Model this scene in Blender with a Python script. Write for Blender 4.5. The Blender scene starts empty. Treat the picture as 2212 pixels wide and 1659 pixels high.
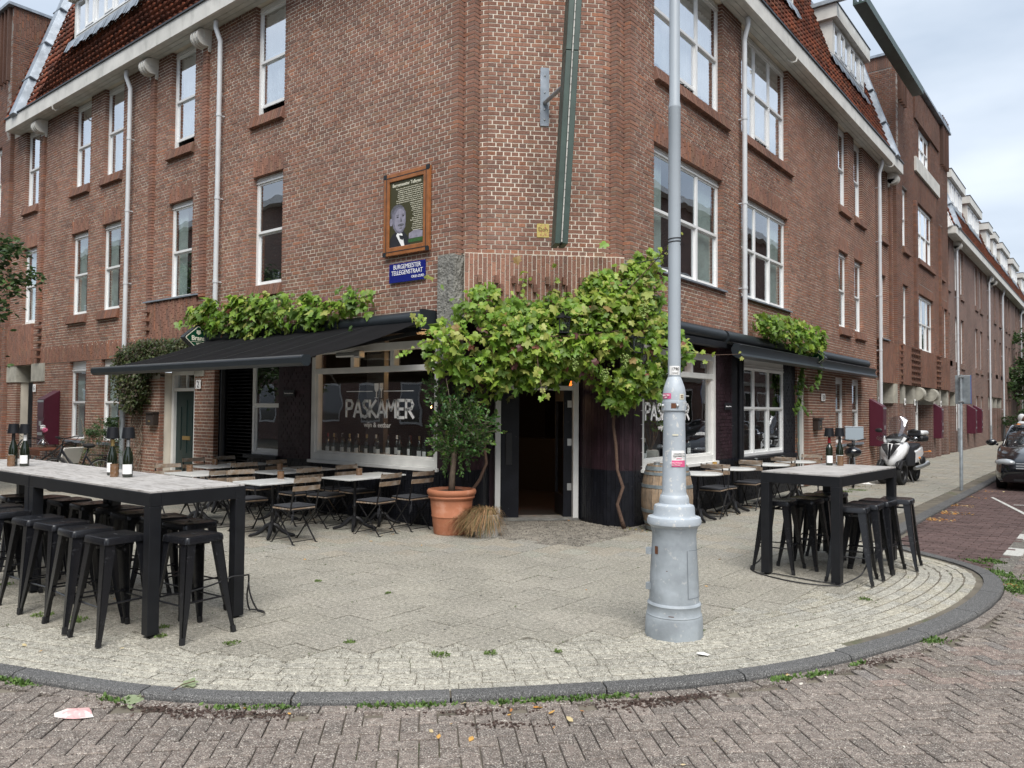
import bpy, math, random
import numpy as np
from math import sin, cos, tan, radians, pi, sqrt, atan2
from mathutils import Matrix, Vector

scene = bpy.context.scene
COL = scene.collection
rng = random.Random(7)
nrg = np.random.RandomState(7)

# ------------------------------------------------------------------ camera, world, sun, exposure
CAMP = Vector((5.66, -8.15, 1.72))
AZ, PITCH, ROLL = radians(38.3), radians(1.86), radians(0.45)
_f = Vector((-sin(AZ)*cos(PITCH), cos(AZ)*cos(PITCH), sin(PITCH)))
_r0 = Vector((cos(AZ), sin(AZ), 0)); _u0 = _r0.cross(_f)
_r = _r0*cos(ROLL) + _u0*sin(ROLL); _u = -_r0*sin(ROLL) + _u0*cos(ROLL)
cam = bpy.data.objects.new('camera', bpy.data.cameras.new('camera'))
COL.objects.link(cam)
cam.matrix_world = Matrix(((_r.x, _u.x, -_f.x, CAMP.x), (_r.y, _u.y, -_f.y, CAMP.y), (_r.z, _u.z, -_f.z, CAMP.z), (0, 0, 0, 1)))
cam.data.sensor_width = 36; cam.data.lens = 36*1664/2212
cam.data.clip_start = 0.05; cam.data.clip_end = 2000
scene.camera = cam

SUN_EL, SUN_AZ = radians(55), radians(150)
world = bpy.data.worlds.new('World'); scene.world = world; world.use_nodes = True
nt = world.node_tree; nt.nodes.clear()
W = nt.nodes.new; WL = nt.links.new
wo = W('ShaderNodeOutputWorld')
sky = W('ShaderNodeTexSky'); sky.sky_type = 'NISHITA'; sky.sun_disc = False
sky.sun_elevation = SUN_EL; sky.sun_rotation = SUN_AZ; sky.dust_density = 3.0; sky.air_density = 1.2
bg1 = W('ShaderNodeBackground'); bg1.inputs['Strength'].default_value = 0.06
WL(sky.outputs['Color'], bg1.inputs['Color'])
tc = W('ShaderNodeTexCoord')
mp = W('ShaderNodeMapping'); mp.inputs['Scale'].default_value = (1.0, 1.0, 2.6); WL(tc.outputs['Generated'], mp.inputs['Vector'])
nz = W('ShaderNodeTexNoise'); nz.inputs['Scale'].default_value = 2.1; nz.inputs['Detail'].default_value = 5.5; nz.inputs['Roughness'].default_value = 0.5
WL(mp.outputs['Vector'], nz.inputs['Vector'])
cr = W('ShaderNodeValToRGB'); cr.color_ramp.elements[0].position = 0.33; cr.color_ramp.elements[1].position = 0.68
cr.color_ramp.elements[0].color = (0.31, 0.375, 0.465, 1); cr.color_ramp.elements[1].color = (0.60, 0.65, 0.715, 1)
WL(nz.outputs['Fac'], cr.inputs['Fac'])
bg2 = W('ShaderNodeBackground'); bg2.inputs['Strength'].default_value = .60
WL(cr.outputs['Color'], bg2.inputs['Color'])
mx = W('ShaderNodeMixShader'); mx.inputs['Fac'].default_value = 0.88      # an overcast deck of cloud over the blue
WL(bg1.outputs[0], mx.inputs[1]); WL(bg2.outputs[0], mx.inputs[2]); WL(mx.outputs[0], wo.inputs['Surface'])

sun = bpy.data.objects.new('sun', bpy.data.lights.new('sun', 'SUN')); COL.objects.link(sun)
sun.data.energy = 1.5; sun.data.angle = radians(40); sun.data.color = (1.0, 0.96, 0.9)
# light comes from behind the camera, high and a little from the right
sd = Vector((0.70, -0.71, 0)).normalized()*cos(SUN_EL) + Vector((0, 0, sin(SUN_EL)))
sun.rotation_euler = sd.to_track_quat('Z', 'Y').to_euler()
sky.sun_rotation = atan2(sd.x, sd.y)

scene.view_settings.view_transform = 'Standard'; scene.view_settings.look = 'None'
scene.view_settings.exposure = 1.50; scene.view_settings.gamma = 1.0; scene.view_settings.use_curve_mapping = False
scene.render.engine = 'CYCLES'
scene.cycles.max_bounces = 6; scene.cycles.transparent_max_bounces = 12

# ------------------------------------------------------------------ frames: local (u, z, n) -> world
def frame(o, u, n):
    u = Vector(u).normalized(); n = Vector(n).normalized(); z = Vector((0, 0, 1))
    return np.array([[u.x, z.x, n.x, o[0]], [u.y, z.y, n.y, o[1]], [u.z, z.z, n.z, o[2]], [0, 0, 0, 1.0]])
I4 = np.eye(4)
FL = frame((0, 0, 0), (1, 0, 0), (0, -1, 0))           # left facade: u = x
FR = frame((0, 0, 0), (0, 1, 0), (1, 0, 0))            # right facade: u = y
Q = 1.25
FC = frame((-Q/sqrt(2), Q/sqrt(2), 0), (1, 1, 0), (1, -1, 0))   # chamfered corner
def shift(F, du=0, dz=0, dn=0):
    G = F.copy(); G[:3, 3] = F[:3, 3] + F[:3, 0]*du + F[:3, 1]*dz + F[:3, 2]*dn; return G
def trs(x, y, z, rz=0, s=1.0):
    c, q = cos(rz)*s, sin(rz)*s
    return np.array([[c, -q, 0, x], [q, c, 0, y], [0, 0, s, z], [0, 0, 0, 1.0]])
def rotm(axis, a):
    return np.array(Matrix.Rotation(a, 4, axis))
def tr(x, y, z): return np.array(Matrix.Translation((x, y, z)))

# ------------------------------------------------------------------ mesh builder
BOXF = [(0, 3, 2, 1), (4, 5, 6, 7), (0, 1, 5, 4), (1, 2, 6, 5), (2, 3, 7, 6), (3, 0, 4, 7)]
class MB:
    def __init__(s, T=None):
        s.T = I4 if T is None else T; s.V = []; s.F = []; s.C = []; s.nv = 0
    def add(s, V, F, c=(1, 1, 1), T=None):
        V = np.asarray(V, float); M = s.T if T is None else s.T@T
        V = V@M[:3, :3].T + M[:3, 3]
        s.V.append(V); n = s.nv
        s.F += [tuple(i+n for i in f) for f in F]; s.C += [c]*len(F); s.nv += len(V)
    def box(s, a, b, c=(1, 1, 1), T=None):
        x0, y0, z0 = a; x1, y1, z1 = b
        s.add([(x0, y0, z0), (x1, y0, z0), (x1, y1, z0), (x0, y1, z0), (x0, y0, z1), (x1, y0, z1), (x1, y1, z1), (x0, y1, z1)], BOXF, c, T)
    def cbox(s, p, d, c=(1, 1, 1), T=None):
        s.box([p[i]-d[i]/2 for i in range(3)], [p[i]+d[i]/2 for i in range(3)], c, T)
    def poly(s, pts, c=(1, 1, 1), T=None): s.add(pts, [tuple(range(len(pts)))], c, T)
    def prism(s, pts, z0, z1, c=(1, 1, 1), T=None):      # pts 2-D, extruded along local z
        n = len(pts); V = [(p[0], p[1], z0) for p in pts]+[(p[0], p[1], z1) for p in pts]
        F = [tuple(range(n))[::-1], tuple(range(n, 2*n))]+[(i, (i+1) % n, n+(i+1) % n, n+i) for i in range(n)]
        s.add(V, F, c, T)
    def bar(s, p, q, w, h=None, c=(1, 1, 1), up=(0, 0, 1), w2=None, h2=None):   # square bar between two points
        h = w if h is None else h; w2 = w if w2 is None else w2; h2 = h if h2 is None else h2
        p = Vector(p); q = Vector(q); d = (q-p).normalized(); u = Vector(up)
        if abs(d.dot(u)) > .98: u = Vector((0, 1, 0))
        a = d.cross(u).normalized(); b = a.cross(d).normalized()
        V = []
        for P, ww, hh in ((p, w, h), (q, w2, h2)):
            for i, j in ((-1, -1), (1, -1), (1, 1), (-1, 1)): V.append(tuple(P+a*i*ww/2+b*j*hh/2))
        s.add(V, BOXF, c)
    def tube(s, pts, r, n=8, c=(1, 1, 1), cap=True):
        pts = [Vector(p) for p in pts]; m = len(pts)
        rr = r if isinstance(r, (list, tuple)) else [r]*m
        V = []; a = None
        for i, p in enumerate(pts):
            d = (pts[min(i+1, m-1)]-pts[max(i-1, 0)])
            d = d.normalized() if d.length > 1e-9 else Vector((0, 0, 1))
            if a is None:
                a = d.orthogonal().normalized()
            else:
                a = (a-d*a.dot(d)); a = a.normalized() if a.length > 1e-6 else d.orthogonal().normalized()
            b = d.cross(a)
            for k in range(n):
                t = 2*pi*k/n; V.append(tuple(p+(a*cos(t)+b*sin(t))*rr[i]))
        F = [(i*n+k, i*n+(k+1) % n, (i+1)*n+(k+1) % n, (i+1)*n+k) for i in range(m-1) for k in range(n)]
        if cap: F += [tuple(range(n))[::-1], tuple(range((m-1)*n, m*n))]
        s.add(V, F, c)
    def lathe(s, prof, n=24, p=(0, 0, 0), c=(1, 1, 1), T=None):
        V = []
        for r, z in prof:
            for k in range(n): V.append((p[0]+r*cos(2*pi*k/n), p[1]+r*sin(2*pi*k/n), p[2]+z))
        m = len(prof)
        F = [(i*n+k, i*n+(k+1) % n, (i+1)*n+(k+1) % n, (i+1)*n+k) for i in range(m-1) for k in range(n)]
        if prof[0][0] > 1e-4: F.append(tuple(range(n))[::-1])
        if prof[-1][0] > 1e-4: F.append(tuple(range((m-1)*n, m*n)))
        s.add(V, F, c, T)
    def sphere(s, p, r, n=10, m=6, sc=(1, 1, 1), c=(1, 1, 1), T=None):
        V = []
        for i in range(m+1):
            t = pi*i/m
            for k in range(n): V.append((p[0]+r*sc[0]*sin(t)*cos(2*pi*k/n), p[1]+r*sc[1]*sin(t)*sin(2*pi*k/n), p[2]+r*sc[2]*cos(t)))
        F = [(i*n+k, (i+1)*n+k, (i+1)*n+(k+1) % n, i*n+(k+1) % n) for i in range(m) for k in range(n)]
        s.add(V, F, c, T)
    def mesh(s, name, smooth=False):
        me = bpy.data.meshes.new(name)
        V = np.concatenate(s.V) if s.V else np.zeros((0, 3))
        me.vertices.add(len(V)); me.vertices.foreach_set('co', V.astype(np.float32).ravel())
        ls = np.array([len(f) for f in s.F], dtype=np.int32); tot = int(ls.sum())
        me.loops.add(tot); me.loops.foreach_set('vertex_index', np.fromiter((i for f in s.F for i in f), np.int32, tot))
        me.polygons.add(len(s.F)); me.polygons.foreach_set('loop_start', np.concatenate(([0], np.cumsum(ls)[:-1])).astype(np.int32))
        me.polygons.foreach_set('use_smooth', np.full(len(s.F), bool(smooth)))
        if any(c != (1, 1, 1) for c in s.C[:1]+s.C[-1:]) or len(set(s.C)) > 1:
            at = me.attributes.new('tint', 'FLOAT_COLOR', 'FACE')
            at.data.foreach_set('color', np.array([(c[0], c[1], c[2], 1) for c in s.C], np.float32).ravel())
        else:
            at = me.attributes.new('tint', 'FLOAT_COLOR', 'FACE')
            at.data.foreach_set('color', np.ones(len(s.F)*4, np.float32))
        me.update(calc_edges=True); me.validate()
        return me
    def obj(s, name, m, parent=None, smooth=False, bevel=0, **kw):
        return mkobj(name, s.mesh(name, smooth), m, parent, smooth, bevel, **kw)
def each(b, name, m, parent=None, **kw):
    """every chunk added to the builder becomes an object of its own"""
    k = 0; st = 0; fi = 0
    for V in b.V:
        q = MB(); F = []
        while fi < len(b.F) and max(b.F[fi]) < st+len(V): F.append(tuple(i-st for i in b.F[fi])); fi += 1
        q.add(V, F, b.C[fi-1]); q.obj(name, m, parent, **kw); st += len(V)
def mkobj(name, me, m, parent=None, smooth=False, bevel=0, **kw):
    if m is not None and not me.materials: me.materials.append(m)
    o = bpy.data.objects.new(name, me); COL.objects.link(o)
    if parent is not None:
        o.parent = parent
        if not parent.get('_local'): o.matrix_parent_inverse = wmat(parent).inverted()
    if bevel:
        b = o.modifiers.new('bevel', 'BEVEL'); b.width = bevel; b.segments = 2; b.limit_method = 'ANGLE'; b.angle_limit = radians(35)
    if smooth == 'auto':
        me.polygons.foreach_set('use_smooth', np.ones(len(me.polygons), bool))
        try: me.set_sharp_from_angle(angle=radians(38))
        except Exception: pass
    for k, v in kw.items(): o[k] = v
    return o
def wmat(o):
    M = o.matrix_basis.copy()
    p = o.parent
    if p: M = wmat(p) @ o.matrix_parent_inverse @ M
    return M
def thing(name, label, cat, loc=(0, 0, 0), rz=0, group=None, local=False):
    o = bpy.data.objects.new(name, None); COL.objects.link(o); o.location = loc; o.rotation_euler = (0, 0, rz)
    o.empty_display_size = .1
    o['label'] = label; o['category'] = cat
    if group: o['group'] = group
    if local: o['_local'] = 1
    return o
def finish_local(o):
    if '_local' in o: del o['_local']
    return o
def tag(o, label, cat, group=None):
    o['label'] = label; o['category'] = cat
    if group: o['group'] = group
    return o
def struct(name, b, m, smooth=False, **kw):
    o = b.obj(name, m, None, smooth, **kw); o['kind'] = 'structure'; return o
def dup(root, loc, rz=0, label=None, group=None):
    r = root.copy(); COL.objects.link(r); r.location = loc; r.rotation_euler = (0, 0, rz)
    if label: r['label'] = label
    if group: r['group'] = group
    def rec(a, b):
        for ch in list(a.children):
            c = ch.copy(); COL.objects.link(c); c.parent = b; rec(ch, c)
    rec(root, r)
    return r
def localthing(name, label, cat, loc, rz, group, build):
    o = thing(name, label, cat, (0, 0, 0), 0, group); o['_local'] = 1
    build(o); del o['_local']; o.location = loc; o.rotation_euler = (0, 0, rz); return o

# ------------------------------------------------------------------ materials
def mat(name, col, rough=.6, metal=0, var=0, vscale=8, bump=0, bscale=60, spec=.5, tint=True, emis=0, col2=None, c2lo=.45, c2hi=.6, c2scale=5, coat=0, trans=0, streak=None, detail=4, bdist=.01):
    m = bpy.data.materials.new(name); m.use_nodes = True; t = m.node_tree; N = t.nodes.new; L = t.links.new
    b = t.nodes['Principled BSDF']; b.inputs['Roughness'].default_value = rough; b.inputs['Metallic'].default_value = metal
    b.inputs['Specular IOR Level'].default_value = spec
    if coat: b.inputs['Coat Weight'].default_value = coat; b.inputs['Coat Roughness'].default_value = .08
    co = N('ShaderNodeTexCoord')
    rgb = N('ShaderNodeRGB'); rgb.outputs[0].default_value = (*col, 1); cur = rgb.outputs[0]
    def mul(a, bb):
        x = N('ShaderNodeMix'); x.data_type = 'RGBA'; x.blend_type = 'MULTIPLY'; x.inputs[0].default_value = 1
        L(a, x.inputs[6]); L(bb, x.inputs[7]); return x.outputs[2]
    if col2 is not None:
        n = N('ShaderNodeTexNoise'); n.inputs['Scale'].default_value = c2scale; n.inputs['Detail'].default_value = 6; n.inputs['Roughness'].default_value = .65
        if streak:
            mp_ = N('ShaderNodeMapping'); mp_.inputs['Scale'].default_value = streak; L(co.outputs['Object'], mp_.inputs['Vector']); L(mp_.outputs[0], n.inputs['Vector'])
        else: L(co.outputs['Object'], n.inputs['Vector'])
        r = N('ShaderNodeMapRange'); r.inputs[1].default_value = c2lo; r.inputs[2].default_value = c2hi; L(n.outputs['Fac'], r.inputs[0])
        x = N('ShaderNodeMix'); x.data_type = 'RGBA'; L(r.outputs[0], x.inputs[0]); L(cur, x.inputs[6]); x.inputs[7].default_value = (*col2, 1); cur = x.outputs[2]
    if var:
        n = N('ShaderNodeTexNoise'); n.inputs['Scale'].default_value = vscale; n.inputs['Detail'].default_value = detail; L(co.outputs['Object'], n.inputs['Vector'])
        r = N('ShaderNodeMapRange'); r.inputs[1].default_value = .3; r.inputs[2].default_value = .7; r.inputs[3].default_value = 1-var; r.inputs[4].default_value = 1+var*.6
        L(n.outputs['Fac'], r.inputs[0]); cur = mul(cur, r.outputs[0])
    if tint:
        a = N('ShaderNodeAttribute'); a.attribute_name = 'tint'; cur = mul(cur, a.outputs['Color'])
    L(cur, b.inputs['Base Color'])
    if bump:
        n = N('ShaderNodeTexNoise'); n.inputs['Scale'].default_value = bscale; n.inputs['Detail'].default_value = 5; L(co.outputs['Object'], n.inputs['Vector'])
        bp = N('ShaderNodeBump'); bp.inputs['Strength'].default_value = bump; bp.inputs['Distance'].default_value = bdist; L(n.outputs['Fac'], bp.inputs['Height']); L(bp.outputs[0], b.inputs['Normal'])
    if emis:
        L(cur, b.inputs['Emission Color']); b.inputs['Emission Strength'].default_value = emis
    if trans:
        tl = N('ShaderNodeBsdfTranslucent'); L(cur, tl.inputs['Color']); ms = N('ShaderNodeMixShader'); ms.inputs[0].default_value = trans
        L(b.outputs[0], ms.inputs[1]); L(tl.outputs[0], ms.inputs[2]); L(ms.outputs[0], t.nodes['Material Output'].inputs['Surface'])
    return m
def speckle(name, base, light, dark, sc=170, amt_l=.62, amt_d=.40, rough=.85, bump=.5, var=.15, moss=None, mid=.15):
    """exposed aggregate: light and dark chips in a paste"""
    m = bpy.data.materials.new(name); m.use_nodes = True; t = m.node_tree; N = t.nodes.new; L = t.links.new
    b = t.nodes['Principled BSDF']; b.inputs['Roughness'].default_value = rough; b.inputs['Specular IOR Level'].default_value = .3
    g = N('ShaderNodeNewGeometry')
    v = N('ShaderNodeTexNoise'); v.inputs['Scale'].default_value = sc; v.inputs['Detail'].default_value = 2; v.inputs['Roughness'].default_value = .6; L(g.outputs['Position'], v.inputs['Vector'])
    r1 = N('ShaderNodeMapRange'); r1.inputs[1].default_value = amt_l-.05; r1.inputs[2].default_value = amt_l+.04; L(v.outputs['Fac'], r1.inputs[0])
    v2 = N('ShaderNodeTexNoise'); v2.inputs['Scale'].default_value = sc*.8; v2.inputs['Detail'].default_value = 2; L(g.outputs['Position'], v2.inputs['Vector'])
    r2 = N('ShaderNodeMapRange'); r2.inputs[1].default_value = amt_d; r2.inputs[2].default_value = amt_d-.07; L(v2.outputs['Fac'], r2.inputs[0])
    a = N('ShaderNodeAttribute'); a.attribute_name = 'tint'
    x0 = N('ShaderNodeMix'); x0.data_type = 'RGBA'; x0.blend_type = 'MULTIPLY'; x0.inputs[0].default_value = 1; x0.inputs[6].default_value = (*base, 1); L(a.outputs['Color'], x0.inputs[7])
    n = N('ShaderNodeTexNoise'); n.inputs['Scale'].default_value = 1.3; n.inputs['Detail'].default_value = 5; L(g.outputs['Position'], n.inputs['Vector'])
    r = N('ShaderNodeMapRange'); r.inputs[1].default_value = .3; r.inputs[2].default_value = .7; r.inputs[3].default_value = 1-var; r.inputs[4].default_value = 1+var*.5; L(n.outputs['Fac'], r.inputs[0])
    x3 = N('ShaderNodeMix'); x3.data_type = 'RGBA'; x3.blend_type = 'MULTIPLY'; x3.inputs[0].default_value = 1; L(x0.outputs[2], x3.inputs[6]); L(r.outputs[0], x3.inputs[7])
    x1 = N('ShaderNodeMix'); x1.data_type = 'RGBA'; L(r1.outputs[0], x1.inputs[0]); L(x3.outputs[2], x1.inputs[6]); x1.inputs[7].default_value = (*light, 1)
    x2 = N('ShaderNodeMix'); x2.data_type = 'RGBA'; L(r2.outputs[0], x2.inputs[0]); L(x1.outputs[2], x2.inputs[6]); x2.inputs[7].default_value = (*dark, 1)
    nm_ = N('ShaderNodeTexNoise'); nm_.inputs['Scale'].default_value = sc*.22; nm_.inputs['Detail'].default_value = 3; L(g.outputs['Position'], nm_.inputs['Vector'])
    rm = N('ShaderNodeMapRange'); rm.inputs[1].default_value = .35; rm.inputs[2].default_value = .65; rm.inputs[3].default_value = 1-mid; rm.inputs[4].default_value = 1+mid*.5; L(nm_.outputs['Fac'], rm.inputs[0])
    x4 = N('ShaderNodeMix'); x4.data_type = 'RGBA'; x4.blend_type = 'MULTIPLY'; x4.inputs[0].default_value = 1; L(x2.outputs[2], x4.inputs[6]); L(rm.outputs[0], x4.inputs[7])
    cur = x4.outputs[2]
    L(cur, b.inputs['Base Color'])
    bp = N('ShaderNodeBump'); bp.inputs['Strength'].default_value = bump; bp.inputs['Distance'].default_value = .004; L(v.outputs['Fac'], bp.inputs['Height']); L(bp.outputs[0], b.inputs['Normal'])
    return m
def brickmat(name, rough=.88, stain=True):
    m = bpy.data.materials.new(name); m.use_nodes = True; t = m.node_tree; N = t.nodes.new; L = t.links.new
    b = t.nodes['Principled BSDF']; b.inputs['Roughness'].default_value = rough; b.inputs['Specular IOR Level'].default_value = .25
    a = N('ShaderNodeAttribute'); a.attribute_name = 'tint'; g = N('ShaderNodeNewGeometry')
    def mulr(cur, scale, lo, hi, det=4, vz=1):
        n = N('ShaderNodeTexNoise'); n.inputs['Scale'].default_value = scale; n.inputs['Detail'].default_value = det
        if vz != 1: mpp = N('ShaderNodeMapping'); mpp.inputs['Scale'].default_value = (1, 1, vz); L(g.outputs['Position'], mpp.inputs['Vector']); L(mpp.outputs[0], n.inputs['Vector'])
        else: L(g.outputs['Position'], n.inputs['Vector'])
        r = N('ShaderNodeMapRange'); r.inputs[1].default_value = .32; r.inputs[2].default_value = .68; r.inputs[3].default_value = lo; r.inputs[4].default_value = hi; L(n.outputs['Fac'], r.inputs[0])
        x = N('ShaderNodeMix'); x.data_type = 'RGBA'; x.blend_type = 'MULTIPLY'; x.inputs[0].default_value = 1; L(cur, x.inputs[6]); L(r.outputs[0], x.inputs[7]); return x.outputs[2], n
    cur, n1 = mulr(a.outputs['Color'], 45, .78, 1.2)
    if stain:
        cur, _ = mulr(cur, .5, .80, 1.10, 6); cur, _ = mulr(cur, 2.2, .90, 1.06, 5, .16)
    L(cur, b.inputs['Base Color'])
    bp = N('ShaderNodeBump'); bp.inputs['Strength'].default_value = .35; bp.inputs['Distance'].default_value = .004; L(n1.outputs['Fac'], bp.inputs['Height']); L(bp.outputs[0], b.inputs['Normal'])
    return m
def glassmat(name, tintc=(.86, .9, .9), refl=.0, ior=1.5, rough=.0):
    m = bpy.data.materials.new(name); m.use_nodes = True; t = m.node_tree; t.nodes.clear(); N = t.nodes.new; L = t.links.new
    o = N('ShaderNodeOutputMaterial'); g = N('ShaderNodeBsdfGlossy'); g.inputs['Roughness'].default_value = rough; g.inputs['Color'].default_value = (.95, .97, 1, 1)
    tr_ = N('ShaderNodeBsdfTransparent'); tr_.inputs['Color'].default_value = (*tintc, 1)
    # Schlick reflectance on the outward faces only, so that a thin pane does not mirror from inside
    ge = N('ShaderNodeNewGeometry'); dt = N('ShaderNodeVectorMath'); dt.operation = 'DOT_PRODUCT'; L(ge.outputs['Incoming'], dt.inputs[0]); L(ge.outputs['Normal'], dt.inputs[1])
    def M_(op, a, b_=None):
        q = N('ShaderNodeMath'); q.operation = op; q.use_clamp = op in ('ADD', 'MULTIPLY')
        for i, v in enumerate((a, b_)):
            if v is None: continue
            if isinstance(v, (int, float)): q.inputs[i].default_value = v
            else: L(v, q.inputs[i])
        return q.outputs[0]
    c5 = M_('POWER', M_('SUBTRACT', 1.0, M_('ABSOLUTE', dt.outputs['Value'])), 5.0); r0 = ((ior-1)/(ior+1))**2*1.8
    f = M_('ADD', M_('MULTIPLY', c5, 1-r0), r0+refl); f = M_('MULTIPLY', f, M_('SUBTRACT', 1.0, ge.outputs['Backfacing']))
    nn = N('ShaderNodeTexNoise'); nn.inputs['Scale'].default_value = 1.1; tcx = N('ShaderNodeTexCoord'); L(tcx.outputs['Object'], nn.inputs['Vector'])
    bp = N('ShaderNodeBump'); bp.inputs['Strength'].default_value = .03; bp.inputs['Distance'].default_value = .1; L(nn.outputs['Fac'], bp.inputs['Height']); L(bp.outputs[0], g.inputs['Normal'])
    mx_ = N('ShaderNodeMixShader'); L(f, mx_.inputs[0]); L(tr_.outputs[0], mx_.inputs[1]); L(g.outputs[0], mx_.inputs[2]); L(mx_.outputs[0], o.inputs['Surface'])
    return m
def farbrick(name):
    """brickwork too far off to tell the bricks apart"""
    m = bpy.data.materials.new(name); m.use_nodes = True; t = m.node_tree; N = t.nodes.new; L = t.links.new
    b = t.nodes['Principled BSDF']; b.inputs['Roughness'].default_value = .9
    g = N('ShaderNodeNewGeometry'); s = N('ShaderNodeSeparateXYZ'); L(g.outputs['Position'], s.inputs[0])
    ad = N('ShaderNodeMath'); ad.operation = 'ADD'; L(s.outputs['X'], ad.inputs[0]); L(s.outputs['Y'], ad.inputs[1])
    c = N('ShaderNodeCombineXYZ'); L(ad.outputs[0], c.inputs[0]); L(s.outputs['Z'], c.inputs[1])
    br = N('ShaderNodeTexBrick'); br.inputs['Scale'].default_value = 1; br.inputs['Brick Width'].default_value = .224; br.inputs['Row Height'].default_value = .065; br.inputs['Mortar Size'].default_value = .006
    br.inputs['Color1'].default_value = (.20, .105, .083, 1); br.inputs['Color2'].default_value = (.135, .08, .067, 1); br.inputs['Mortar'].default_value = (.34, .29, .25, 1)
    L(c.outputs[0], br.inputs['Vector'])
    n = N('ShaderNodeTexNoise'); n.inputs['Scale'].default_value = .6; n.inputs['Detail'].default_value = 6; L(g.outputs['Position'], n.inputs['Vector'])
    r = N('ShaderNodeMapRange'); r.inputs[1].default_value = .3; r.inputs[2].default_value = .7; r.inputs[3].default_value = .75; r.inputs[4].default_value = 1.15; L(n.outputs['Fac'], r.inputs[0])
    x = N('ShaderNodeMix'); x.data_type = 'RGBA'; x.blend_type = 'MULTIPLY'; x.inputs[0].default_value = 1; L(br.outputs['Color'], x.inputs[6]); L(r.outputs[0], x.inputs[7])
    L(x.outputs[2], b.inputs['Base Color']); return m

MT = {}
MT['brick'] = brickmat('brick'); MT['far'] = farbrick('far_brick')
MT['mortar'] = mat('mortar', (.74, .68, .58), .95, var=.3, vscale=1.2, bump=.3)
MT['mortar_dark'] = mat('mortar_grey', (.28, .26, .24), .95, var=.3, vscale=1.2)
MT['black'] = mat('black_paint', (.010, .011, .016), .45, spec=.3, var=.3, vscale=5, bump=.25, bscale=35, col2=(.30, .30, .29), c2lo=.70, c2hi=.72, c2scale=26)
MT['purple'] = mat('purple_paint', (.036, .019, .025), .45, spec=.3, var=.3, vscale=4, bump=.25, bscale=35)
MT['white'] = mat('white_paint', (.74, .74, .72), .45, var=.1, vscale=4)
MT['upvc'] = mat('white_frame', (.80, .81, .81), .35, var=.04, vscale=3)
MT['fascia'] = mat('fascia_paint', (.66, .65, .61), .6, var=.16, vscale=2.5, col2=(.42, .42, .38), c2lo=.55, c2hi=.8, c2scale=4, streak=(1, 1, .35))
MT['soffit'] = mat('soffit_board', (.60, .60, .56), .65, var=.15, vscale=4)
MT['zinc'] = mat('zinc_lead', (.27, .31, .36), .5, metal=.3, var=.3, vscale=3, col2=(.34, .38, .43), c2lo=.48, c2hi=.7, c2scale=6)
MT['tile'] = brickmat('clay_tile', .75)
MT['pipe'] = mat('pipe_grey', (.60, .63, .66), .4, var=.08, vscale=4)
MT['concrete'] = mat('rough_concrete', (.25, .245, .225), .95, var=.35, vscale=7, bump=1.0, bscale=28, bdist=.03)
MT['stone'] = mat('cast_stone', (.40, .385, .33), .9, var=.25, vscale=5, bump=.3)
MT['stonelight'] = mat('light_stone', (.58, .57, .53), .8, var=.2, vscale=3)
MT['curtain'] = mat('net_curtain', (.90, .92, .93), .9, var=.08, vscale=6, streak=None)
MT['drape'] = mat('grey_drape', (.60, .63, .60), .9, var=.15, vscale=6)
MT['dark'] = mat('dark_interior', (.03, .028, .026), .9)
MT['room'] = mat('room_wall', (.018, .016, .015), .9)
MT['glass'] = glassmat('window_glass', (.88, .93, .93), .27, 1.5)
MT['glass_up'] = glassmat('upper_window_glass', (.96, .98, .98), .55, 1.5)
MT['glass_shop'] = glassmat('shop_glass', (.93, .95, .95), .12, 1.5)
MT['greendoor'] = mat('dark_green_paint', (.012, .030, .029), .4, var=.1)
MT['greydoor'] = mat('grey_green_paint', (.14, .19, .18), .5, var=.1)
MT['blackmetal'] = mat('black_powder_coat', (.011, .012, .015), .42, var=.2, vscale=9, bump=.1, bscale=200, spec=.35)
MT['stool'] = mat('black_stool_paint', (.010, .0105, .013), .27, var=.15, vscale=12, spec=.6, col2=(.05, .05, .055), c2lo=.60, c2hi=.74, c2scale=14)
MT['anthracite'] = mat('anthracite_aluminium', (.024, .030, .036), .42, metal=.1, spec=.4, var=.1, vscale=3)
MT['fabric'] = mat('black_awning_fabric', (.008, .008, .009), .9, spec=.12, var=.15, vscale=3, bump=.1, bscale=300)
MT['marble'] = mat('white_marble', (.64, .65, .64), .30, var=.1, vscale=6, col2=(.40, .41, .41), c2lo=.54, c2hi=.70, c2scale=7)
MT['slat'] = mat('weathered_slat', (.26, .185, .125), .75, var=.35, vscale=10, streak=None, bump=.3, bscale=60, col2=(.33, .29, .25), c2lo=.45, c2hi=.65, c2scale=12)
MT['cushion'] = mat('charcoal_cushion', (.034, .036, .043), .95, var=.2, vscale=30, bump=.3, bscale=300)
MT['iron'] = mat('black_iron', (.014, .014, .016), .45, metal=.2, var=.3, vscale=20)
MT['terracotta'] = mat('terracotta', (.43, .165, .085), .75, var=.18, vscale=5, bump=.15, bscale=80, col2=(.50, .27, .19), c2lo=.52, c2hi=.8, c2scale=5)
MT['bark'] = mat('bark', (.19, .15, .115), .9, var=.35, vscale=14, bump=.8, bscale=50)
MT['vinebark'] = mat('vine_bark', (.115, .070, .050), .9, var=.3, vscale=30, bump=.6, bscale=60)
MT['vleaf'] = mat('vine_leaf', (1, 1, 1), .45, var=.16, vscale=18, trans=.42, bump=.3, bscale=45)
MT['oleaf'] = mat('olive_leaf', (1, 1, 1), .45, var=.1, vscale=20, trans=.18)
MT['grass'] = mat('grass_blade', (1, 1, 1), .6, trans=.25)
MT['lamp'] = mat('grey_lamp_paint', (.43, .48, .53), .45, var=.1, vscale=4, bump=.25, bscale=25, col2=(.62, .63, .62), c2lo=.575, c2hi=.63, c2scale=26)
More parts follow.
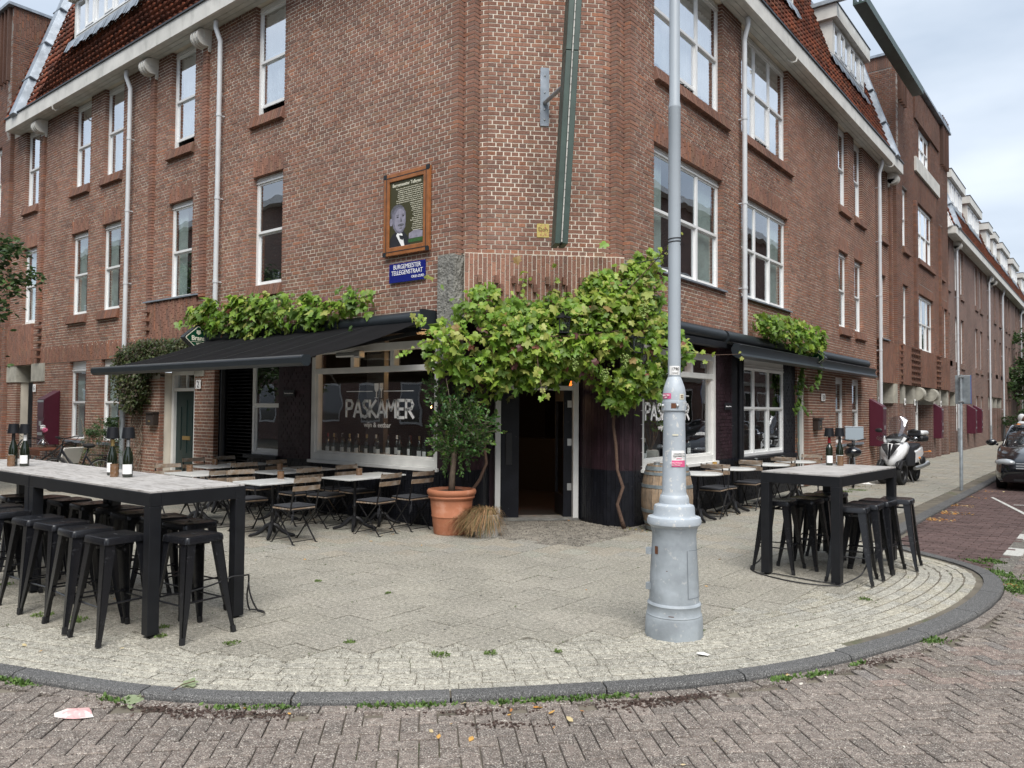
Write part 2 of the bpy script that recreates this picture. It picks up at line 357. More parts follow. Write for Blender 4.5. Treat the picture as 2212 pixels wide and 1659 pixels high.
MT['lampup'] = mat('grey_lamp_tube', (.40, .45, .50), .42, var=.08, vscale=3)
MT['lampworn'] = mat('grey_lamp_worn', (.34, .38, .415), .55, var=.3, vscale=5, bump=.3, bscale=25, col2=(.47, .49, .50), c2lo=.60, c2hi=.66, c2scale=22)
MT['rust'] = mat('rust', (.15, .06, .03), .8, var=.3, vscale=30)
MT['oak'] = mat('oak_stave', (.33, .235, .155), .8, var=.35, vscale=9, bump=.4, bscale=40, col2=(.17, .145, .12), c2lo=.45, c2hi=.7, c2scale=6, streak=(6, 6, .8))
MT['hoop'] = mat('galvanised_hoop', (.25, .29, .31), .5, metal=.5, var=.25, vscale=14)
MT['maroon'] = mat('maroon_metal', (.085, .012, .028), .42, var=.08)
MT['steel'] = mat('brushed_steel', (.55, .56, .56), .35, metal=.8)
MT['galv'] = mat('galvanised_steel', (.36, .40, .43), .5, metal=.4, var=.25, vscale=9)
MT['brass'] = mat('brass', (.55, .40, .17), .35, metal=.8)
MT['blue'] = mat('enamel_blue', (.012, .020, .20), .2, coat=.5)
MT['wood'] = mat('varnished_wood', (.34, .13, .045), .35, var=.25, vscale=10, coat=.3)
MT['teak'] = mat('teak', (.17, .060, .030), .5, var=.3, vscale=12)
MT['rubber'] = mat('rubber', (.012, .012, .013), .8)
MT['white_gloss'] = mat('white_gloss', (.78, .79, .80), .22, coat=.6)
MT['black_gloss'] = mat('black_gloss', (.008, .009, .012), .12, coat=1.0)
MT['plastic'] = mat('black_plastic', (.018, .018, .02), .5)
MT['print_white'] = mat('white_print', (.93, .93, .92), .5)
MT['print_black'] = mat('black_print', (.015, .015, .015), .6)
MT['pink'] = mat('pink_print', (.75, .12, .28), .5)
MT['bottle'] = mat('dark_bottle_glass', (.010, .016, .008), .08, spec=.8, coat=.5)
MT['amber'] = mat('amber_glass', (.19, .105, .055), .15, spec=.8, coat=.4)
MT['clearglass'] = glassmat('clear_glass', (.88, .92, .88), .06, 1.45)
MT['screen'] = glassmat('windscreen', (.80, .80, .84), .12, 1.45)
MT['carglass'] = mat('car_window', (.02, .025, .03), .03, spec=1.0, coat=1.0)
MT['soil'] = mat('soil', (.045, .032, .022), 1, bump=.8, bscale=60)
MT['straw'] = mat('straw', (1, 1, 1), .8, trans=.15)
MT['wicker'] = mat('white_wicker', (.5, .48, .44), .8, bump=.8, bscale=90)
MT['skin'] = mat('skin', (.11, .055, .035), .5)
MT['coat_w'] = mat('pale_coat', (.55, .52, .47), .9)
MT['scarf'] = mat('white_scarf', (.66, .68, .70), .9)
MT['orange'] = mat('orange_cloth', (.75, .28, .08), .9)
MT['darkcloth'] = mat('dark_cloth', (.04, .04, .045), .9)
MT['bulb'] = mat('lit_bulb', (1, .50, .16), .5, tint=False, emis=14)
MT['orangelamp'] = mat('orange_lamp_shade', (1, .16, .02), .5, tint=False, emis=1.3)
MT['greensign'] = mat('sign_green', (.006, .055, .028), .25, coat=.4)
MT['greenmetal'] = mat('dark_green_metal', (.040, .070, .058), .45, var=.25, vscale=6)
MT['cream'] = mat('cream_print', (.70, .68, .55), .5)
MT['olive_print'] = mat('olive_panel', (.050, .047, .016), .4)
MT['bark_dark'] = mat('bark_dark', (.05, .042, .035), .95)
MT['paper'] = mat('paper', (.72, .71, .68), .8)
MT['headlight'] = mat('headlight', (.42, .45, .47), .12, spec=1, coat=1)
MT['plate'] = mat('blue_plate', (.03, .30, .66), .4)
MT['tabletop'] = mat('weathered_tabletop', (.44, .425, .41), .68, var=.15, vscale=3, bump=.35, bscale=40, col2=(.185, .17, .155), c2lo=.50, c2hi=.66, c2scale=5, streak=(1.2, 7, 1), bdist=.004)
MT['bag'] = mat('black_cover_fabric', (.020, .022, .028), .7, bump=.2, bscale=60)
MT['glassgreen'] = glassmat('green_glass', (.35, .5, .42), .08, 1.45)
MT['whiteline'] = mat('white_road_paint', (.66, .66, .62), .8, col2=(.25, .23, .22), c2lo=.52, c2hi=.62, c2scale=22)
MT['column'] = mat('column_tile', (.13, .13, .135), .5)
# ground
MT['slab'] = speckle('pavement_slab', (.295, .28, .24), (.50, .48, .42), (.10, .095, .082), sc=140, amt_l=.57, amt_d=.43, var=.2, mid=.3)
MT['yellow'] = speckle('yellow_clinker', (.36, .345, .295), (.61, .59, .52), (.13, .12, .10), sc=120, amt_l=.57, amt_d=.43, var=.22, mid=.28)
MT['klinker'] = speckle('road_brick', (.212, .180, .157), (.50, .47, .42), (.06, .05, .05), sc=120, amt_l=.60, amt_d=.42, var=.25, mid=.3)
MT['klinkerred'] = speckle('parking_brick', (.135, .090, .084), (.28, .22, .2), (.06, .04, .04), sc=130, amt_l=.68, amt_d=.36, var=.2)
MT['kerb'] = speckle('kerb_stone', (.105, .105, .105), (.27, .27, .265), (.03, .03, .03), sc=150, amt_l=.59, amt_d=.42, var=.2)
MT['cobble'] = speckle('pebble_stone', (.215, .195, .165), (.30, .28, .24), (.05, .045, .04), sc=45, amt_l=.60, amt_d=.43, var=.2, bump=.9)
MT['joint'] = mat('joint_sand', (.155, .137, .108), 1, var=.4, vscale=3, bump=.5, bscale=60, col2=(.085, .10, .045), c2lo=.58, c2hi=.66, c2scale=1.2)
# ------------------------------------------------------------------ many alike pieces: the 300 that show largest are objects, the rest one joined part
_cm = np.array(cam.matrix_world.inverted())
def inview(P, margin=.02):
    q = np.c_[P, np.ones(len(P))]@_cm.T; d = -q[:, 2]
    x = q[:, 0]/np.maximum(d, 1e-6)*1664/2212; y = q[:, 1]/np.maximum(d, 1e-6)*1664/2212
    return (d > .3) & (abs(x) < .5+margin) & (abs(y) < .375+margin), d
UBOX = (np.array([(-.5, -.5, -.5), (.5, -.5, -.5), (.5, .5, -.5), (-.5, .5, -.5), (-.5, -.5, .5), (.5, -.5, .5), (.5, .5, .5), (-.5, .5, .5)]), BOXF)
def cham(a=.04):
    """unit block, its front edges worn off"""
    h = .5; V = []
    for z, s in ((-h, h), (h-a*1.5, h), (h, h-a)):
        V += [(-s, -s, z), (s, -s, z), (s, s, z), (-s, s, z)]
    F = [(8, 9, 10, 11)]
    for k in (0, 4):
        F += [(k+i, k+(i+1) % 4, k+4+(i+1) % 4, k+4+i) for i in range(4)]
    return np.array(V), F
def pieces(name, stuffname, unit, T, tints, m, parent, n=300, want=None, variants=6, smooth=False):
    """T: (k,4,4) world matrices of unit pieces; tints: (k,3)"""
    T = np.asarray(T, float); tints = np.asarray(tints, float)
    if not len(T): return
    V, F = unit; V = np.asarray(V, float)
    ok, d = inview(T[:, :3, 3]); size = np.linalg.norm(T[:, :3, 0], axis=1)*np.linalg.norm(T[:, :3, 1], axis=1)
    sc = np.where(ok, size/d**2, -1)
    if want is not None: sc = np.where(want, sc, -1)
    order = np.argsort(-sc)[:n]; order = [i for i in order if sc[i] > 0]
    if order:
        tv = tints[order]; ks = np.argsort(tv.sum(1)); groups = np.array_split(ks, min(variants, len(order)))
        for g in groups:
            if not len(g): continue
            b = MB(); b.add(V, F, tuple(tv[g].mean(0))); me = b.mesh(name, smooth); me.materials.append(m)
            for k in g:
                M = T[order[k]]
                o = bpy.data.objects.new(name, me); COL.objects.link(o)
                if parent is not None:
                    o.parent = parent; o.matrix_basis = wmat(parent).inverted()@Matrix(M.tolist())
                else: o.matrix_basis = Matrix(M.tolist())
    rest = np.ones(len(T), bool); rest[order] = False
    if rest.any():
        R = T[rest]; tr_ = tints[rest]; k = len(R); nv = len(V)
        P = np.einsum('kij,vj->kvi', R[:, :3, :3], V)+R[:, None, :3, 3]
        b = MB(); me = bpy.data.meshes.new(stuffname)
        me.vertices.add(k*nv); me.vertices.foreach_set('co', P.astype(np.float32).ravel())
        ls = np.array([len(f) for f in F], np.int32); fl = np.array([i for f in F for i in f], np.int32)
        tot = len(fl)*k; me.loops.add(tot)
        me.loops.foreach_set('vertex_index', (fl[None, :]+(np.arange(k)*nv)[:, None]).astype(np.int32).ravel())
        LS = np.tile(ls, k); me.polygons.add(len(LS)); me.polygons.foreach_set('loop_start', np.concatenate(([0], np.cumsum(LS)[:-1])).astype(np.int32))
        me.polygons.foreach_set('use_smooth', np.full(len(LS), bool(smooth)))
        at = me.attributes.new('tint', 'FLOAT_COLOR', 'FACE')
        c = np.ones((k, len(F), 4), np.float32); c[:, :, :3] = tr_[:, None, :]; at.data.foreach_set('color', c.ravel())
        me.update(calc_edges=True)
        o = mkobj(stuffname, me, m, parent); o['kind'] = 'stuff'; return o

# ------------------------------------------------------------------ brickwork
CH = .065
BRC = np.array([(.270, .130, .095), (.245, .125, .096), (.205, .118, .098), (.295, .142, .096), (.350, .140, .075), (.262, .160, .112), (.150, .102, .090), (.290, .178, .120)])
BRP = np.array([.24, .22, .16, .12, .06, .08, .07, .05]); BRP = BRP/BRP.sum()
def brick_tint(k, dirt=1.0, pal=BRC, p=BRP):
    mean = np.array((.330, .184, .134)); c = (mean+.52*(pal[nrg.choice(len(pal), k, p=p)]-mean))*nrg.uniform(.86, 1.12, (k, 1))
    return c*dirt
class Wall:
    """coursed brick boxes on a frame; regions already taken are skipped"""
    def __init__(s, F, u0, u1, z0, z1, block=(), phase=0): s.F = F; s.u0, s.u1, s.z0, s.z1 = u0, u1, z0, z1; s.block = list(block); s.T = []; s.C = []; s.full = []; s.phase = phase
    def put(s, u0, u1, z0, z1, n1=0, n0=-.1, soot=1, full=True, tilt=0, col=None):
        j = rng.uniform(-.0025, .003)
        L = np.diag([u1-u0, z1-z0, n1-n0, 1.0])
        L[:3, 3] = ((u0+u1)/2, (z0+z1)/2, (n0+n1)/2+j)
        R = rotm('Z', rng.uniform(-.006, .006)); R2 = tr(*L[:3, 3]); L[:3, 3] = 0
        if tilt: R = rotm('X', tilt)@R
        s.T.append(s.F@R2@R@L); s.C.append(soot if col is None else col); s.full.append(full)
    def courses(s, n1=0, dirt=None):
        k0 = int(round(s.z0/CH)); k1 = int(round(s.z1/CH)); J = .011
        for k in range(k0, k1):
            z = k*CH; zm = z+CH/2; iv = [(s.u0, s.u1)]
            for (a, b, c, d) in s.block:
                if c < zm < d:
                    nv = []
                    for (p, q) in iv:
                        if b <= p or a >= q: nv.append((p, q)); continue
                        if a > p: nv.append((p, a))
                        if b < q: nv.append((b, q))
                    iv = nv
            J = .016; st = k % 2 == 0; mod = .224 if st else .112
            off = (.112 if (k//2) % 2 else 0) if st else .056
            for (p, q) in iv:
                if q-p < .02: continue
                i = math.floor((p-off-s.phase)/mod); x = i*mod+off+s.phase
                segs = []
                while x < q:
                    a, b = max(x, p), min(x+mod, q)
                    if b-a > 1e-6: segs.append([a, b])
                    x += mod
                if len(segs) > 1 and segs[0][1]-segs[0][0] < .05: segs[1][0] = segs[0][0]; segs.pop(0)
                if len(segs) > 1 and segs[-1][1]-segs[-1][0] < .05: segs[-2][1] = segs[-1][1]; segs.pop()
                for a, b in segs:
                    ea = 0 if abs(a-p) < 1e-6 else J/2; eb = 0 if abs(b-q) < 1e-6 else J/2
                    so = 1.0
                    if dirt: so = dirt((a+b)/2, zm)
                    s.put(a+ea, b-eb, z+J/2, z+CH-J/2, n1, soot=so)
    def soldiers(s, u0, u1, z0, z1, n1=0, w=.065, ln=None, soot=1, tilt=0, n0=-.1):
        J = .010; n = max(1, round((u1-u0)/w)); w = (u1-u0)/n
        for i in range(n):
            a = u0+i*w
            if ln is None: segs = [(z0, z1)]
            else:
                st = [0, .5, .25, .75][i % 4]*ln; z = z0-st; segs = []
                while z < z1:
                    p, q = max(z, z0), min(z+ln, z1)
                    if q-p > .035: segs.append((p, q))
                    z += ln
            for p, q in segs: s.put(a+J/2, a+w-J/2, p+J/2, q-J/2, n1, n0=n0, soot=soot, tilt=tilt)
def backing(b, F, u0, u1, z0, z1, holes, n1=-.006, n0=-.3):
    holes = [(h[0]-.013, h[1]+.013, h[2]-.013, h[3]+.013) for h in holes]
    us = sorted({u0, u1, *[h[0] for h in holes], *[h[1] for h in holes]}); us = [u for u in us if u0 <= u <= u1]
    zs = sorted({z0, z1, *[h[2] for h in holes], *[h[3] for h in holes]}); zs = [z for z in zs if z0 <= z <= z1]
    for i in range(len(us)-1):
        run = None
        for j in range(len(zs)-1):
            um, zm = (us[i]+us[i+1])/2, (zs[j]+zs[j+1])/2
            hole = any(h[0] < um < h[1] and h[2] < zm < h[3] for h in holes)
            if not hole:
                if run is None: run = [zs[j], zs[j+1]]
                else: run[1] = zs[j+1]
            if (hole or j == len(zs)-2) and run:
                b.box((us[i], run[0], n0), (us[i+1], run[1], n1), T=F); run = None
def emit_walls(walls, parent, n=300, m='brick', name='brick', pal=BRC, p=BRP):
    T = np.array([t for w in walls for t in w.T]); so = [c for w in walls for c in w.C]
    tint = brick_tint(len(T), 1.0, pal, p)*np.array([[c]*3 if np.isscalar(c) else c for c in so])
    pieces(name, 'brickwork', UBOX, T, tint, MT[m], parent, n)

# ------------------------------------------------------------------ windows
def win(parent, F, u0, u1, z0, z1, bays=1, n=-.09, curtain='net', glass='glass', split=.5, fw=.06, openb=(), head=.10, rnd=None):
    """wooden or plastic sash windows: outer frame, mullions, meeting rail, sashes; the panes are sub-parts"""
    G = shift(F, 0, 0, n); b = MB(G); D = .05
    zt = z1-head
    b.box((u0, z0, -.06), (u0+fw, z1, 0)); b.box((u1-fw, z0, -.06), (u1, z1, 0))
    b.box((u0+fw, z0, -.06), (u1-fw, z0+fw*.9, .012)); b.box((u0+fw, zt-fw*.2, -.06), (u1-fw, z1, .0)); b.box((u0, zt-.012, .0), (u1, zt+.012, .018)); b.box((u0, zt+.045, .0), (u1, zt+.06, .012))
    bw = (u1-u0-2*fw)/bays; lo, hi = z0+fw*.9, zt-fw*.2; zm = lo+(hi-lo)*split
    for i in range(1, bays): b.box((u0+fw+i*bw-.03, lo, -.06), (u0+fw+i*bw+.03, hi, .004))
    panes = []
    for i in range(bays):
        a = u0+fw+i*bw+(.03 if i else 0); c = u0+fw+(i+1)*bw-(.03 if i < bays-1 else 0)
        up = .16 if i in openb else 0
        t = .035                                   # upper sash proud, lower sash behind
        b.box((a, zm, -.035), (c, zm+.045, .004)); b.box((a, hi-t, -.035), (c, hi, -.006)); b.box((a, zm+.045, -.035), (a+t*.8, hi-t, -.006)); b.box((c-t*.8, zm+.045, -.035), (c, hi-t, -.006))
        panes.append((a+t*.8, c-t*.8, zm+.045, hi-t, -.022))
        l2 = lo+up; h2 = zm+up
        b.box((a, l2, -.055), (c, l2+.055, -.036)); b.box((a, l2+.055, -.055), (a+t, h2, -.036)); b.box((c-t, l2+.055, -.055), (c, h2, -.036)); b.box((a+t, h2-.03, -.055), (c-t, h2, -.036))
        panes.append((a+t, c-t, l2+.055, h2-.03, -.046))
    w = b.obj('window', MT['upvc'], parent)
    for (a, c, p, q, d) in panes:
        g = MB(G); g.box((a, p, d-.004), (c, q, d+.004)); g.obj('pane', MT[glass], w)
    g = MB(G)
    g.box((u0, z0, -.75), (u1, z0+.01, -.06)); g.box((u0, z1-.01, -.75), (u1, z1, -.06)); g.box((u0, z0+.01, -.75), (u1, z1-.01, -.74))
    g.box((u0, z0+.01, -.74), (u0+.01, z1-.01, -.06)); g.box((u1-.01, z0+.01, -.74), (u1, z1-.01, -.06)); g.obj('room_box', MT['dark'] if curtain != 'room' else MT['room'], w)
    if curtain in ('net', 'drape', 'blind'):
        c = MB(G); z_lo = lo+.0; z_hi = hi
        if curtain == 'blind':
            zz = hi; 
            while zz > lo+.02: c.box((u0+fw, zz-.045, -.12), (u1-fw, zz-.005, -.105)); zz -= .05
            mm = MT['drape']
        elif curtain == 'net':
            k = int((u1-u0)/.03); xs = np.linspace(u0+fw*.5, u1-fw*.5, k)
            z_hi = hi-(.18 if (rnd or 0) > .5 else .0); z_lo = lo+(up*0)+ (.22 if openb else 0)
            pts = [(x, -.13+.018*sin(x*37+3*sin(x*9))) for x in xs]
            for i in range(k-1):
                c.poly([(pts[i][0], z_lo, pts[i][1]), (pts[i+1][0], z_lo, pts[i+1][1]), (pts[i+1][0], z_hi, pts[i+1][1]), (pts[i][0], z_hi, pts[i][1])])
            mm = MT['curtain']
        else:
            ww = (u1-u0)*(.24 if bays > 1 else .36); k = 14
            for x0_ in (u0+fw*.5, u1-fw*.5-ww):
             xs = [x0_+ww*i/k for i in range(k+1)]
             for i in range(k): c.poly([(xs[i], lo, -.14+.03*(i % 2)), (xs[i+1], lo, -.14+.03*((i+1) % 2)), (xs[i+1], hi, -.14+.03*((i+1) % 2)), (xs[i], hi, -.14+.03*(i % 2))])
            mm = MT['drape']
        c.obj('curtain', mm, w)
    return w
def text(s, size, F, u, z, n, m, parent, name='lettering', align='CENTER', ext=.0015, sx=1.0, shear=0, bold=0, spacing=1.0):
    cu = bpy.data.curves.new(name, 'FONT'); cu.body = s; cu.size = size; cu.align_x = align; cu.extrude = ext; cu.shear = shear; cu.offset = bold; cu.space_character = spacing
    cu.resolution_u = 3
    o = bpy.data.objects.new(name, cu); COL.objects.link(o)
    dg = bpy.context.evaluated_depsgraph_get(); dg.update(); me = bpy.data.meshes.new_from_object(o.evaluated_get(dg))
    bpy.data.objects.remove(o); bpy.data.curves.remove(cu)
    M = F@tr(u, z, n)@np.diag([sx, 1, 1, 1.0])
    me.transform(Matrix(M.tolist())); 
    at = me.attributes.new('tint', 'FLOAT_COLOR', 'FACE'); at.data.foreach_set('color', np.ones(len(me.polygons)*4, np.float32))
    me.materials.clear()
    return mkobj(name, me, m, parent)
def strokes(b, lines, w, d=.003):
    for l in lines:
        for i in range(len(l)-1):
            p, q = Vector((*l[i], 0)), Vector((*l[i+1], 0)); dd = (q-p)
            if dd.length < 1e-6: continue
            t = dd.normalized()*w*.25; nn = Vector((-dd.y, dd.x, 0)).normalized()*w/2; p = p-t; q = q+t
            b.prism([(p+nn).xy, (p-nn).xy, (q-nn).xy, (q+nn).xy][::1], 0, d)

# ================================================================== THE CORNER BUILDING
bld = thing('corner_building', 'dark red brick corner block with cafe on ground floor and chamfered corner', 'building', (-1.6, 1.6, 0))
W2, W1 = (7.10, 9.22), (3.93, 5.98)
LU = [(-6.95, -6.03), (-10.02, -9.08), (-13.12, -12.18), (-14.80, -13.86), (-17.86, -16.95)]
RU = [(2.55, 5.18, 3), (6.10, 8.72, 3), (12.60, 13.46, 1), (14.10, 14.97, 1), (16.88, 17.68, 1)]
def soot(u, z):
    return 1.0 if z < 7.6 else max(.62, 1-.22*(z-7.6))
TOPZ = 9.23
# openings, left
opL = [(a, b, *W2) for a, b in LU]+[(a, b, *W1) for a, b in LU]
solL = [(a, b, 5.98, 6.31) for a, b in LU]+[(a-.10, b+.02, 6.87, 7.10) for a, b in LU]+[(a-.10, b+.02, 3.70, 3.93) for a, b in (LU[0], LU[2], LU[3])]
panL = [(-10.80, -8.80, 2.80, 3.93), (-18.8, -17.02, 2.80, 3.90)]
bandL = [(-17.02, -10.80, 2.80, 3.20)]
postL = [(-2.15, -1.70, 2.3, 3.93)]
gL = [(-14.74, -13.80, .88, 2.80), (-13.00, -12.07, .88, 2.80), (-18.08, -16.95, 0, 2.80), (-10.24, -8.85, 0, 2.80)]
blackL = [(-8.14, -1.75, 0, 2.4), (-8.14, -2.15, 2.4, 3.12)]
wL = Wall(FL, -18.75, -1.81, 0.0, 9.23, opL+solL+panL+bandL+postL+gL+blackL); wL.courses(dirt=soot)
for a, b in LU:
    wL.soldiers(a, b, 5.98, 6.31, .004, ln=.21)
    wL.soldiers(a-.10, b+.02, 6.88, 7.10, .055, tilt=-.25, soot=.72)
for a, b in (LU[0], LU[2], LU[3]): wL.soldiers(a-.10, b+.02, 3.71, 3.93, .055, tilt=-.25, soot=.72)
for r in panL: wL.soldiers(*r, .05, ln=.21)
for r in bandL: wL.soldiers(*r, .01, ln=.21)
# pilaster strips with a corbel on each, left
for u in (-8.62, -10.74, -16.58):
    for k in range(int(3.93/CH), int(9.0/CH)):
        wL.put(u-.085, u+.085, k*CH+.0055, (k+1)*CH-.0055, .06, soot=soot(u, k*CH))
    for k, zz in enumerate(np.arange(2.95, 3.9, .195)):
        wL.put(u-.11, u+.11, zz, zz+.054, .13, soot=.8)
# zigzag of the corner, left and right, then the chamfer
def seg(p, q):
    p = Vector((*p, 0)); q = Vector((*q, 0)); d = (q-p).normalized(); n = Vector((d.y, -d.x, 0)); return frame(p, d, n), (q-p).length
zig = [(-1.81, 0), (-1.81, .115), (-1.61, .115), (-1.61, .23), (-1.485, .283)]
mir = [(-y, -x) for x, y in zig][::-1]
walls = [wL]; segs = []
for path in (zig, mir):
    for i in range(len(path)-1): segs.append(seg(path[i], path[i+1]))
for F, ln in segs:
    w = Wall(F, 0, ln, 3.965, 9.23, phase=rng.choice((0, .112))); w.courses(); walls.append(w)
wC = Wall(FC, -.85, .85, 3.965, 9.23); wC.courses(); walls.append(wC)
FB = shift(FC, 0, 0, .06)
wB = Wall(FB, -1.17, 1.17, 3.03, 3.95); wB.soldiers(-1.17, 1.17, 3.03, 3.95, 0, ln=.215)
for i in range(9):
    u = -.98+i*.245
    for dz, du in ((3.52, 0), (3.40, .065)): wB.put(u+du, u+du+.053, dz, dz+.11, .06, n0=0, soot=.75)
walls.append(wB)
# right facade
opR = [(a, b, *W2) for a, b, _ in RU]+[(a, b, 3.91, 5.92) for a, b, _ in RU]
solR = [(a, b, 5.92, 6.25) for a, b, _ in RU]+[(a-.0, b+.25, 6.87, 7.10) for a, b, _ in RU]+[(a, b+.2, 3.68, 3.91) for a, b, _ in RU[2:4]]
panR = [(16.75, 18.75, 2.62, 3.91)]; bandR = [(9.15, 16.35, 2.72, 3.05)]
gR = [(12.26, 13.16, .88, 2.62), (13.80, 14.72, .88, 2.62), (16.72, 18.75, 0, 2.62), (9.30, 10.08, 0, 2.5)]
blackR = [(1.75, 9.28, 0, 2.4), (2.15, 9.28, 2.4, 3.12)]; postR = [(1.70, 2.15, 2.3, 3.93)]
wR = Wall(FR, 1.81, 18.75, 0, 9.23, opR+solR+panR+bandR+gR+blackR+postR, phase=.05); wR.courses(dirt=soot)
for a, b, _ in RU:
    wR.soldiers(a, b, 5.92, 6.25, .004, ln=.21)
    wR.soldiers(a, b+.25, 6.88, 7.10, .055, tilt=-.25, soot=.72)
for a, b, _ in RU[2:4]: wR.soldiers(a, b+.2, 3.69, 3.91, .055, tilt=-.25, soot=.72)
for r in panR: wR.soldiers(*r, .05, ln=.21, soot=.85)
for r in bandR: wR.soldiers(*r, .02, ln=.21)
for u in (18.2,):
    for k in range(int(3.93/CH), int(9.0/CH)): wR.put(u-.085, u+.085, k*CH+.0055, (k+1)*CH-.0055, .06, soot=.8)
for u in (16.62,):
    for zz in np.arange(2.9, 3.9, .195): wR.put(u-.11, u+.11, zz, zz+.054, .13, soot=.8)
walls.append(wR)
# painted ground floor brick under the shop windows is separate
bw = MB()
backing(bw, FL, -18.75, -1.825, 0, 9.4, opL+gL+blackL+[(-10.8, -8.8, 2.45, 2.8), (-18.8, -16.95, 2.45, 2.8)])
backing(bw, FR, 1.825, 18.75, 0, 9.4, opR+gR+blackR)
bw.box((-.85, 3.9, -.3), (.85, 9.4, -.006), T=FC); bw.box((-1.17, 3.03, -.3), (1.17, 3.955, -.006), T=FB)
for F, ln in segs: bw.box((.013, 3.95, -.2), (ln-.013, 9.4, -.007), T=F)
wall = bw.obj('wall', MT['mortar'], bld)
emit_walls(walls, wall, 300)
# floors and inner walls so that the rooms are dark
iw = MB()
for z in (3.14, 6.5, 9.32):
    iw.box((-18.7, .32, z), (-6.0, 8.0, z+.12)); iw.box((-6.0, 3.2, z), (-.32, 18.7, z+.12)); iw.prism([(-6.0, .32), (-2.1, .32), (-.32, 2.1), (-.32, 3.2), (-6.0, 3.2)], z, z+.12)
iw.box((-18.7, 8.0, 0), (-6.0, 8.2, 9.4)); iw.box((-6.2, 8.2, 0), (-6.0, 18.7, 9.4)); iw.box((-8.3, .32, 0), (-8.15, 8.0, 3.14)); iw.box((-6.0, 9.4, 0), (-.32, 9.55, 3.14))
iw.prism([(-8.15, .05), (-2.15, .05), (-2.05, 1.12), (-1.12, 2.05), (-.05, 2.15), (-.05, 9.4), (-8.15, 9.4)], -.02, .006)
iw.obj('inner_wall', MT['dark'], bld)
# upper windows
for i, (a, b) in enumerate(LU):
    win(bld, FL, a, b, *W2, curtain='net', glass='glass_up', openb=(0,) if i in (0, 1) else (), rnd=.8 if i > 1 else .1)
    win(bld, FL, a, b, *W1, curtain=['none', 'drape', 'drape', 'drape', 'net'][i], glass='glass')
for i, (a, b, n_) in enumerate(RU):
    win(bld, FR, a, b, *W2, bays=n_, curtain='net', glass='glass_up', openb=(1,) if n_ == 3 else (), rnd=.8)
    win(bld, FR, a, b, 3.91, 5.92, bays=n_, curtain='drape', glass='glass')
for a, b in ((-14.74, -13.80), (-13.00, -12.07)): win(bld, FL, a, b, .88, 2.80, curtain='drape', head=.22, split=.52)
for a, b in ((12.26, 13.16), (13.80, 14.72)): win(bld, FR, a, b, .88, 2.62, curtain='blind', head=.14, split=.52)
# thin concrete sills
sl = MB(); 
for a, b in ((-14.78, -13.76), (-13.04, -12.03)): sl.box((a, .82, -.1), (b, .88, .05), T=FL)
for a, b in ((12.22, 13.2), (13.76, 14.78)): sl.box((a, .82, -.1), (b, .88, .05), T=FR)
sl.box((-10.9, 3.94, -.09), (-8.7, 3.97, .09), T=FL); sl.box((16.7, 3.92, -.09), (17.9, 3.95, .09), T=FR); sl.box((2.5, 3.88, -.09), (5.3, 3.908, .06), T=FR); sl.box((6.05, 3.88, -.09), (8.85, 3.908, .06), T=FR)
each(sl, 'sill', MT['zinc'], bld)
# cast stone posts at the foot of the chamfer
def rough_post(x0, x1, y0, y1, z0, z1, parent):
    b = MB(); nx, nz_ = 7, 26
    def face(P, U, Vv, nn):
        V = []; 
        for j in range(nz_+1):
            for i in range(nx+1):
                e = 0 if i in (0, nx) or j in (0, nz_) else rng.uniform(-.004, .016)
                V.append(tuple(Vector(P)+Vector(U)*i/nx+Vector(Vv)*j/nz_+Vector(nn)*e))
        b.add(V, [(j*(nx+1)+i, j*(nx+1)+i+1, (j+1)*(nx+1)+i+1, (j+1)*(nx+1)+i) for j in range(nz_) for i in range(nx)])
    h = (0, 0, z1-z0)
    face((x0, y0, z0), (x1-x0, 0, 0), h, (0, -1, 0)); face((x1, y0, z0), (0, y1-y0, 0), h, (1, 0, 0)); face((x0, y0, z0), (0, y1-y0, 0), h, (-1, 0, 0))
    b.poly([(x0, y0, z1), (x1, y0, z1), (x1, y1, z1), (x0, y1, z1)]); b.poly([(x0, y0, z0), (x1, y0, z0), (x1, y1, z0), (x0, y1, z0)])
    face((x0, y1, z0), (x1-x0, 0, 0), h, (0, 1, 0))
    return b.obj('stone_post', MT['concrete'], parent)
rough_post(-2.12, -1.80, -.07, .16, 2.34, 3.94, bld)
rough_post(-.16, .07, 1.80, 2.12, 2.34, 3.94, bld)

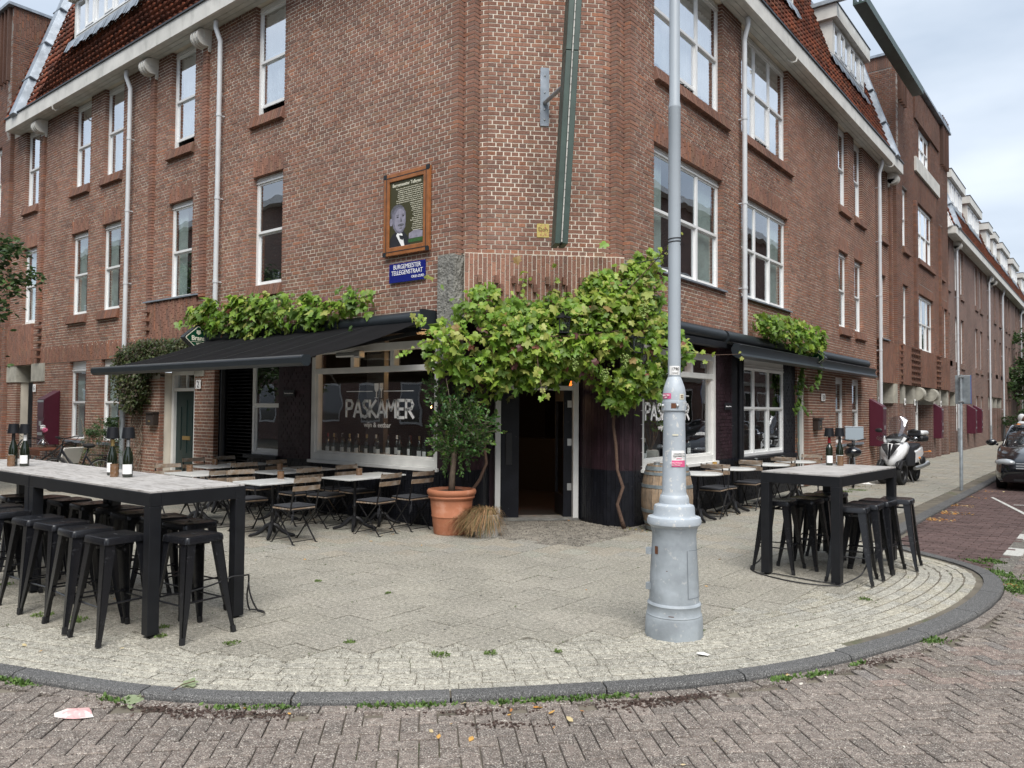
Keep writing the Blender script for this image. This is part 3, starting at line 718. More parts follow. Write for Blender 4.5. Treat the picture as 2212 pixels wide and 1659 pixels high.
# eaves: fascia, soffit boards, gutter edge, corbels, hooks
def eaves(F, u0, u1, parent, side):
    fa = MB(F); n = int(round((u1-u0)/1.35)); w = (u1-u0)/n
    for i in range(n):
        fa.box((u0+i*w+.003, 9.22, .33), (u0+(i+1)*w-.003, 9.55, .38))
    fa.box((u0 if side < 0 else u1-.03, 9.22, 0), ((u0+.03) if side < 0 else u1, 9.55, .33))
    e = fa.obj('fascia', MT['fascia'], parent)
    g = MB(F); g.box((u0-.02, 9.551, .28), (u1+.02, 9.585, .41)); g.obj('gutter_edge', MT['anthracite'], e)
    s = MB(F)
    for k in range(3): s.box((u0, 9.225+.001*k, .008+k*.108), (u1, 9.245, .108+k*.108))
    s.obj('soffit', MT['soffit'], e)
    return e
eaves(FL, -18.28, -.9, bld, -1); eaves(FR, .9, 18.4, bld, 1)
def corbel(F, u, parent):
    b = MB(F)
    for i, (du, r) in enumerate(((-.13, .165), (-.08, .145), (-.03, .165), (.02, .145), (.07, .165))):
        V = [(0.15+r*cos(t), 9.05+r*sin(t)) for t in np.linspace(0, 2*pi, 21)[:-1]]
        b.prism([(x, z) for x, z in V], u+du, u+du+.055, T=np.array([[0, 0, 1, 0], [0, 1, 0, 0], [1, 0, 0, 0], [0, 0, 0, 1.0]]))
    b.box((u-.14, 9.04, 0), (u+.14, 9.22, .16))
    for k in range(4): b.box((u-.13, 8.84+.05*k, 0), (u+.13, 8.89+.05*k+.002, .06+.05*k))
    for k in range(3): b.box((u-.115+k*.09, 8.80, 0), (u-.065+k*.09, 8.84, .05))
    b.obj('corbel', MT['fascia'], parent)
for u in (-8.62, -10.74, -16.58): corbel(FL, u, bld)
corbel(FR, 18.15, bld)
def hook(F, u, parent):
    b = MB(F); b.tube([(u, 9.24, .2), (u, 9.16, .24), (u+.02, 9.10, .30), (u+.05, 9.12, .38), (u+.06, 9.2, .40)], .018, 6); b.obj('hook', MT['fascia'], parent)
hook(FL, -15.2, bld); hook(FR, 8.1, bld); hook(FR, 16.9, bld)
# ------------------------------------------------------------------ roofs
def slope_frame(F):
    G = F.copy(); u, z, n = F[:3, 0], F[:3, 1], F[:3, 2]
    t = z-.33*n; t = t/np.linalg.norm(t); nn = n+.33*z; nn = nn/np.linalg.norm(nn)
    G[:3, 0] = u; G[:3, 1] = t; G[:3, 2] = nn; G[:3, 3] = F[:3, 3]+n*.26+z*9.57; return G
xs = np.linspace(-.5, .56, 8); zs_ = [.15, .0, .0, .15, .55, .95, .8, .3]
TV = [(x, -.5, z*.055+.045) for x, z in zip(xs, zs_)]+[(x, .62, z*.055) for x, z in zip(xs, zs_)]+[(x, -.5, z*.055+.012) for x, z in zip(xs, zs_)]
TILE = (np.array([(x, y, z) for x, y, z in TV]), [(i, i+1, 8+i+1, 8+i) for i in range(7)]+[(16+i, 16+i+1, i+1, i) for i in range(7)])
def roof(F, u0, u1, parent, rows=16, skip=(), n=300, backtop=3.6):
    S = slope_frame(F); b = MB(S); b.box((u0, -.02, -.35), (u1, backtop, -.02)); r = b.obj('roof', MT['tile'], parent)
    T = []; C_ = []; w, h = .205, .215
    for j in range(rows):
        for i in range(int((u1-u0)/w)):
            u = u0+(i+.5)*w; v = .13+j*h
            if any(a < u < c and v > d for a, c, d in skip): continue
            T.append(S@tr(u, v, 0)@rotm('Z', rng.uniform(-.01, .01))@np.diag([w, h, 1, 1.0]))
            base = rng.choice([(.30, .092, .052), (.26, .085, .052), (.34, .11, .058), (.18, .07, .048), (.22, .095, .062)])
            f = rng.uniform(.75, 1.1)*(1.0 if rng.random() > .12 else .5)*(.62 if (j > 5 and rng.random() < .5) else 1)
            C_.append([c*f for c in base])
    pieces('roof_tile', 'roof_tiles', TILE, T, C_, MT['tile'], r, n, smooth=True)
    return r, S
def dormer(F, u0, u1, z0, z1, parent, n=-.1, units=3, deep=1.6):
    """boxy dormer: cap, cheeks, casement row, lead apron"""
    b = MB(F); b.box((u0, z0-.02, n-deep), (u0+.12, z1, n)); b.box((u1-.12, z0-.02, n-deep), (u1, z1, n)); b.box((u0+.12, z0-.02, n-.1), (u1-.12, z0+.06, n)); b.box((u0+.12, z1-.06, n-.1), (u1-.12, z1, n))
    b.box((u0+.12, z0+.06, n-.6), (u1-.12, z1-.06, n-.58))
    d = b.obj('dormer', MT['fascia'], parent)
    c = MB(F); c.box((u0-.12, z1, n-deep), (u1+.12, z1+.36, n+.14)); c.obj('dormer_cap', MT['fascia'], d)
    t = MB(F); t.box((u0-.14, z1+.36, n-deep), (u1+.14, z1+.385, n+.16)); t.obj('dormer_edge', MT['anthracite'], d)
    fr = MB(F); gl = MB(F); w = (u1-u0-.24)/units
    for i in range(units):
        a = u0+.12+i*w; e = a+w; zz0, zz1 = z0+.06, z1-.06
        fr.box((a, zz0, n-.06), (a+.05, zz1, n+.012)); fr.box((e-.05, zz0, n-.06), (e, zz1, n+.012)); fr.box((a+.05, zz0, n-.06), (e-.05, zz0+.05, n+.012)); fr.box((a+.05, zz1-.05, n-.06), (e-.05, zz1, n+.012))
        m_ = (a+e)/2; fr.box((m_-.03, zz0+.05, n-.05), (m_+.03, zz1-.05, n+.008))
        s0 = m_+.03; fr.box((s0, zz0+.05, n-.04), (s0+.045, zz1-.05, n+.025)); fr.box((e-.095, zz0+.05, n-.04), (e-.05, zz1-.05, n+.025)); fr.box((s0+.045, zz0+.05, n-.04), (e-.095, zz0+.1, n+.025)); fr.box((s0+.045, zz1-.1, n-.04), (e-.095, zz1-.05, n+.025))
        gl.box((a+.05, zz0+.05, n-.03), (m_-.03, zz1-.05, n-.024)); gl.box((s0+.045, zz0+.1, n-.01), (e-.095, zz1-.1, n-.004))
    fo = fr.obj('dormer_window', MT['upvc'], d); gl.obj('pane', MT['glass_up'], d); 
    cu = MB(F); cu.box((u0+.14, z0+.08, n-.22), (u1-.14, z1-.08, n-.2)); cu.obj('curtain', MT['curtain'], d)
    ap = MB(F); k = int((u1-u0+.6)/.11)
    for i in range(k):
        a = u0-.3+i*.11; s = .03*sin(i*1.3); ap.poly([(a, z0+.0, n+.02), (a+.11, z0+.0, n+.02), (a+.11, z0-.30-s, n+.13), (a, z0-.30-s, n+.13)])
    ap.obj('lead_apron', MT['zinc'], d)
    return d
S_ = None
rL, SL = roof(FL, -18.7, -1.2, bld, skip=((-17.9, -17.35, 0), (-15.0, -11.6, 1.55)))
rR, SR = roof(FR, 1.2, 18.7, bld, skip=((17.2, 17.75, 0), (12.6, 15.8, 1.6), (6.3, 9.5, 1.6)), n=0)
dormer(FL, -15.0, -11.65, 10.98, 11.95, bld, n=-.02)
dormer(FR, 12.6, 15.75, 11.05, 12.0, bld, n=-.12); dormer(FR, 6.4, 9.5, 11.05, 12.0, bld, n=-.12)
def hip(F, u, parent):
    S = slope_frame(F); b = MB(S)
    for k in range(4):
        v0, v1 = -.1+k*1.15, 1.05+k*1.15; e = .01 if k else 0
        b.prism([(u-.26, 0), (u-.17, .20+e), (u+.15, .20+e), (u+.25, 0)], v0, v1-.01, T=np.array([[1, 0, 0, 0], [0, 0, 1, 0], [0, 1, 0, 0], [0, 0, 0, 1.0]]))
        b.box((u-.28, v1-.03, 0), (u+.27, v1+.01, .225))
    b.obj('lead_strip', MT['zinc'], parent, bevel=.02)
hip(FL, -17.62, rL); hip(FR, 17.45, rR)
b = MB(FL); b.box((-18.7, 12.9, -9), (-1, 13.1, -.9)); b.box((-3.0, 9.4, -9), (-1.0, 12.9, -1.2)); each(b, 'flat_roof', MT['zinc'], bld)
b = MB(FR); b.box((9.0, 12.9, -5.9), (18.7, 13.1, -.9)); b.obj('flat_roof', MT['zinc'], bld)

# ------------------------------------------------------------------ towers at each end and the row beyond
FLT = shift(FL, 0, 0, .1); FRT = shift(FR, 0, 0, .1)
tL = thing('brick_tower', 'taller brown brick tower block at the left edge beside the tiled roof', 'building', (-21, 1, 0))
tw = Wall(FLT, -24.6, -18.75, 0, 13.0, [(-24.6, -18.75, 12.2, 13.0), (-19.9, -19.35, 7.1, 9.1), (-19.9, -19.35, 3.93, 5.98), (-19.9, -19.0, 0, 2.8), (-24.6, -19.0, 2.8, 3.9)])
tw.courses(dirt=lambda u, z: 1.0 if z < 8 else .68); tw.soldiers(-24.6, -18.75, 12.2, 13.0, .0, ln=.21, soot=.6); tw.soldiers(-24.6, -19.0, 2.8, 3.9, .05, ln=.21)
FLs = frame((-18.75, -.1, 0), (0, 1, 0), (1, 0, 0))
ts = Wall(FLs, 0, 3.2, 9.2, 12.2); ts.courses(dirt=lambda u, z: .66); ts.soldiers(0, 3.2, 12.2, 13.0, 0, ln=.21, soot=.6)
for k in range(5): tw.put(-18.98-k*.27, -18.9-k*.27, 10.9, 13.0, .09, soot=.4)
b = MB(); backing(b, FLT, -24.6, -18.76, 0, 13.0, [(-19.9, -19.35, 7.1, 9.1), (-19.9, -19.35, 3.93, 5.98), (-19.9, -19.0, 0, 2.8)]); b.box((0.0, 9.2, -.3), (3.2, 13.0, -.013), T=FLs)
b.box((-24.6, 0, -6), (-24.3, 13, -.3), T=FLT)
two = b.obj('wall', MT['mortar_dark'], tL); emit_walls([tw, ts], two, 0)
b = MB(); b.box((-24.7, 13.0, -3.4), (-18.68, 13.08, .16), T=FLT); b.obj('coping', MT['zinc'], tL)
win(tL, FLT, -19.9, -19.35, 7.1, 9.1, curtain='net', glass='glass_up'); win(tL, FLT, -19.9, -19.35, 3.93, 5.98, curtain='net')

tR = thing('brick_tower', 'taller dark brown brick tower block half way down the right street', 'building', (-1, 23, 0))
TR_ = [(19.60, 20.36, 1), (22.15, 24.85, 3), (26.30, 26.95, 1), (27.20, 27.90, 1)]
hol = [(a, b_, 7.2, 9.2) for a, b_, _ in TR_[:3]]+[(a, b_, 3.93, 5.95) for a, b_, _ in TR_]+[(22.35, 24.5, 10.72, 12.05), (19.0, 28.1, 0, 2.62)]
sol = [(21.5, 25.6, 9.2, 10.2), (18.9, 21.4, 12.9, 13.35), (21.5, 26.1, 12.05, 13.1), (19.0, 28.1, 2.62, 3.93)]+[(a, b_, 5.95, 6.28) for a, b_, _ in TR_]+[(21.55, 26.1, 10.2, 10.72)]+[(a-.0, b_+.25, 6.95, 7.2) for a, b_, _ in TR_[:3]]
tw = Wall(FRT, 18.75, 28.2, 0, 13.3, hol+sol); tw.courses(dirt=lambda u, z: .9 if z < 6.9 else (.75 if z < 9 else .6))
tw.soldiers(21.5, 25.6, 9.2, 10.2, .0, ln=.21, soot=.6); tw.soldiers(21.5, 26.1, 12.05, 13.1, .06, ln=.21, soot=.5); tw.soldiers(18.9, 21.4, 12.9, 13.3, .0, ln=.21, soot=.6)
for a, b_, _ in TR_: tw.soldiers(a, b_, 5.95, 6.28, .004, ln=.21, soot=.85)
for a, b_, _ in TR_[:3]: tw.soldiers(a, b_+.25, 6.96, 7.2, .055, tilt=-.25, soot=.6)
for a, b_ in ((19.0, 19.35), (20.6, 22.1), (25.1, 26.2)):
    for zz in np.arange(2.7, 3.9, .195):
        for q_ in range(int((b_-a)/.3)): tw.put(a+q_*.3, a+q_*.3+.21, zz, zz+.054, .12, soot=.75)
tw.soldiers(19.0, 28.1, 2.62, 3.93, .05, ln=.21, soot=.78)
for a in (19.05, 19.32, 19.6, 19.88): tw.put(a, a+.09, 11.9, 13.3, .10, soot=.4)
for a in (26.6, 26.9, 27.2, 27.5, 27.8): tw.put(a, a+.1, 11.7, 13.7, .12, soot=.4)
for a in (21.44, 26.14):                 # vertical ribs beside the middle bay
    for k in range(int(3.95/CH), int(9.1/CH)): tw.put(a-.1, a+.1, k*CH+.0055, (k+1)*CH-.0055, .08, soot=.75)
FRs = frame((.1, 18.75, 0), (1, 0, 0), (0, -1, 0))
ts = Wall(FRs, -3.4, 0, 9.2, 12.9); ts.courses(dirt=lambda u, z: .66); ts.soldiers(-3.4, 0, 12.9, 13.35, 0, soot=.62)
b = MB(); backing(b, FRT, 18.76, 28.2, 0, 13.3, hol); b.box((-3.4, 9.2, -.3), (0, 13.3, -.013), T=FRs); b.box((28.0, 0, -6), (28.2, 13.3, -.3), T=FRT)
b.box((19.0, 0, -1.3), (28.1, 2.7, -1.2), T=FRT)
two = b.obj('wall', MT['mortar_dark'], tR); emit_walls([tw, ts], two, 0)
b = MB(); b.box((18.68, 13.32, -3.4), (28.25, 13.4, .16), T=FRT); b.box((25.9, 13.4, -1), (28.2, 13.6, .12), T=FRT); b.obj('coping', MT['zinc'], tR)
b = MB(); 
for i in range(5): b.box((21.55+i*.9, 10.2, -.2), (22.447+i*.9, 10.70, .07), T=FRT)
each(b, 'stone_band', MT['stonelight'], tR)
for a, b_, n_ in TR_[:3]: win(tR, FRT, a, b_, 7.2, 9.2, bays=n_, curtain='net', glass='glass_up', rnd=.1)
for a, b_, n_ in TR_: win(tR, FRT, a, b_, 3.93, 5.95, bays=n_, curtain='drape')
win(tR, FRT, 22.35, 24.5, 10.72, 12.05, bays=3, curtain='net', glass='glass_up')
# entrance piers with cast stone heads
def pier(F, a, b_, parent, top=2.62):
    w_ = MB(F); w_.box((a, 0, -1.19), (b_, 2.0, -.01)); o = w_.obj('pier', MT['far'], parent)
    s = MB(F); s.box((a, 2.0, -1.19), (b_, top, -.005)); s.obj('pier_head', MT['stone'], o)
for a, b_ in ((18.5, 18.98), (19.45, 19.85), (21.0, 21.45), (24.6, 25.1), (25.9, 26.3), (27.6, 28.0)): pier(FRT, a, b_, tR)
for u in (21.65, 24.15):
    s = MB(FRT); V = [(.0+.24*cos(t), 2.36+.24*sin(t)) for t in np.linspace(0, 2*pi, 25)[:-1]]
    s.prism(V, u-.15, u+.35, T=np.array([[0, 0, 1, 0], [0, 1, 0, 0], [1, 0, 0, 0], [0, 0, 0, 1.0]])); s.obj('round_bracket', MT['stone'], tR)
win(tR, shift(FRT, 0, 0, -.3), 22.1, 23.9, .9, 2.55, bays=3, curtain='drape', head=.12)
b = MB(FRT); b.box((20.0, 0, -1.18), (20.9, 2.1, -1.12)); b.obj('door', MT['greydoor'], tR); b = MB(FRT); b.box((26.5, 0, -1.18), (27.4, 2.1, -1.12)); b.obj('door', MT['greydoor'], tR)
b = MB(FRT); b.prism([(20.6, -.28), (23, -.28), (23, -.05), (20.6, -.05)], 0, 0.001); 
# beam along the roof edge, carried by an arm
bm = thing('roof_beam', 'long dark green steel beam high above the right street at the roof edge', 'beam', (.6, 15, 12.2))
b = MB(FR); b.box((12.3, 12.05, .46), (19.5, 12.10, .78)); b.box((12.3, 12.10, .46), (19.5, 12.26, .50)); b.box((12.3, 12.10, .74), (19.5, 12.26, .78)); b.box((12.3, 12.10, .60), (19.5, 12.22, .63)); b.obj('beam_profile', MT['greenmetal'], bm)
b = MB(FR); b.box((12.4, 12.36, -.9), (12.54, 12.46, .8)); b.box((12.4, 12.32, .45), (12.54, 12.36, .75)); b.obj('arm', MT['galv'], bm)

rw = thing('terraced_block', 'long brick terrace running to the far end of the right street', 'building', (-1, 53, 0))
RW = [28.35, 30.55, 32.05, 36.55, 38.25, 41.2, 43.9, 46.3, 49.6, 51.2, 55.6, 57.2, 60.3, 63.0, 66.0, 69.5, 71.2, 75.0]
hol = []
for u in RW: hol += [(u, u+.82, 7.1, 9.1), (u, u+.82, 3.93, 5.95)]
for u in RW[1:5]+RW[8:12]+RW[15:]: hol += [(u, u+.82, .9, 2.55)]
for a, c in ((28.4, 30.4), (41.0, 46.9), (59.9, 65)): hol.append((a, c, 0, 2.6))
b = MB(); backing(b, FR, 28.2, 78, 0, 9.3, hol, n1=0); b.box((28.2, 0, -1.3), (78, 2.7, -1.2), T=FR); b.obj('wall', MT['far'], rw)
b = MB(FR)
for u in RW: b.box((u-.05, 6.86, -.05), (u+.95, 7.1, .06)); b.box((u-.05, 3.69, -.05), (u+.95, 3.93, .06))
each(b, 'sill', MT['far'], rw)
b = MB(FR)
for a, c in ((28.25, 30.2), (40.95, 47.0), (59.8, 65.2)): b.box((a, 2.6, 0.0), (c, 3.92, .06))
each(b, 'brick_panel', MT['far'], rw)
def swin(parent, u, z0, z1, bright):
    """far window: frame, rails, two panes"""
    f = MB(FR); f.box((u, z0, -.14), (u+.06, z1, -.09)); f.box((u+.76, z0, -.14), (u+.82, z1, -.09)); f.box((u+.06, z0, -.14), (u+.76, z0+.07, -.085)); f.box((u+.06, z1-.1, -.14), (u+.76, z1, -.085)); f.box((u+.06, (z0+z1)/2-.03, -.14), (u+.76, (z0+z1)/2+.03, -.085))
    w = f.obj('window', MT['upvc'], parent)
    g = MB(FR); g.box((u+.06, z0+.07, -.13), (u+.76, (z0+z1)/2-.03, -.125)); g.obj('pane', MT['glass_up' if bright else 'glass'], w)
    g = MB(FR); g.box((u+.06, (z0+z1)/2+.03, -.12), (u+.76, z1-.1, -.115)); g.obj('pane', MT['glass_up' if bright else 'glass'], w)
    g = MB(FR); g.box((u+.02, z0, -.24), (u+.8, z1, -.2)); g.obj('curtain', MT['curtain' if bright else 'drape'], w)
for u in RW: swin(rw, u, 7.1, 9.1, True); swin(rw, u, 3.93, 5.95, False)
for u in RW[1:5]+RW[8:12]+RW[15:]: swin(rw, u, .9, 2.55, False)
for a in (28.35, 30.1, 41.0, 42.6, 44.4, 46.6, 60, 62, 64.7): pier(FR, a, a+.35, rw)
eaves(FR, 28.4, 78, rw, -1)
rr_, _ = roof(FR, 28.3, 78, rw, rows=15, skip=((28.6, 29.4, 0),), n=0)
hip(FR, 29.1, rr_)
for i, (a, c) in enumerate(((29.9, 33.6), (35.2, 39.2), (42.0, 43.6), (44.9, 46.6), (48.4, 52.4), (54.6, 58.4), (61.5, 63.3), (65.4, 69), (71.5, 75))): dormer(FR, a, c, 11.0, 12.0, rw, n=-.12, units=3 if c-a > 2 else 2)
for u in (34.3, 40.6, 47.6, 53.6, 60.2, 70.2):
    b = MB(FR); b.box((u-.4, 11, -1.9), (u+.4, 13.5, -1.1)); b.box((u-.45, 13.5, -1.95), (u+.45, 13.65, -1.05)); b.obj('chimney', MT['far'], rw)
b = MB(FR); b.box((28.3, 12.9, -6), (78, 13.0, -1.0)); b.obj('flat_roof', MT['zinc'], rw)
for u in (30.4, 41.2, 42.6, 58.4): corbel(FR, u, rw)

# ------------------------------------------------------------------ drain pipes
def drain(F, u, z1, z0, parent, hopper=True, col='pipe', low=True, r=.047, n=.12):
    b = MB(F); pts = [(u, z0, n), (u, z1-.45, n)]
    if hopper: pts += [(u, z1-.38, n), (u-.03, z1-.14, .2), (u-.03, z1, .2)]
    b.tube(pts, r, 12)
    z = z0+.9
    while z < z1-.6: b.tube([(u, z, n), (u, z+.05, n)], r+.008, 12); b.box((u-.015, z+.015, 0), (u+.015, z+.035, n)); z += 1.62
    o = b.obj('drainpipe', MT[col], parent, smooth='auto')
    if low:
        b = MB(F); b.tube([(u, .0, n), (u, z0, n)], r+.012, 12); b.tube([(u, z0-.04, n), (u, z0+.03, n)], r+.02, 12); b.obj('pipe_foot', MT['galv'], o, smooth='auto')
    return o
drain(FL, -7.97, 9.2, 3.2, bld, low=False); drain(FL, -11.63, 9.2, 1.9, bld); drain(FR, 5.95, 9.2, 3.12, bld, low=False); drain(FR, 16.45, 9.2, 1.0, bld)
for u in (30.35, 40.9, 47.1, 58.2, 65.5): drain(FR, u, 9.2, 1.0, rw)

# ------------------------------------------------------------------ the cafe front
def painted(F, regs, parent, z_split=.82, path=None):
    groups = {'purple': [], 'black': []}
    for (u0, u1, z0, z1, style, colr, n1) in regs:
        w = Wall(F, u0, u1, z0, z1)
        if style == 'h': w.courses(n1)
        else: w.soldiers(u0, u1, z0, z1, n1, ln=.21)
        groups[colr] += w.T
    return groups
PG = {'purple': [], 'black': []}
def addp(F, regs):
    g = painted(F, regs, bld)
    for k in g: PG[k] += g[k]
addp(FL, [(-8.12, -6.98, 0, 3.05, 'h', 'black', -.10), (-6.03, -5.16, .82, 3.0, 'h', 'purple', 0), (-6.03, -5.16, 0, .82, 'h', 'black', 0), (-5.16, -1.95, 0, .80, 'v', 'black', .02), (-6.98, -6.03, 0, .84, 'h', 'black', -.0), (-2.14, -1.92, 0.82, 2.34, 'v', 'purple', 0)])
addp(FR, [(1.92, 2.2, .82, 2.34, 'v', 'purple', 0), (1.95, 4.95, 0, .78, 'h', 'black', .0), (4.95, 5.62, .82, 3.0, 'h', 'purple', 0), (4.95, 5.62, 0, .82, 'h', 'black', 0), (5.62, 9.27, 0, .80, 'h', 'black', 0), (8.52, 9.27, .80, 3.0, 'h', 'black', -.04)])
pathL = [(-2.15, 0.0), (-1.92, 0.0), (-1.80, .14), (-1.765, .376), (-1.83, .65), (-1.92, .83), (-2.0, .98), (-2.08, 1.10)]
pathR = [(-y, -x) for x, y in pathL][::-1]
def resample(path, st):
    P = [Vector((*p, 0)) for p in path]; out = [P[0]]; acc = 0; last = P[0]
    for i in range(len(P)-1):
        a, b_ = P[i], P[i+1]; L_ = (b_-a).length; t = 0
        while acc+(L_-t) >= st:
            t += st-acc; out.append(a+(b_-a)*t/L_); acc = 0
        acc += L_-t
    return out
pb = MB(); pbl = MB()
for path in (pathL, pathR):
    R_ = resample(path, .068)
    for i in range(len(R_)-1):
        F, ln = seg(R_[i].xy, R_[i+1].xy); off = [0, .105, .05, .155][i % 4]
        for z0, z1, k in ((0, .82, 'black'), (.82, 3.04, 'purple')):
            z = -off
            while z < 3.05:
                p, q = max(z, z0), min(z+.21, z1)
                if q-p > .03:
                    w = Wall(F, 0, ln, 0, 1); w.put(.003, ln-.003, p+.004, q-.004, .0, n0=-.05); PG[k] += w.T
                z += .21
    for a, c in zip(path[:-1], path[1:]):
        F, ln = seg(a, c); pbl.box((-.01, 0, -.2), (ln+.01, .82, -.006), T=F); pb.box((-.01, .82, -.2), (ln+.01, 3.05, -.006), T=F)
for F, a, c in ((FL, -8.14, -6.95), (FL, -6.05, -5.15), (FL, -5.15, -1.95), (FR, 1.95, 4.94), (FR, 4.94, 5.64), (FR, 5.64, 9.28)):
    lo = .8
    full = (a, c) in ((-8.14, -6.95), (-6.05, -5.15), (4.94, 5.64))
    pbl.box((a, 0, -.32), (c, .8, -.007 if (a, c) != (-8.14, -6.95) else -.106), T=F)
    if full: (pbl if a == -8.14 else pb).box((a, .8, -.32), (c, 3.05, -.007 if a != -8.14 else -.106), T=F)
pbl.box((-6.96, 0, -.3), (-6.04, .84, -.006), T=FL); pbl.box((8.5, .8, -.3), (9.29, 3.05, -.046), T=FR)
pbl.box((5.62, .8, -.3), (5.92, 3.05, -.02), T=FR)
def split_obj(mb, name, m):
    """each stretch of wall between the openings is one object"""
    n0 = len(bld.children); each(mb, name, m, bld); return list(bld.children)[-1]
o1 = split_obj(pb, 'painted_wall', MT['purple']); o2 = split_obj(pbl, 'painted_wall', MT['black'])
for k, o in (('purple', o1), ('black', o2)):
    T = PG[k]; t = nrg.uniform(.8, 1.25, (len(T), 1))*np.ones((1, 3)); pieces('brick', 'painted_brickwork', UBOX, T, t, MT[k], o, 0)
# header boards above the shop windows
b = MB(); b.box((-8.14, 2.86, -.3), (-2.16, 3.12, .02), T=FL); b.box((1.95, 2.86, -.3), (9.28, 3.12, .02), T=FR); b.box((-1.3, 2.98, -1.0), (1.3, 3.03, .05), T=FC); each(b, 'header_board', MT['black'], bld)
# shop windows
def shopwin(F, u0, u1, z0, z1, zt, n=-.05, lights=3):
    b = MB(F); fw = .10
    b.box((u0, z0, n-.1), (u0+fw, z1, n+.03)); b.box((u1-fw, z0, n-.1), (u1, z1, n+.03)); b.box((u0+fw, z1-.12, n-.1), (u1-fw, z1, n+.028)); b.box((u0+fw, z0, n-.1), (u1-fw, z0+.11, n+.028))
    b.box((u0+fw, zt-.045, n-.1), (u1-fw, zt+.045, n+.028)); b.box((u0-.02, z0-.055, n-.1), (u1+.02, z0, n+.09))
    b.box((u0+fw, z0+.11, n-.1), (u0+fw+.035, zt-.045, n)); b.box((u1-fw-.035, z0+.11, n-.1), (u1-fw, zt-.045, n)); b.box((u0+fw, z0+.11, n-.1), (u1-fw, z0+.145, n-.001))
    w_ = (u1-u0-2*fw)/lights
    for i in range(1, lights): b.box((u0+fw+i*w_-.04, zt+.045, n-.1), (u0+fw+i*w_+.04, z1-.12, n+.02))
    w = b.obj('shop_window', MT['white'], bld, bevel=.006)
    g = MB(F); g.box((u0+fw, z0+.12, n-.06), (u1-fw, zt-.04, n-.052)); g.obj('pane', MT['glass_shop'], w)
    for i in range(lights): g = MB(F); g.box((u0+fw+i*w_, zt+.045, n-.06), (u0+fw+(i+1)*w_, z1-.12, n-.052)); g.obj('pane', MT['glass_shop'], w)
    return w
swL = shopwin(FL, -5.14, -2.14, .85, 2.74, 2.33); swR = shopwin(FR, 2.19, 4.93, .83, 2.72, 2.32)
GL = {'P': [[(0, 0), (0, 1), (.38, .98), (.5, .78), (.4, .52), (0, .46)]], 'A': [[(-.0, 0), (.30, 1), (.60, 0)], [(.13, .30), (.47, .30)]],
      'S': [[(.0, .06), (.2, 0), (.4, .1), (.44, .3), (.3, .48), (.12, .62), (.08, .82), (.2, .97), (.42, .96)]], 'K': [[(0, 0), (0, 1)], [(.46, 1), (.02, .48), (.5, 0)]],
      'M': [[(0, 0), (.06, 1), (.34, .42), (.62, 1), (.68, 0)]], 'E': [[(.44, 0), (0, 0), (0, 1), (.44, 1)], [(0, .5), (.38, .5)]],
      'R': [[(0, 0), (0, 1), (.36, .98), (.48, .76), (.38, .52), (0, .46)], [(.16, .47), (.52, 0)]]}
def paskamer(F, ua, ub, z0, h, n, w):
    b = MB(shift(F, 0, 0, n)); adv = {'P': .62, 'A': .66, 'S': .58, 'K': .60, 'M': .84, 'E': .60, 'R': .62}; word = 'PASKAMER'
    tot = sum(adv[c] for c in word)-.12; s = (ub-ua)/tot; x = ua
    for c in word:
        strokes(b, [[(x+px*s, z0+py*h) for px, py in l] for l in GL[c]], .044); x += adv[c]*s
    m_ = (ua+ub)/2; zz = z0+h+.145
    strokes(b, [[(ua, zz), (m_-.15, zz)], [(m_+.12, zz), (ub, zz)]], .012)
    # wine glass and fork
    gz = z0+h+.04
    b.prism([(m_-.105, gz+.23), (m_-.005, gz+.23), (m_-.008, gz+.15), (m_-.03, gz+.10), (m_-.08, gz+.10), (m_-.102, gz+.15)][::-1], 0, .002)
    strokes(b, [[(m_-.055, gz+.1), (m_-.055, gz)]], .014); strokes(b, [[(m_-.09, gz), (m_-.02, gz)]], .010)
    strokes(b, [[(m_+.06, gz+.12), (m_+.06, gz)]], .012)
    for k in range(4): strokes(b, [[(m_+.030+k*.02, gz+.23), (m_+.030+k*.02, gz+.14)]], .009)
    b.prism([(m_+.024, gz+.15), (m_+.048, gz+.105), (m_+.072, gz+.105), (m_+.096, gz+.15)], 0, .002)
    b.obj('lettering', MT['print_white'], w)
    text('wijn & eetbar', .115, F, (ua+ub)/2-.03, z0-.16, n, MT['print_white'], w)
paskamer(FL, -4.31, -2.76, 1.575, .265, -.10+.003, swL); paskamer(FR, 2.47, 3.99, 1.57, .25, -.10+.003, swR)
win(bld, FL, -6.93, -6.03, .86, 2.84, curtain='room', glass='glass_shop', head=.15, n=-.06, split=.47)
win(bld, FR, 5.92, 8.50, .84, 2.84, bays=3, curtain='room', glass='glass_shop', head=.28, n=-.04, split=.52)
b = MB(); b.box((-7.0, .80, -.05), (-5.98, .855, .08), T=FL); b.box((5.7, .78, -.1), (8.6, .835, .10), T=FR); each(b, 'sill', MT['black'], bld)
b = MB(); b.tube([(-7.85, 0, -.02), (-7.85, 2.9, -.02)], .06, 12) if 0 else None
b = MB(FL); b.tube([(-7.80, 0, .0), (-7.80, 3.1, .0)], .06, 12); b.obj('drainpipe', MT['blackmetal'], bld, smooth='auto')
b = MB(FR); b.tube([(5.78, 0, .10), (5.78, 3.1, .10)], .06, 12); b.obj('drainpipe', MT['blackmetal'], bld, smooth='auto')
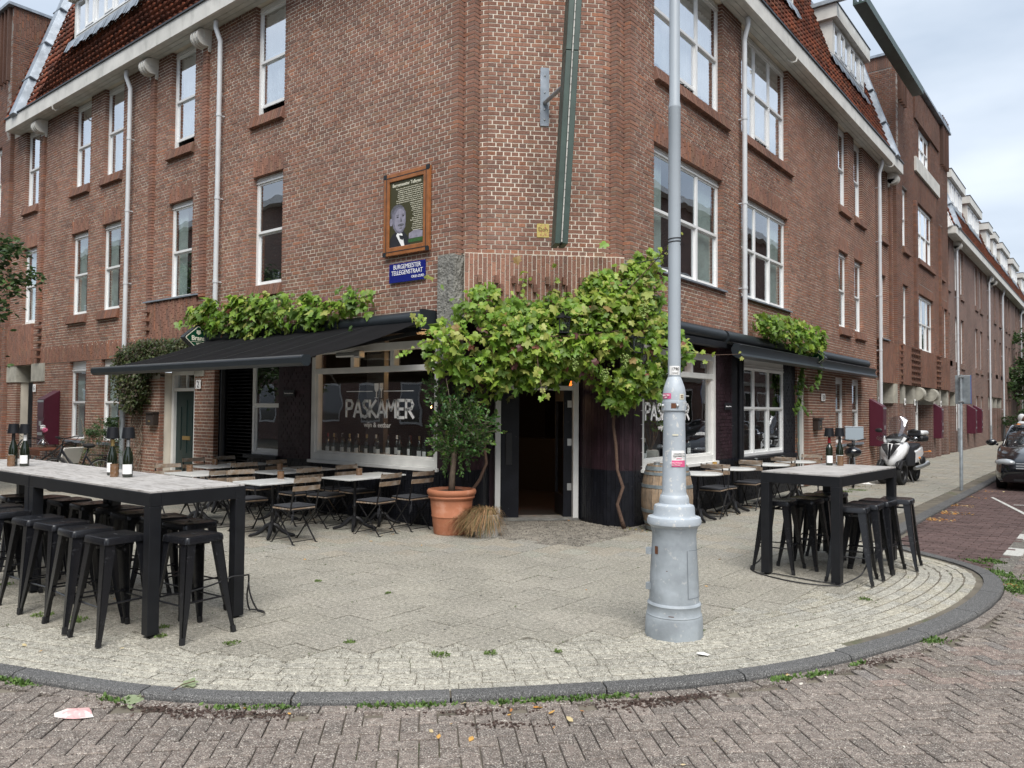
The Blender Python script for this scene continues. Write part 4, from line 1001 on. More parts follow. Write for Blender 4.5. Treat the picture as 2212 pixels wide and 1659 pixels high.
# corner entrance
FD = shift(FC, 0, 0, -(2.15-Q))
b = MB(FD); b.box((-.62, 0, -.12), (-.535, 2.42, .05)); b.box((.605, 0, -.12), (.69, 2.42, .05)); b.box((-.535, 2.32, -.12), (.605, 2.42, .05)); b.box((-.535, 2.02, -.1), (.605, 2.09, .04))
de = b.obj('door_frame', MT['white'], bld, bevel=.005)
b = MB(FD); b.box((-.535, .01, -.08), (-.24, 2.02, -.03)); dl = b.obj('door', MT['black'], bld)
b = MB(FD); b.box((-.45, .85, -.03), (-.35, 1.35, -.012)); b.obj('letter_slot', MT['plastic'], dl, bevel=.006)
b = MB(FD); b.box((.47, .01, -.85), (.525, 2.02, -.79)); b.box((.47, .01, -.12), (.60, 2.02, -.06)); b.box((.47, .01, -.79), (.525, .35, -.12)); b.box((.47, 1.85, -.79), (.525, 2.02, -.12)); dr = b.obj('door', MT['black'], bld)
g = MB(FD); g.box((.492, .35, -.79), (.500, 1.85, -.12)); g.obj('pane', MT['glass_shop'], dr)
for z in (.45, 1.15, 1.75): g = MB(FD); g.box((.53, z, -.06), (.60, z+.11, -.05)); g.obj('hinge', MT['steel'], dr)
g = MB(FD); g.box((-.62, 0, -.3), (.69, .035, .08)); g.obj('door_sill', MT['concrete'], bld)
g = MB(FD); g.box((-.535, 2.09, -.05), (.605, 2.32, -.045)); g.obj('pane', MT['glass_shop'], de)
b = MB(FD); b.box((-1.6, 0, -.2), (-.62, 3.05, -.1)); b.box((.69, 0, -.2), (1.6, 3.05, -.1)); b.box((-.62, 2.42, -.2), (.69, 3.05, -.1)); b.obj('inner_wall', MT['purple'], bld)
# inside: bar, shelves, lit bulbs, bottles
for a_, c_ in (((-5.4, 5.0, 0), (-1.2, 5.6, 1.1)), ((-5.6, 1.6, 0), (-4.9, 2.2, .75)), ((-3.6, 2.2, 0), (-3.0, 2.8, .75)), ((-3.0, 6.0, 0), (-2.4, 6.6, .75))): b = MB(); b.box(a_, c_); b.obj('counter', MT['room'], bld)
b = MB(); b.box((-5.14, .16, .84), (-2.16, .42, .94)); b.box((-.42, 2.2, .82), (-.16, 4.93, .92)); each(b, 'window_ledge', MT['room'], bld)
b = MB(); b.box((-4.75, .9, .88), (-4.3, 1.0, 2.9)); b.box((-1.05, 4.0, .88), (-.95, 4.6, 2.9)); each(b, 'tiled_column', MT['column'], bld)
def bulb(p, label):
    t = thing('pendant_bulb', label, 'bulb', p, 0, 'bare bulbs hanging inside the cafe'); b = MB(tr(*p)); b.sphere((0, 0, 0), .028, 10, 8, (1, 1, 1.4)); b.obj('bulb', MT['bulb'], t, smooth=True)
    l_ = bpy.data.objects.new('bulb_light', bpy.data.lights.new('bulb_light', 'POINT')); COL.objects.link(l_); l_.parent = t; l_.matrix_parent_inverse = wmat(t).inverted(); l_.location = (p[0], p[1], p[2]-.06); l_.data.energy = 2.5; l_.data.color = (1, .62, .30); l_.data.shadow_soft_size = .03
    b = MB(tr(*p)); b.tube([(0, 0, .035), (0, 0, .09)], .016, 8); b.tube([(0, 0, .09), (0, 0, 3.1-p[2])], .004, 4); b.obj('cord', MT['plastic'], t)
for i, p in enumerate(((-3.95, 1.5, 2.42), (-3.0, 1.3, 2.42), (-2.75, .9, 2.30), (-2.35, 1.0, 2.42), (-4.6, 2.4, 1.75))):
    bulb(p, ['glowing bare bulb left of the others behind the top lights of the left shop window', 'glowing bare bulb in the middle behind the top lights of the left shop window', 'glowing bare bulb hanging just below the transom of the left shop window', 'glowing bare bulb nearest the corner behind the left shop window', 'small glowing bulb seen through the letter S of the left window'][i])
def shade(p, label, r=.16, group=None):
    o = MB(tr(*p)); o.lathe([(r*.4, .16), (r, -.12), (r*.97, -.12), (r*.38, .15)], 16); x = o.obj('pendant_lamp', MT['orangelamp'], None, smooth=True); tag(x, label, 'lamp')
shade((-1.95, 3.3, 2.12), 'glowing orange pendant lamp seen through the open corner door'); shade((-.9, 2.75, 2.5), 'glowing orange lamp shade in the right shop window behind the lamp post')
# ------------------------------------------------------------------ ground
def smooth(P, it=2):
    P = [Vector((*p, 0)) for p in P]
    for _ in range(it):
        Q_ = [P[0]]
        for a, b_ in zip(P[:-1], P[1:]): Q_ += [a*.75+b_*.25, a*.25+b_*.75]
        P = Q_+[P[-1]]
    return P
KP = [(-60, -6.97), (-12, -6.97), (-4, -6.95), (-2, -6.84), (-.9, -6.55), (-.05, -6.24), (.85, -5.93), (1.42, -5.63), (2.06, -5.13), (2.61, -4.60), (3.14, -4.0), (3.50, -3.58), (3.97, -2.80), (4.30, -1.95), (4.56, -1.10), (4.72, -.1), (4.75, .85), (4.66, 1.45), (4.42, 1.95), (4.02, 2.32), (3.55, 2.68), (3.23, 3.15), (3.13, 3.9), (3.13, 15), (3.13, 90)]
KC = smooth(KP, 2)
def offset(P, d):
    out = []
    for i, p in enumerate(P):
        t = (P[min(i+1, len(P)-1)]-P[max(i-1, 0)]).normalized(); out.append(p+Vector((-t.y, t.x, 0))*d)
    return out
def resamp(P, st):
    out = [P[0].copy()]; acc = 0.0
    for a, b_ in zip(P[:-1], P[1:]):
        L_ = (b_-a).length; t = 0.0
        if L_ < 1e-9: continue
        while acc+(L_-t) >= st:
            t += st-acc; out.append(a+(b_-a)*(t/L_)); acc = 0.0
        acc += L_-t
    return out
KA = np.array([(p.x, p.y) for p in KC])
def kdist(P):
    """signed distance to the kerb line (positive on the pavement)"""
    P = np.atleast_2d(P); A, B = KA[:-1], KA[1:]; D = B-A; LL = (D**2).sum(1)
    t = np.clip(((P[:, None]-A)*D).sum(2)/LL, 0, 1); C_ = A+t[..., None]*D; V = P[:, None]-C_; d = np.sqrt((V**2).sum(2)); k = d.argmin(1); i = np.arange(len(P))
    s = D[k, 0]*V[i, k, 1]-D[k, 1]*V[i, k, 0]
    return np.where(s > 0, d[i, k], -d[i, k])
RZ = -.04
def kwid(p): return .12 if p.y < -2.6 else (.18 if p.y > -1.2 else .12+.06*(p.y+2.6)/1.4)
b = MB(); b.poly([(-400, -400, -.14), (400, -400, -.14), (400, 600, -.14), (-400, 600, -.14)]); struct('ground', b, MT['joint'])
# road bed and pavement bed
b = MB(); b.poly([(-90, -60, RZ-.02), (80, -60, RZ-.02), (80, 140, RZ-.02), (-90, 140, RZ-.02)]); road = struct('road', b, MT['joint'])
b = MB(); KI = offset(KC, .02); poly_ = [(p.x, p.y) for p in KI]+[(-.05, 90), (-.05, 2.1), (-2.1, .05), (-60, .05)]
# pavement bed cut in strips so that it stays a clean sheet
pv = MB(); ys = KI
inner = offset(KC, .9)
bot = [(p.x, p.y) for p in KI]
def strip(A_, B_, z):
    for i in range(len(A_)-1): pv.poly([(*A_[i], z), (*A_[i+1], z), (*B_[i+1], z), (*B_[i], z)])
tgt = []
for p in KI:
    if p.y < 2.3 and p.x > -2.2 and p.y > -7: tgt.append((min(max(p.x-2.5, -2.2), -.9) if p.x < 3.2 else -.4, .3 if p.x < 4 else 1.6))
    elif p.x <= -2.2: tgt.append((p.x, .3))
    else: tgt.append((-.3, p.y))
strip(bot, tgt, -.016)
pv.poly([(-2.4, -3.2, -.017), (1.5, -3.2, -.017), (1.5, 2.5, -.017), (-2.4, 2.5, -.017)])
pave = struct('pavement', pv, MT['joint'])
SLABU = cham(.03)
def flat(cx, cy, w, l, z, rz, h=.06, tilt=.006):
    return tr(cx, cy, z-h/2)@rotm('Z', rz)@rotm('X', rng.uniform(-tilt, tilt))@rotm('Y', rng.uniform(-tilt, tilt))@np.diag([w, l, h, 1.0])
def bandw(x, y):
    if y > 3.0 or x < -14: return .21
    if x < 1.2: return .66
    return min(1.05, .66+.2*(x-1.2))
cells = set(); T = []; C_ = []
cand = []
for i in range(-60, 16):
    for j in range(-46, 300):
        x = i*.3+.15; y = j*.3+.15+(.15 if i % 2 else 0)
        if y > 0 and x < 0: continue
        if x < .42 and -.15 < y < 2.6 and x > -1.35: continue
        cand.append((i, j, x, y))
XY = np.array([(c[2], c[3]) for c in cand]); cor = [kdist(XY+np.array(o)) for o in ((-.15, -.15), (.15, -.15), (.15, .15), (-.15, .15))]; dm = np.min(cor, 0)
for (i, j, x, y), d in zip(cand, dm):
    if d < bandw(x, y): continue
    cells.add((i, j)); z = rng.uniform(-.0025, .0025)
    T.append(flat(x, y, .2955, .2955, z, rng.uniform(-.008, .008)))
    f = rng.uniform(.90, 1.06); h = rng.choice([(1, 1, 1), (1.03, 1, .95), (1, 1, 1.02), (1.06, .99, .92), (.97, 1, .97)])
    if rng.random() < .04: f *= 1.16
    C_.append([f*c for c in h])
pieces('paving_slab', 'paving_slabs', SLABU, T, C_, MT['slab'], pave, 300)
def incell(x, y):
    i = math.floor(x/.3); j = math.floor((y-(.15 if i % 2 else 0))/.3); return (i, j) in cells
# yellow clinkers laid in rows along the kerb
T = []; C_ = []
for k in range(14):
    off = .185+.108*k; P0 = offset(KC, off); row = resamp([p+(P0[min(i+1, len(P0)-1)]-p).normalized()*0 for i, p in enumerate(P0)], .2125); ph0 = rng.random(); 
    ph = (k % 2)
    for a, c in zip(row[:-1], row[1:]):
        m_ = (a+c)/2+(c-a)*(.5*ph+.35*ph0)
        if not (-9 < m_.x < 4.7 and -7 < m_.y < 2.9) or (kdist([(m_.x, m_.y)])[0] < kwid(m_)+.045): continue
        if all(incell(m_.x+(c-a).x*q+(c-a).y*w_, m_.y+(c-a).y*q-(c-a).x*w_) for q in (-.48, 0, .48) for w_ in (-.24, .24)): continue
        t = atan2((c-a).y, (c-a).x); l = (c-a).length
        T.append(flat(m_.x, m_.y, l-.005, .093, rng.uniform(-.009, -.006), t+rng.uniform(-.01, .01), tilt=.006))
        f = rng.uniform(.88, 1.10); g = rng.choice([(1, 1, 1), (1.03, 1, .93), (.97, .98, 1.0)]); g = [q*(1.05 if k < 7 else .88) for q in g]
        C_.append([f*q for q in g])
pieces('clinker', 'clinkers', cham(.05), T, C_, MT['yellow'], pave, 300)
# pebbly setts in front of the door
T = []; C_ = []
for i in range(-24, 6):
    for j in range(-3, 30):
        x, y = i*.1+.02, j*.1
        if x > .38 or y < -.12 or x < -1.33 and y < .0: continue
        if (y-x) > 3.15 or x < -1.9+0*y: continue
        T.append(flat(x, y, .092, .092, rng.uniform(-.006, .002), rng.uniform(-.1, .1), tilt=.05)); f = rng.uniform(.7, 1.2); C_.append([f, f, f])
pieces('sett', 'setts', cham(.16), T, C_, MT['cobble'], pave, 200)
# kerb stones
kb = bpy.data.objects.new('kerb', None); COL.objects.link(kb); kb['kind'] = 'structure'
st = resamp(KC, .92); inn = offset(KC, .22)
def kerbstone(a, c):
    n = 5; b = MB(); V = []
    pm, _t = curve_at((a+c)/2); kw = kwid(pm)-.006; prof = [(0.0, -.2), (0.0, RZ+.015), (.008, -.010), (.022, .001), (kw, .002), (kw, -.1)]
    fr = np.linspace(.006, .994, n)
    for f in fr:
        s = a+(c-a)*f
        p, tt = curve_at(s); nn = Vector((-tt.y, tt.x, 0))
        for o, z in prof: V.append((p.x+nn.x*o, p.y+nn.y*o, z))
    m_ = len(prof); F = [(i*m_+k, i*m_+k+1, (i+1)*m_+k+1, (i+1)*m_+k) for i in range(n-1) for k in range(m_-1)]
    F += [tuple(range(m_))[::-1], tuple(range((n-1)*m_, n*m_))]
    f = rng.uniform(.85, 1.12); b.add(V, F, (f, f, f)); b.obj('kerb_stone', MT['kerb'], kb)
cum = [0.0]
for a, c in zip(KC[:-1], KC[1:]): cum.append(cum[-1]+(c-a).length)
def curve_at(s):
    import bisect
    i = min(max(bisect.bisect_right(cum, s)-1, 0), len(KC)-2); f = (s-cum[i])/max(cum[i+1]-cum[i], 1e-9); p = KC[i]+(KC[i+1]-KC[i])*f
    t0 = (KC[min(i+1, len(KC)-1)]-KC[i]).normalized(); t1 = (KC[min(i+2, len(KC)-1)]-KC[min(i+1, len(KC)-2)]).normalized(); tp = (KC[i]-KC[max(i-1, 0)]).normalized() if i else t0
    t = (tp*(1-f)+t0+t1*f).normalized(); return p, t
s0 = [c for c, p in zip(cum, KC) if p.x > -14][0]; s1 = [c for c, p in zip(cum, KC) if p.y > 40][0]
s = s0
while s < s1:
    e = s+.98+rng.uniform(-.04, .04); kerbstone(s, e); s = e
# road bricks: herringbone in the crossing, running bond beside the pavement on the right
T = []; C_ = []; L45 = 1/sqrt(2); w = .1045
HU = Vector((L45, L45, 0)); HV = Vector((-L45, L45, 0)); o = Vector((5, -6, 0))
def parking(x, y): return x < 4.72 and y > 1.75 
cand = []
for i in range(-110, 150):
    for j in range(-130, 110):
        m_ = (i-j) % 4
        if m_ == 0: c = ((i+1)*w, (j+.5)*w); rz = 0
        elif m_ == 3: c = ((i+.5)*w, (j+1)*w); rz = pi/2
        else: continue
        p = o+HU*c[0]+HV*c[1]; cand.append((p.x, p.y, rz))
XY = np.array([c[:2] for c in cand]); near = np.linalg.norm(XY-np.array([5.66, -8.15]), axis=1) < 15
iv, _ = inview(np.c_[XY, np.full(len(XY), RZ)], .12); keep = near & iv; idx = np.where(keep)[0]; kd = kdist(XY[idx])
for q, d in zip(idx, kd):
    x, y, rz = cand[q]
    if d > -.125 or parking(x, y): continue
    T.append(flat(x, y, .2025, .0975, RZ+rng.uniform(-.004, .002), rz+pi/4+rng.uniform(-.015, .015), tilt=.012))
    f = rng.uniform(.78, 1.15); g = rng.choice([(1, 1, 1), (1.08, .97, .95), (.92, .97, 1.03), (1.02, 1.02, .98)]); C_.append([f*v for v in g])
for off, ph in ((-.055, 0),):
    row = resamp(offset(KC, off), .212)
    for a, c in zip(row[:-1], row[1:]):
        m_ = (a+c)/2
        if -6 < m_.x < 4.9 and m_.y < 3.4:
            T.append(flat(m_.x, m_.y, .2, .098, RZ+.004+rng.uniform(-.002, .002), atan2((c-a).y, (c-a).x)+rng.uniform(-.03, .03), tilt=.02)); f = rng.uniform(.7, 1.0); C_.append([f, f, f])
pieces('road_brick', 'road_bricks', cham(.05), T, C_, MT['klinker'], road, 300)
T = []; C_ = []
for j in range(0, 330):
    for i in range(0, 16):
        y = 1.8+j*.1045; x = 3.02+i*.209+(.1045 if j % 2 else 0)
        if not parking(x, y) or x > 4.50: continue
        T.append(flat(x, y, .2, .0955, RZ+rng.uniform(-.005, .004), rng.uniform(-.02, .02), tilt=.015)); f = rng.uniform(.75, 1.2); C_.append([f, f, f])
T = np.array(T); C_ = np.array(C_); k = kdist(T[:, :2, 3]) < -.08
pieces('road_brick', 'parking_bricks', cham(.05), T[k], C_[k], MT['klinkerred'], road, 200)
# rest of the carriageway
T = []; C_ = []
for j in range(0, 330):
    for i in range(0, 18):
        y = 1.8+j*.1045; x = 4.86+i*.209+(.1045 if j % 2 else 0)
        T.append(flat(x, y, .2, .0955, RZ+rng.uniform(-.004, .003), 0, tilt=.01)); f = rng.uniform(.8, 1.15); C_.append([f, f, f])
T = np.array(T); iv, d = inview(T[:, :3, 3], .1); k = iv & (d > 14.5) | (T[:, 1, 3] > 6)
pieces('road_brick', 'carriageway_bricks', cham(.05), T[k], np.array(C_)[k], MT['klinker'], road, 0)
T = []; C_ = []; WB = []
for j in range(0, 160):
    y = 1.8+j*.21
    for x, ww in ((4.585, .2),):
        white = (j % 7 in (0, 1, 2) and j > 3) or j in (0,)
        for dy in (0, .105):
            if white: WB.append((x, y+dy))
            else: T.append(flat(x, y+dy, .2, .0955, RZ+rng.uniform(-.004, .003), 0, tilt=.012)); f = rng.uniform(.7, .95); C_.append([f*.9, f, f])
pieces('road_brick', 'strip_bricks', cham(.05), T, C_, MT['klinker'], road, 40)
T = [flat(x, y, .2, .0955, RZ+.002, 0, tilt=.008) for x, y in WB]; pieces('road_marking', 'road_markings', cham(.05), T, [[.9, .9, .9]]*len(T), MT['whiteline'], road, 60)
b = MB(); b.poly([(3.52, 10.62, RZ+.006), (3.56, 10.70, RZ+.006), (4.40, 7.86, RZ+.006), (4.34, 7.80, RZ+.006)]); b.poly([(4.05, 9.35, RZ+.007), (4.03, 9.42, RZ+.007), (4.6, 9.62, RZ+.007), (4.6, 9.54, RZ+.007)]); b.obj('painted_line', MT['whiteline'], road)
# ================================================================== doors in the side facades
def housedoor(F, u0, u1, z1, m, parent, n=-.35, light=True, split=None, num=None):
    b = MB(F); b.box((u0, 0, n-.08), (u0+.09, z1, n+.05)); b.box((u1-.09, 0, n-.08), (u1, z1, n+.05)); b.box((u0+.09, z1-.08, n-.08), (u1-.09, z1, n+.05)); zt = z1-.42 if light else z1-.08
    if light: b.box((u0+.09, zt, n-.08), (u1-.09, zt+.07, n+.045)); [b.box((u0+.09+k*(u1-u0-.18)/3-.012, zt+.07, n-.05), (u0+.09+k*(u1-u0-.18)/3+.012, z1-.08, n)) for k in (1, 2)]
    if split: b.box((split-.09, 0, n-.08), (split+.09, z1-.08, n+.06))
    f = b.obj('door_frame', MT['white'], parent, bevel=.004)
    if light: g = MB(F); g.box((u0+.09, zt+.07, n-.04), (u1-.09, z1-.08, n-.035)); g.obj('pane', MT['glass'], f)
    spans = [(u0+.09, u1-.09)] if not split else [(u0+.09, split-.09), (split+.09, u1-.09)]
    for a, c in spans:
        b = MB(F); b.box((a, .01, n-.06), (c, zt, n-.015)); w = c-a
        if w > .4:
            for k in (.22, .5, .78): b.box((a+w*k-.03, .75+.2*abs(k-.5), n-.015), (a+w*k+.03, 1.85-.5*abs(k-.5), n-.003))
        d = b.obj('door', m, parent)
        if w > .4:
            h = MB(F); h.box((a+w*.35, 1.02, n-.015), (a+w*.72, 1.10, n+.004)); h.obj('letter_slot', MT['brass'], d); h = MB(F); h.box((a+w*.9, .75, n-.015), (a+w*.97, .95, n+.003)); h.obj('lock_plate', MT['steel'], d)
        else:
            h = MB(F@tr((a+.08), 1.02, n)); h.sphere((0, 0, .03), .035, 10, 6); h.obj('door_knob', MT['steel'], d, smooth=True)
    b = MB(F); b.box((u0-.3, 0, n-.2), (u1+.3, z1+.3, n-.1)); b.obj('inner_wall', MT['far'], parent); b = MB(F); b.box((u0-.02, z1, n-.1), (u1+.02, z1+.5, n+.02)); b.obj('lintel', MT['stone'], parent)
housedoor(FL, -10.22, -8.86, 2.46, MT['greendoor'], bld, n=-.30, split=-9.22)
housedoor(FL, -18.0, -17.0, 2.55, MT['greendoor'], bld, n=-.55)
housedoor(FR, 9.31, 10.07, 2.5, MT['greydoor'], bld, n=-.16, light=False)
housedoor(FR, 16.75, 17.6, 2.55, MT['greydoor'], bld, n=-.75)
b = MB(); b.box((-17.03, 2.35, -.5), (-16.2, 2.82, .03), T=FL); b.box((-18.8, 2.35, -.5), (-18.05, 2.82, .03), T=FL); b.box((-8.86, 2.32, -.3), (-8.5, 2.80, .015), T=FL); b.box((-10.95, 2.3, -.1), (-10.24, 2.80, .012), T=FL)
b.box((16.5, 2.0, -.7), (16.74, 2.66, .03), T=FR); b.box((18.4, 2.0, -1.1), (18.75, 2.66, .03), T=FR); b.box((17.65, 0, -1.2), (18.4, 2.62, -1.15), T=FR); each(b, 'pier_head', MT['stone'], bld)
b = MB(); b.box((17.62, 0, -.9), (18.75, 2.7, -.8), T=FR); b.obj('inner_wall', MT['far'], bld)

# ================================================================== things fixed to the fronts
# awnings
aw = thing('awning', 'extended black fabric awning over the cafe terrace on the left front', 'awning', (-5, -1, 2.4), 0)
b = MB(FL); b.tube([(-8.0, 3.03, .16), (-2.22, 3.03, .16)], .115, 14); b.box((-8.02, 2.9, .0), (-7.97, 3.15, .3)); b.box((-2.25, 2.86, .0), (-2.19, 3.15, .3)); b.obj('cassette', MT['anthracite'], aw, smooth='auto')
b = MB(FL); nseg = 20; ns = 5
for i in range(nseg):
    a0 = -7.93+i*(5.66/nseg); a1 = a0+5.66/nseg
    for j in range(ns):
        def P(u, s): sag = -.05*sin(pi*s)*(1+.12*cos(u*9)); return (u, 2.99-(.66*s)+sag, .22+2.04*s)
        b.poly([P(a0, j/ns), P(a1, j/ns), P(a1, (j+1)/ns), P(a0, (j+1)/ns)], (1, 1, 1) if i % 4 else (1.25, 1.25, 1.25))
b.obj('fabric', MT['fabric'], aw, smooth=True)
b = MB(FL)
for i in range(1, 5):
    u = -7.93+i*1.132; b.poly([(u-.008, 2.995, .22), (u+.008, 2.995, .22), (u+.008, 2.345, 2.26), (u-.008, 2.345, 2.26)])
b.obj('seam', MT['anthracite'], aw)
b = MB(FL); V = [(2.24, 2.375), (2.33, 2.37), (2.365, 2.33), (2.36, 2.27), (2.32, 2.235), (2.25, 2.235), (2.22, 2.28), (2.22, 2.35)]
b.prism([(n_, z_) for n_, z_ in V], -7.98, -2.20, T=np.array([[0, 0, 1, 0], [0, 1, 0, 0], [1, 0, 0, 0], [0, 0, 0, 1.0]])); fb = b.obj('front_bar', MT['anthracite'], aw, smooth='auto')
b = MB(FL); b.box((-7.98, 2.352, 2.362), (-2.2, 2.362, 2.372)); b.obj('bar_edge', MT['steel'], fb)
for u, du in ((-2.45, -1.15), (-7.6, 1.15)):
    b = MB(FL); b.bar((u, 2.83, .15), (u+du, 2.50, 1.15), .07, .055, up=(0, 1, 0)); b.bar((u+du, 2.50, 1.15), (u-.1*np.sign(-du), 2.27, 2.25), .055, .045, up=(0, 1, 0)); b.lathe([(0, -.05), (.05, -.05), (.05, .05), (0, .05)], 12, (u+du, 2.50, 1.15)); b.obj('folding_arm', MT['blackmetal'], aw)
def shutaw(name_label, u0, u1, n, cat='awning'):
    t = thing('awning', name_label, cat, (n, (u0+u1)/2, 2.8), 0)
    b = MB(FR); V = [(n, 2.90), (n+.05, 2.88), (n+.02, 2.80), (n+.03, 2.73), (n+.09, 2.68), (n, 2.64), (n-.1, 2.70), (n-.12, 2.82), (n-.07, 2.90)]
    b.prism(V, u0, u1, T=np.array([[0, 0, 1, 0], [0, 1, 0, 0], [1, 0, 0, 0], [0, 0, 0, 1.0]])); b.obj('front_bar', MT['anthracite'], t, smooth='auto')
    b = MB(FR); b.poly([(u0+.05, 2.97, .2), (u1-.05, 2.97, .2), (u1-.05, 2.89, n-.03), (u0+.05, 2.89, n-.03)]); b.obj('fabric', MT['fabric'], t)
    for u in (u0+.5, u1-.5): b = MB(FR); b.bar((u, 2.85, .1), (u, 2.78, n-.05), .06); b.obj('folding_arm', MT['blackmetal'], t)
    b = MB(FR); b.tube([(u0, 3.03, .16), (u1, 3.03, .16)], .115, 14); b.obj('cassette', MT['anthracite'], t, smooth='auto')
    return t
shutaw('rolled in awning over the right cafe windows, ending at the green beer sign', 4.85, 9.55, .42); shutaw('rolled in dark awning bar beyond the green beer sign on the right front', 9.75, 14.6, .38)
t = thing('awning', 'closed black awning box above the right shop window behind the lamp post', 'awning', (.2, 3.8, 3), 0)
b = MB(FR); b.tube([(2.3, 3.03, .16), (4.75, 3.03, .16)], .115, 14); b.obj('cassette', MT['anthracite'], t, smooth='auto'); b = MB(FR); b.box((2.35, 2.82, .1), (4.75, 2.92, .26)); b.obj('front_bar', MT['blackmetal'], t)
# diamond beer signs
def beersign(F, label):
    t = thing('beer_sign', label, 'sign', tuple(F[:3, 3])); hw, hh = .30, .26; dp = .14
    pts = [(hw, 0), (0, hh), (-hw, 0), (0, -hh)]
    def rnd(pts, r):
        out = []
        for i, p in enumerate(pts):
            p = Vector(p); a = Vector(pts[i-1]); c = Vector(pts[(i+1) % 4]); p1 = p+(a-p).normalized()*r; p2 = p+(c-p).normalized()*r; out += [tuple(p1), tuple(p*.6+(p1+p2)*.2), tuple(p2)]
        return out
    b = MB(F); b.prism(rnd(pts, .05), -dp, 0); b.obj('box', MT['anthracite'], t)
    b = MB(F); b.prism(rnd([(x*.90, y*.90) for x, y in pts], .04), .001, .004); f = b.obj('rim', MT['cream'], t)
    b = MB(F); b.prism(rnd([(x*.83, y*.83) for x, y in pts], .035), .005, .007); b.obj('face', MT['greensign'], t)
    text('Brand', .125, F, 0, -.045, .009, MT['cream'], t, bold=.004, sx=.95)
    b = MB(shift(F, 0, 0, .008)); b.prism([(-.04, .145), (.04, .145), (.045, .09), (0, .055), (-.045, .09)][::-1], 0, .002); strokes(b, [[(-.15, -.075), (.15, -.075)]], .006); b.obj('crest', MT['cream'], t)
    text('BIER', .05, F, 0, -.13, .009, MT['cream'], t)
    b = MB(F); b.box((-hw-.2, -.015, -.08), (-hw+.02, .015, -.05)) if False else b.box((.0, .2, -.08), (.03, .3, -.05)); b.obj('bracket', MT['blackmetal'], t)
    return t
beersign(frame((-8.05, -.40, 3.02), (0, 1, 0), (1, 0, 0)), 'diamond green beer sign reading Brand at the left end of the extended awning')
beersign(frame((.30, 9.4, 2.90), (1, 0, 0), (0, -1, 0)), 'diamond green beer sign half hidden by vine leaves on the right front')
# street names
def plate(F, u0, u1, z0, z1, n, m, parent=None, name='plate', d=.012):
    b = MB(F); b.box((u0, z0, n), (u1, z1, n+d)); return b.obj(name, m, parent, bevel=.004)
t = thing('street_sign', 'blue enamel street name sign under the framed portrait board', 'street sign', (-2.8, -.02, 3.78)); plate(FL, -3.19, -2.41, 3.64, 3.935, .02, MT['blue'], t)
b = MB(FL)
text('BURGEMEESTER', .098, FL, -2.80, 3.845, .0335, MT['print_white'], t, sx=.86); text('TELLEGENSTRAAT', .098, FL, -2.80, 3.755, .0335, MT['print_white'], t, sx=.84); text('OUD-ZUID', .055, FL, -2.43, 3.685, .0335, MT['print_white'], t, align='RIGHT')
t = thing('street_sign', 'blue street name sign on the right front, mostly behind vine and lamp post', 'street sign', (.03, 2.4, 3.25)); plate(FR, 1.98, 2.72, 3.13, 3.36, .02, MT['blue'], t); text('STRAAT', .1, FR, 2.69, 3.25, .0335, MT['print_white'], t, align='RIGHT', sx=.85); text('ZUID', .055, FR, 2.69, 3.16, .0335, MT['print_white'], t, align='RIGHT')
# framed portrait board
t = thing('portrait_board', 'wood framed olive board with a portrait print and lettering on the brick wall', 'notice board', (-2.8, -.05, 4.68))
u0, u1, z0, z1 = -3.29, -2.31, 4.055, 5.33
b = MB(FL); b.box((u0, z0, .02), (u0+.12, z1, .075)); b.box((u1-.12, z0, .02), (u1, z1, .075)); b.box((u0+.12, z0, .02), (u1-.12, z0+.13, .074)); b.box((u0+.12, z1-.13, .02), (u1-.12, z1, .074)); fr_ = b.obj('frame', MT['wood'], t, bevel=.008)
b = MB(FL)
for uu in (u0+.055, u1-.065): b.box((uu, z0, .0755), (uu+.012, z1, .077))
for zz in (z0+.055, z1-.07): b.box((u0, zz, .0755), (u1, zz+.012, .0772))
for uu in (u0-.003, u1-.055):
    for zz in (z0-.003, z1-.055): b.box((uu, zz, .06), (uu+.058, zz+.058, .079))
b.obj('corner_fitting', MT['anthracite'], fr_)
pa = plate(FL, u0+.12, u1-.12, z0+.13, z1-.13, .04, MT['olive_print'], t, 'panel', .015)
text('Burgemeester Tellegen', .072, FL, -2.80, z1-.215, .056, MT['cream'], pa, bold=.0015, sx=.92)
lines = ['Na zijn carriere als directeur van de Gemeentewerken in Arnhem,', 'waarbij de stad onder zijn leiding flink werd opgeknapt, werd', 'bouwkundig ingenieur Tellegen naar Amsterdam gehaald. Als', 'directeur Bouw- en Woningtoezicht stond hij aan de basis van', 'betere volkshuisvesting. Hierbij werden onder andere kamers', 'zonder daglicht en toiletten zonder waterspoeling verboden.', 'Van hoofdambtenaar werd hij in 1915 burgemeester van Amster-', 'dam. Die viel samen met de Eerste Wereldoorlog, een zorgelijke']
for i, l in enumerate(lines): text(l, .027, FL, u1-.14, z1-.265-.031*i, .056, MT['cream'], pa, align='RIGHT', sx=.80)
for i, l in enumerate(['terugkeren na het aardappeloproer', 'van 1917. Op 1 januari 1921 werd', 'dankzij Tellegen de stadsuitbrei-', 'ding bij wet vastgelegd, waar-', 'door Amsterdam de komende', 'jaren die kant groter zou', 'worden door annexatie van', 'diverse randgemeenten.', 'Daarom nam hij nergens kan-', 'Zijn vriend, de sociale wethouder', 'nam tijdelijk zijn plaats in.', 'Enkele dagen na terugkomst', 'van een reis naar Italie over-', 'leed de in februari benoemde', 'burgemeester in zijn slaap.']): text(l, .026, FL, u1-.14, z1-.515-.030*i, .056, MT['cream'], pa, align='RIGHT', sx=.74)
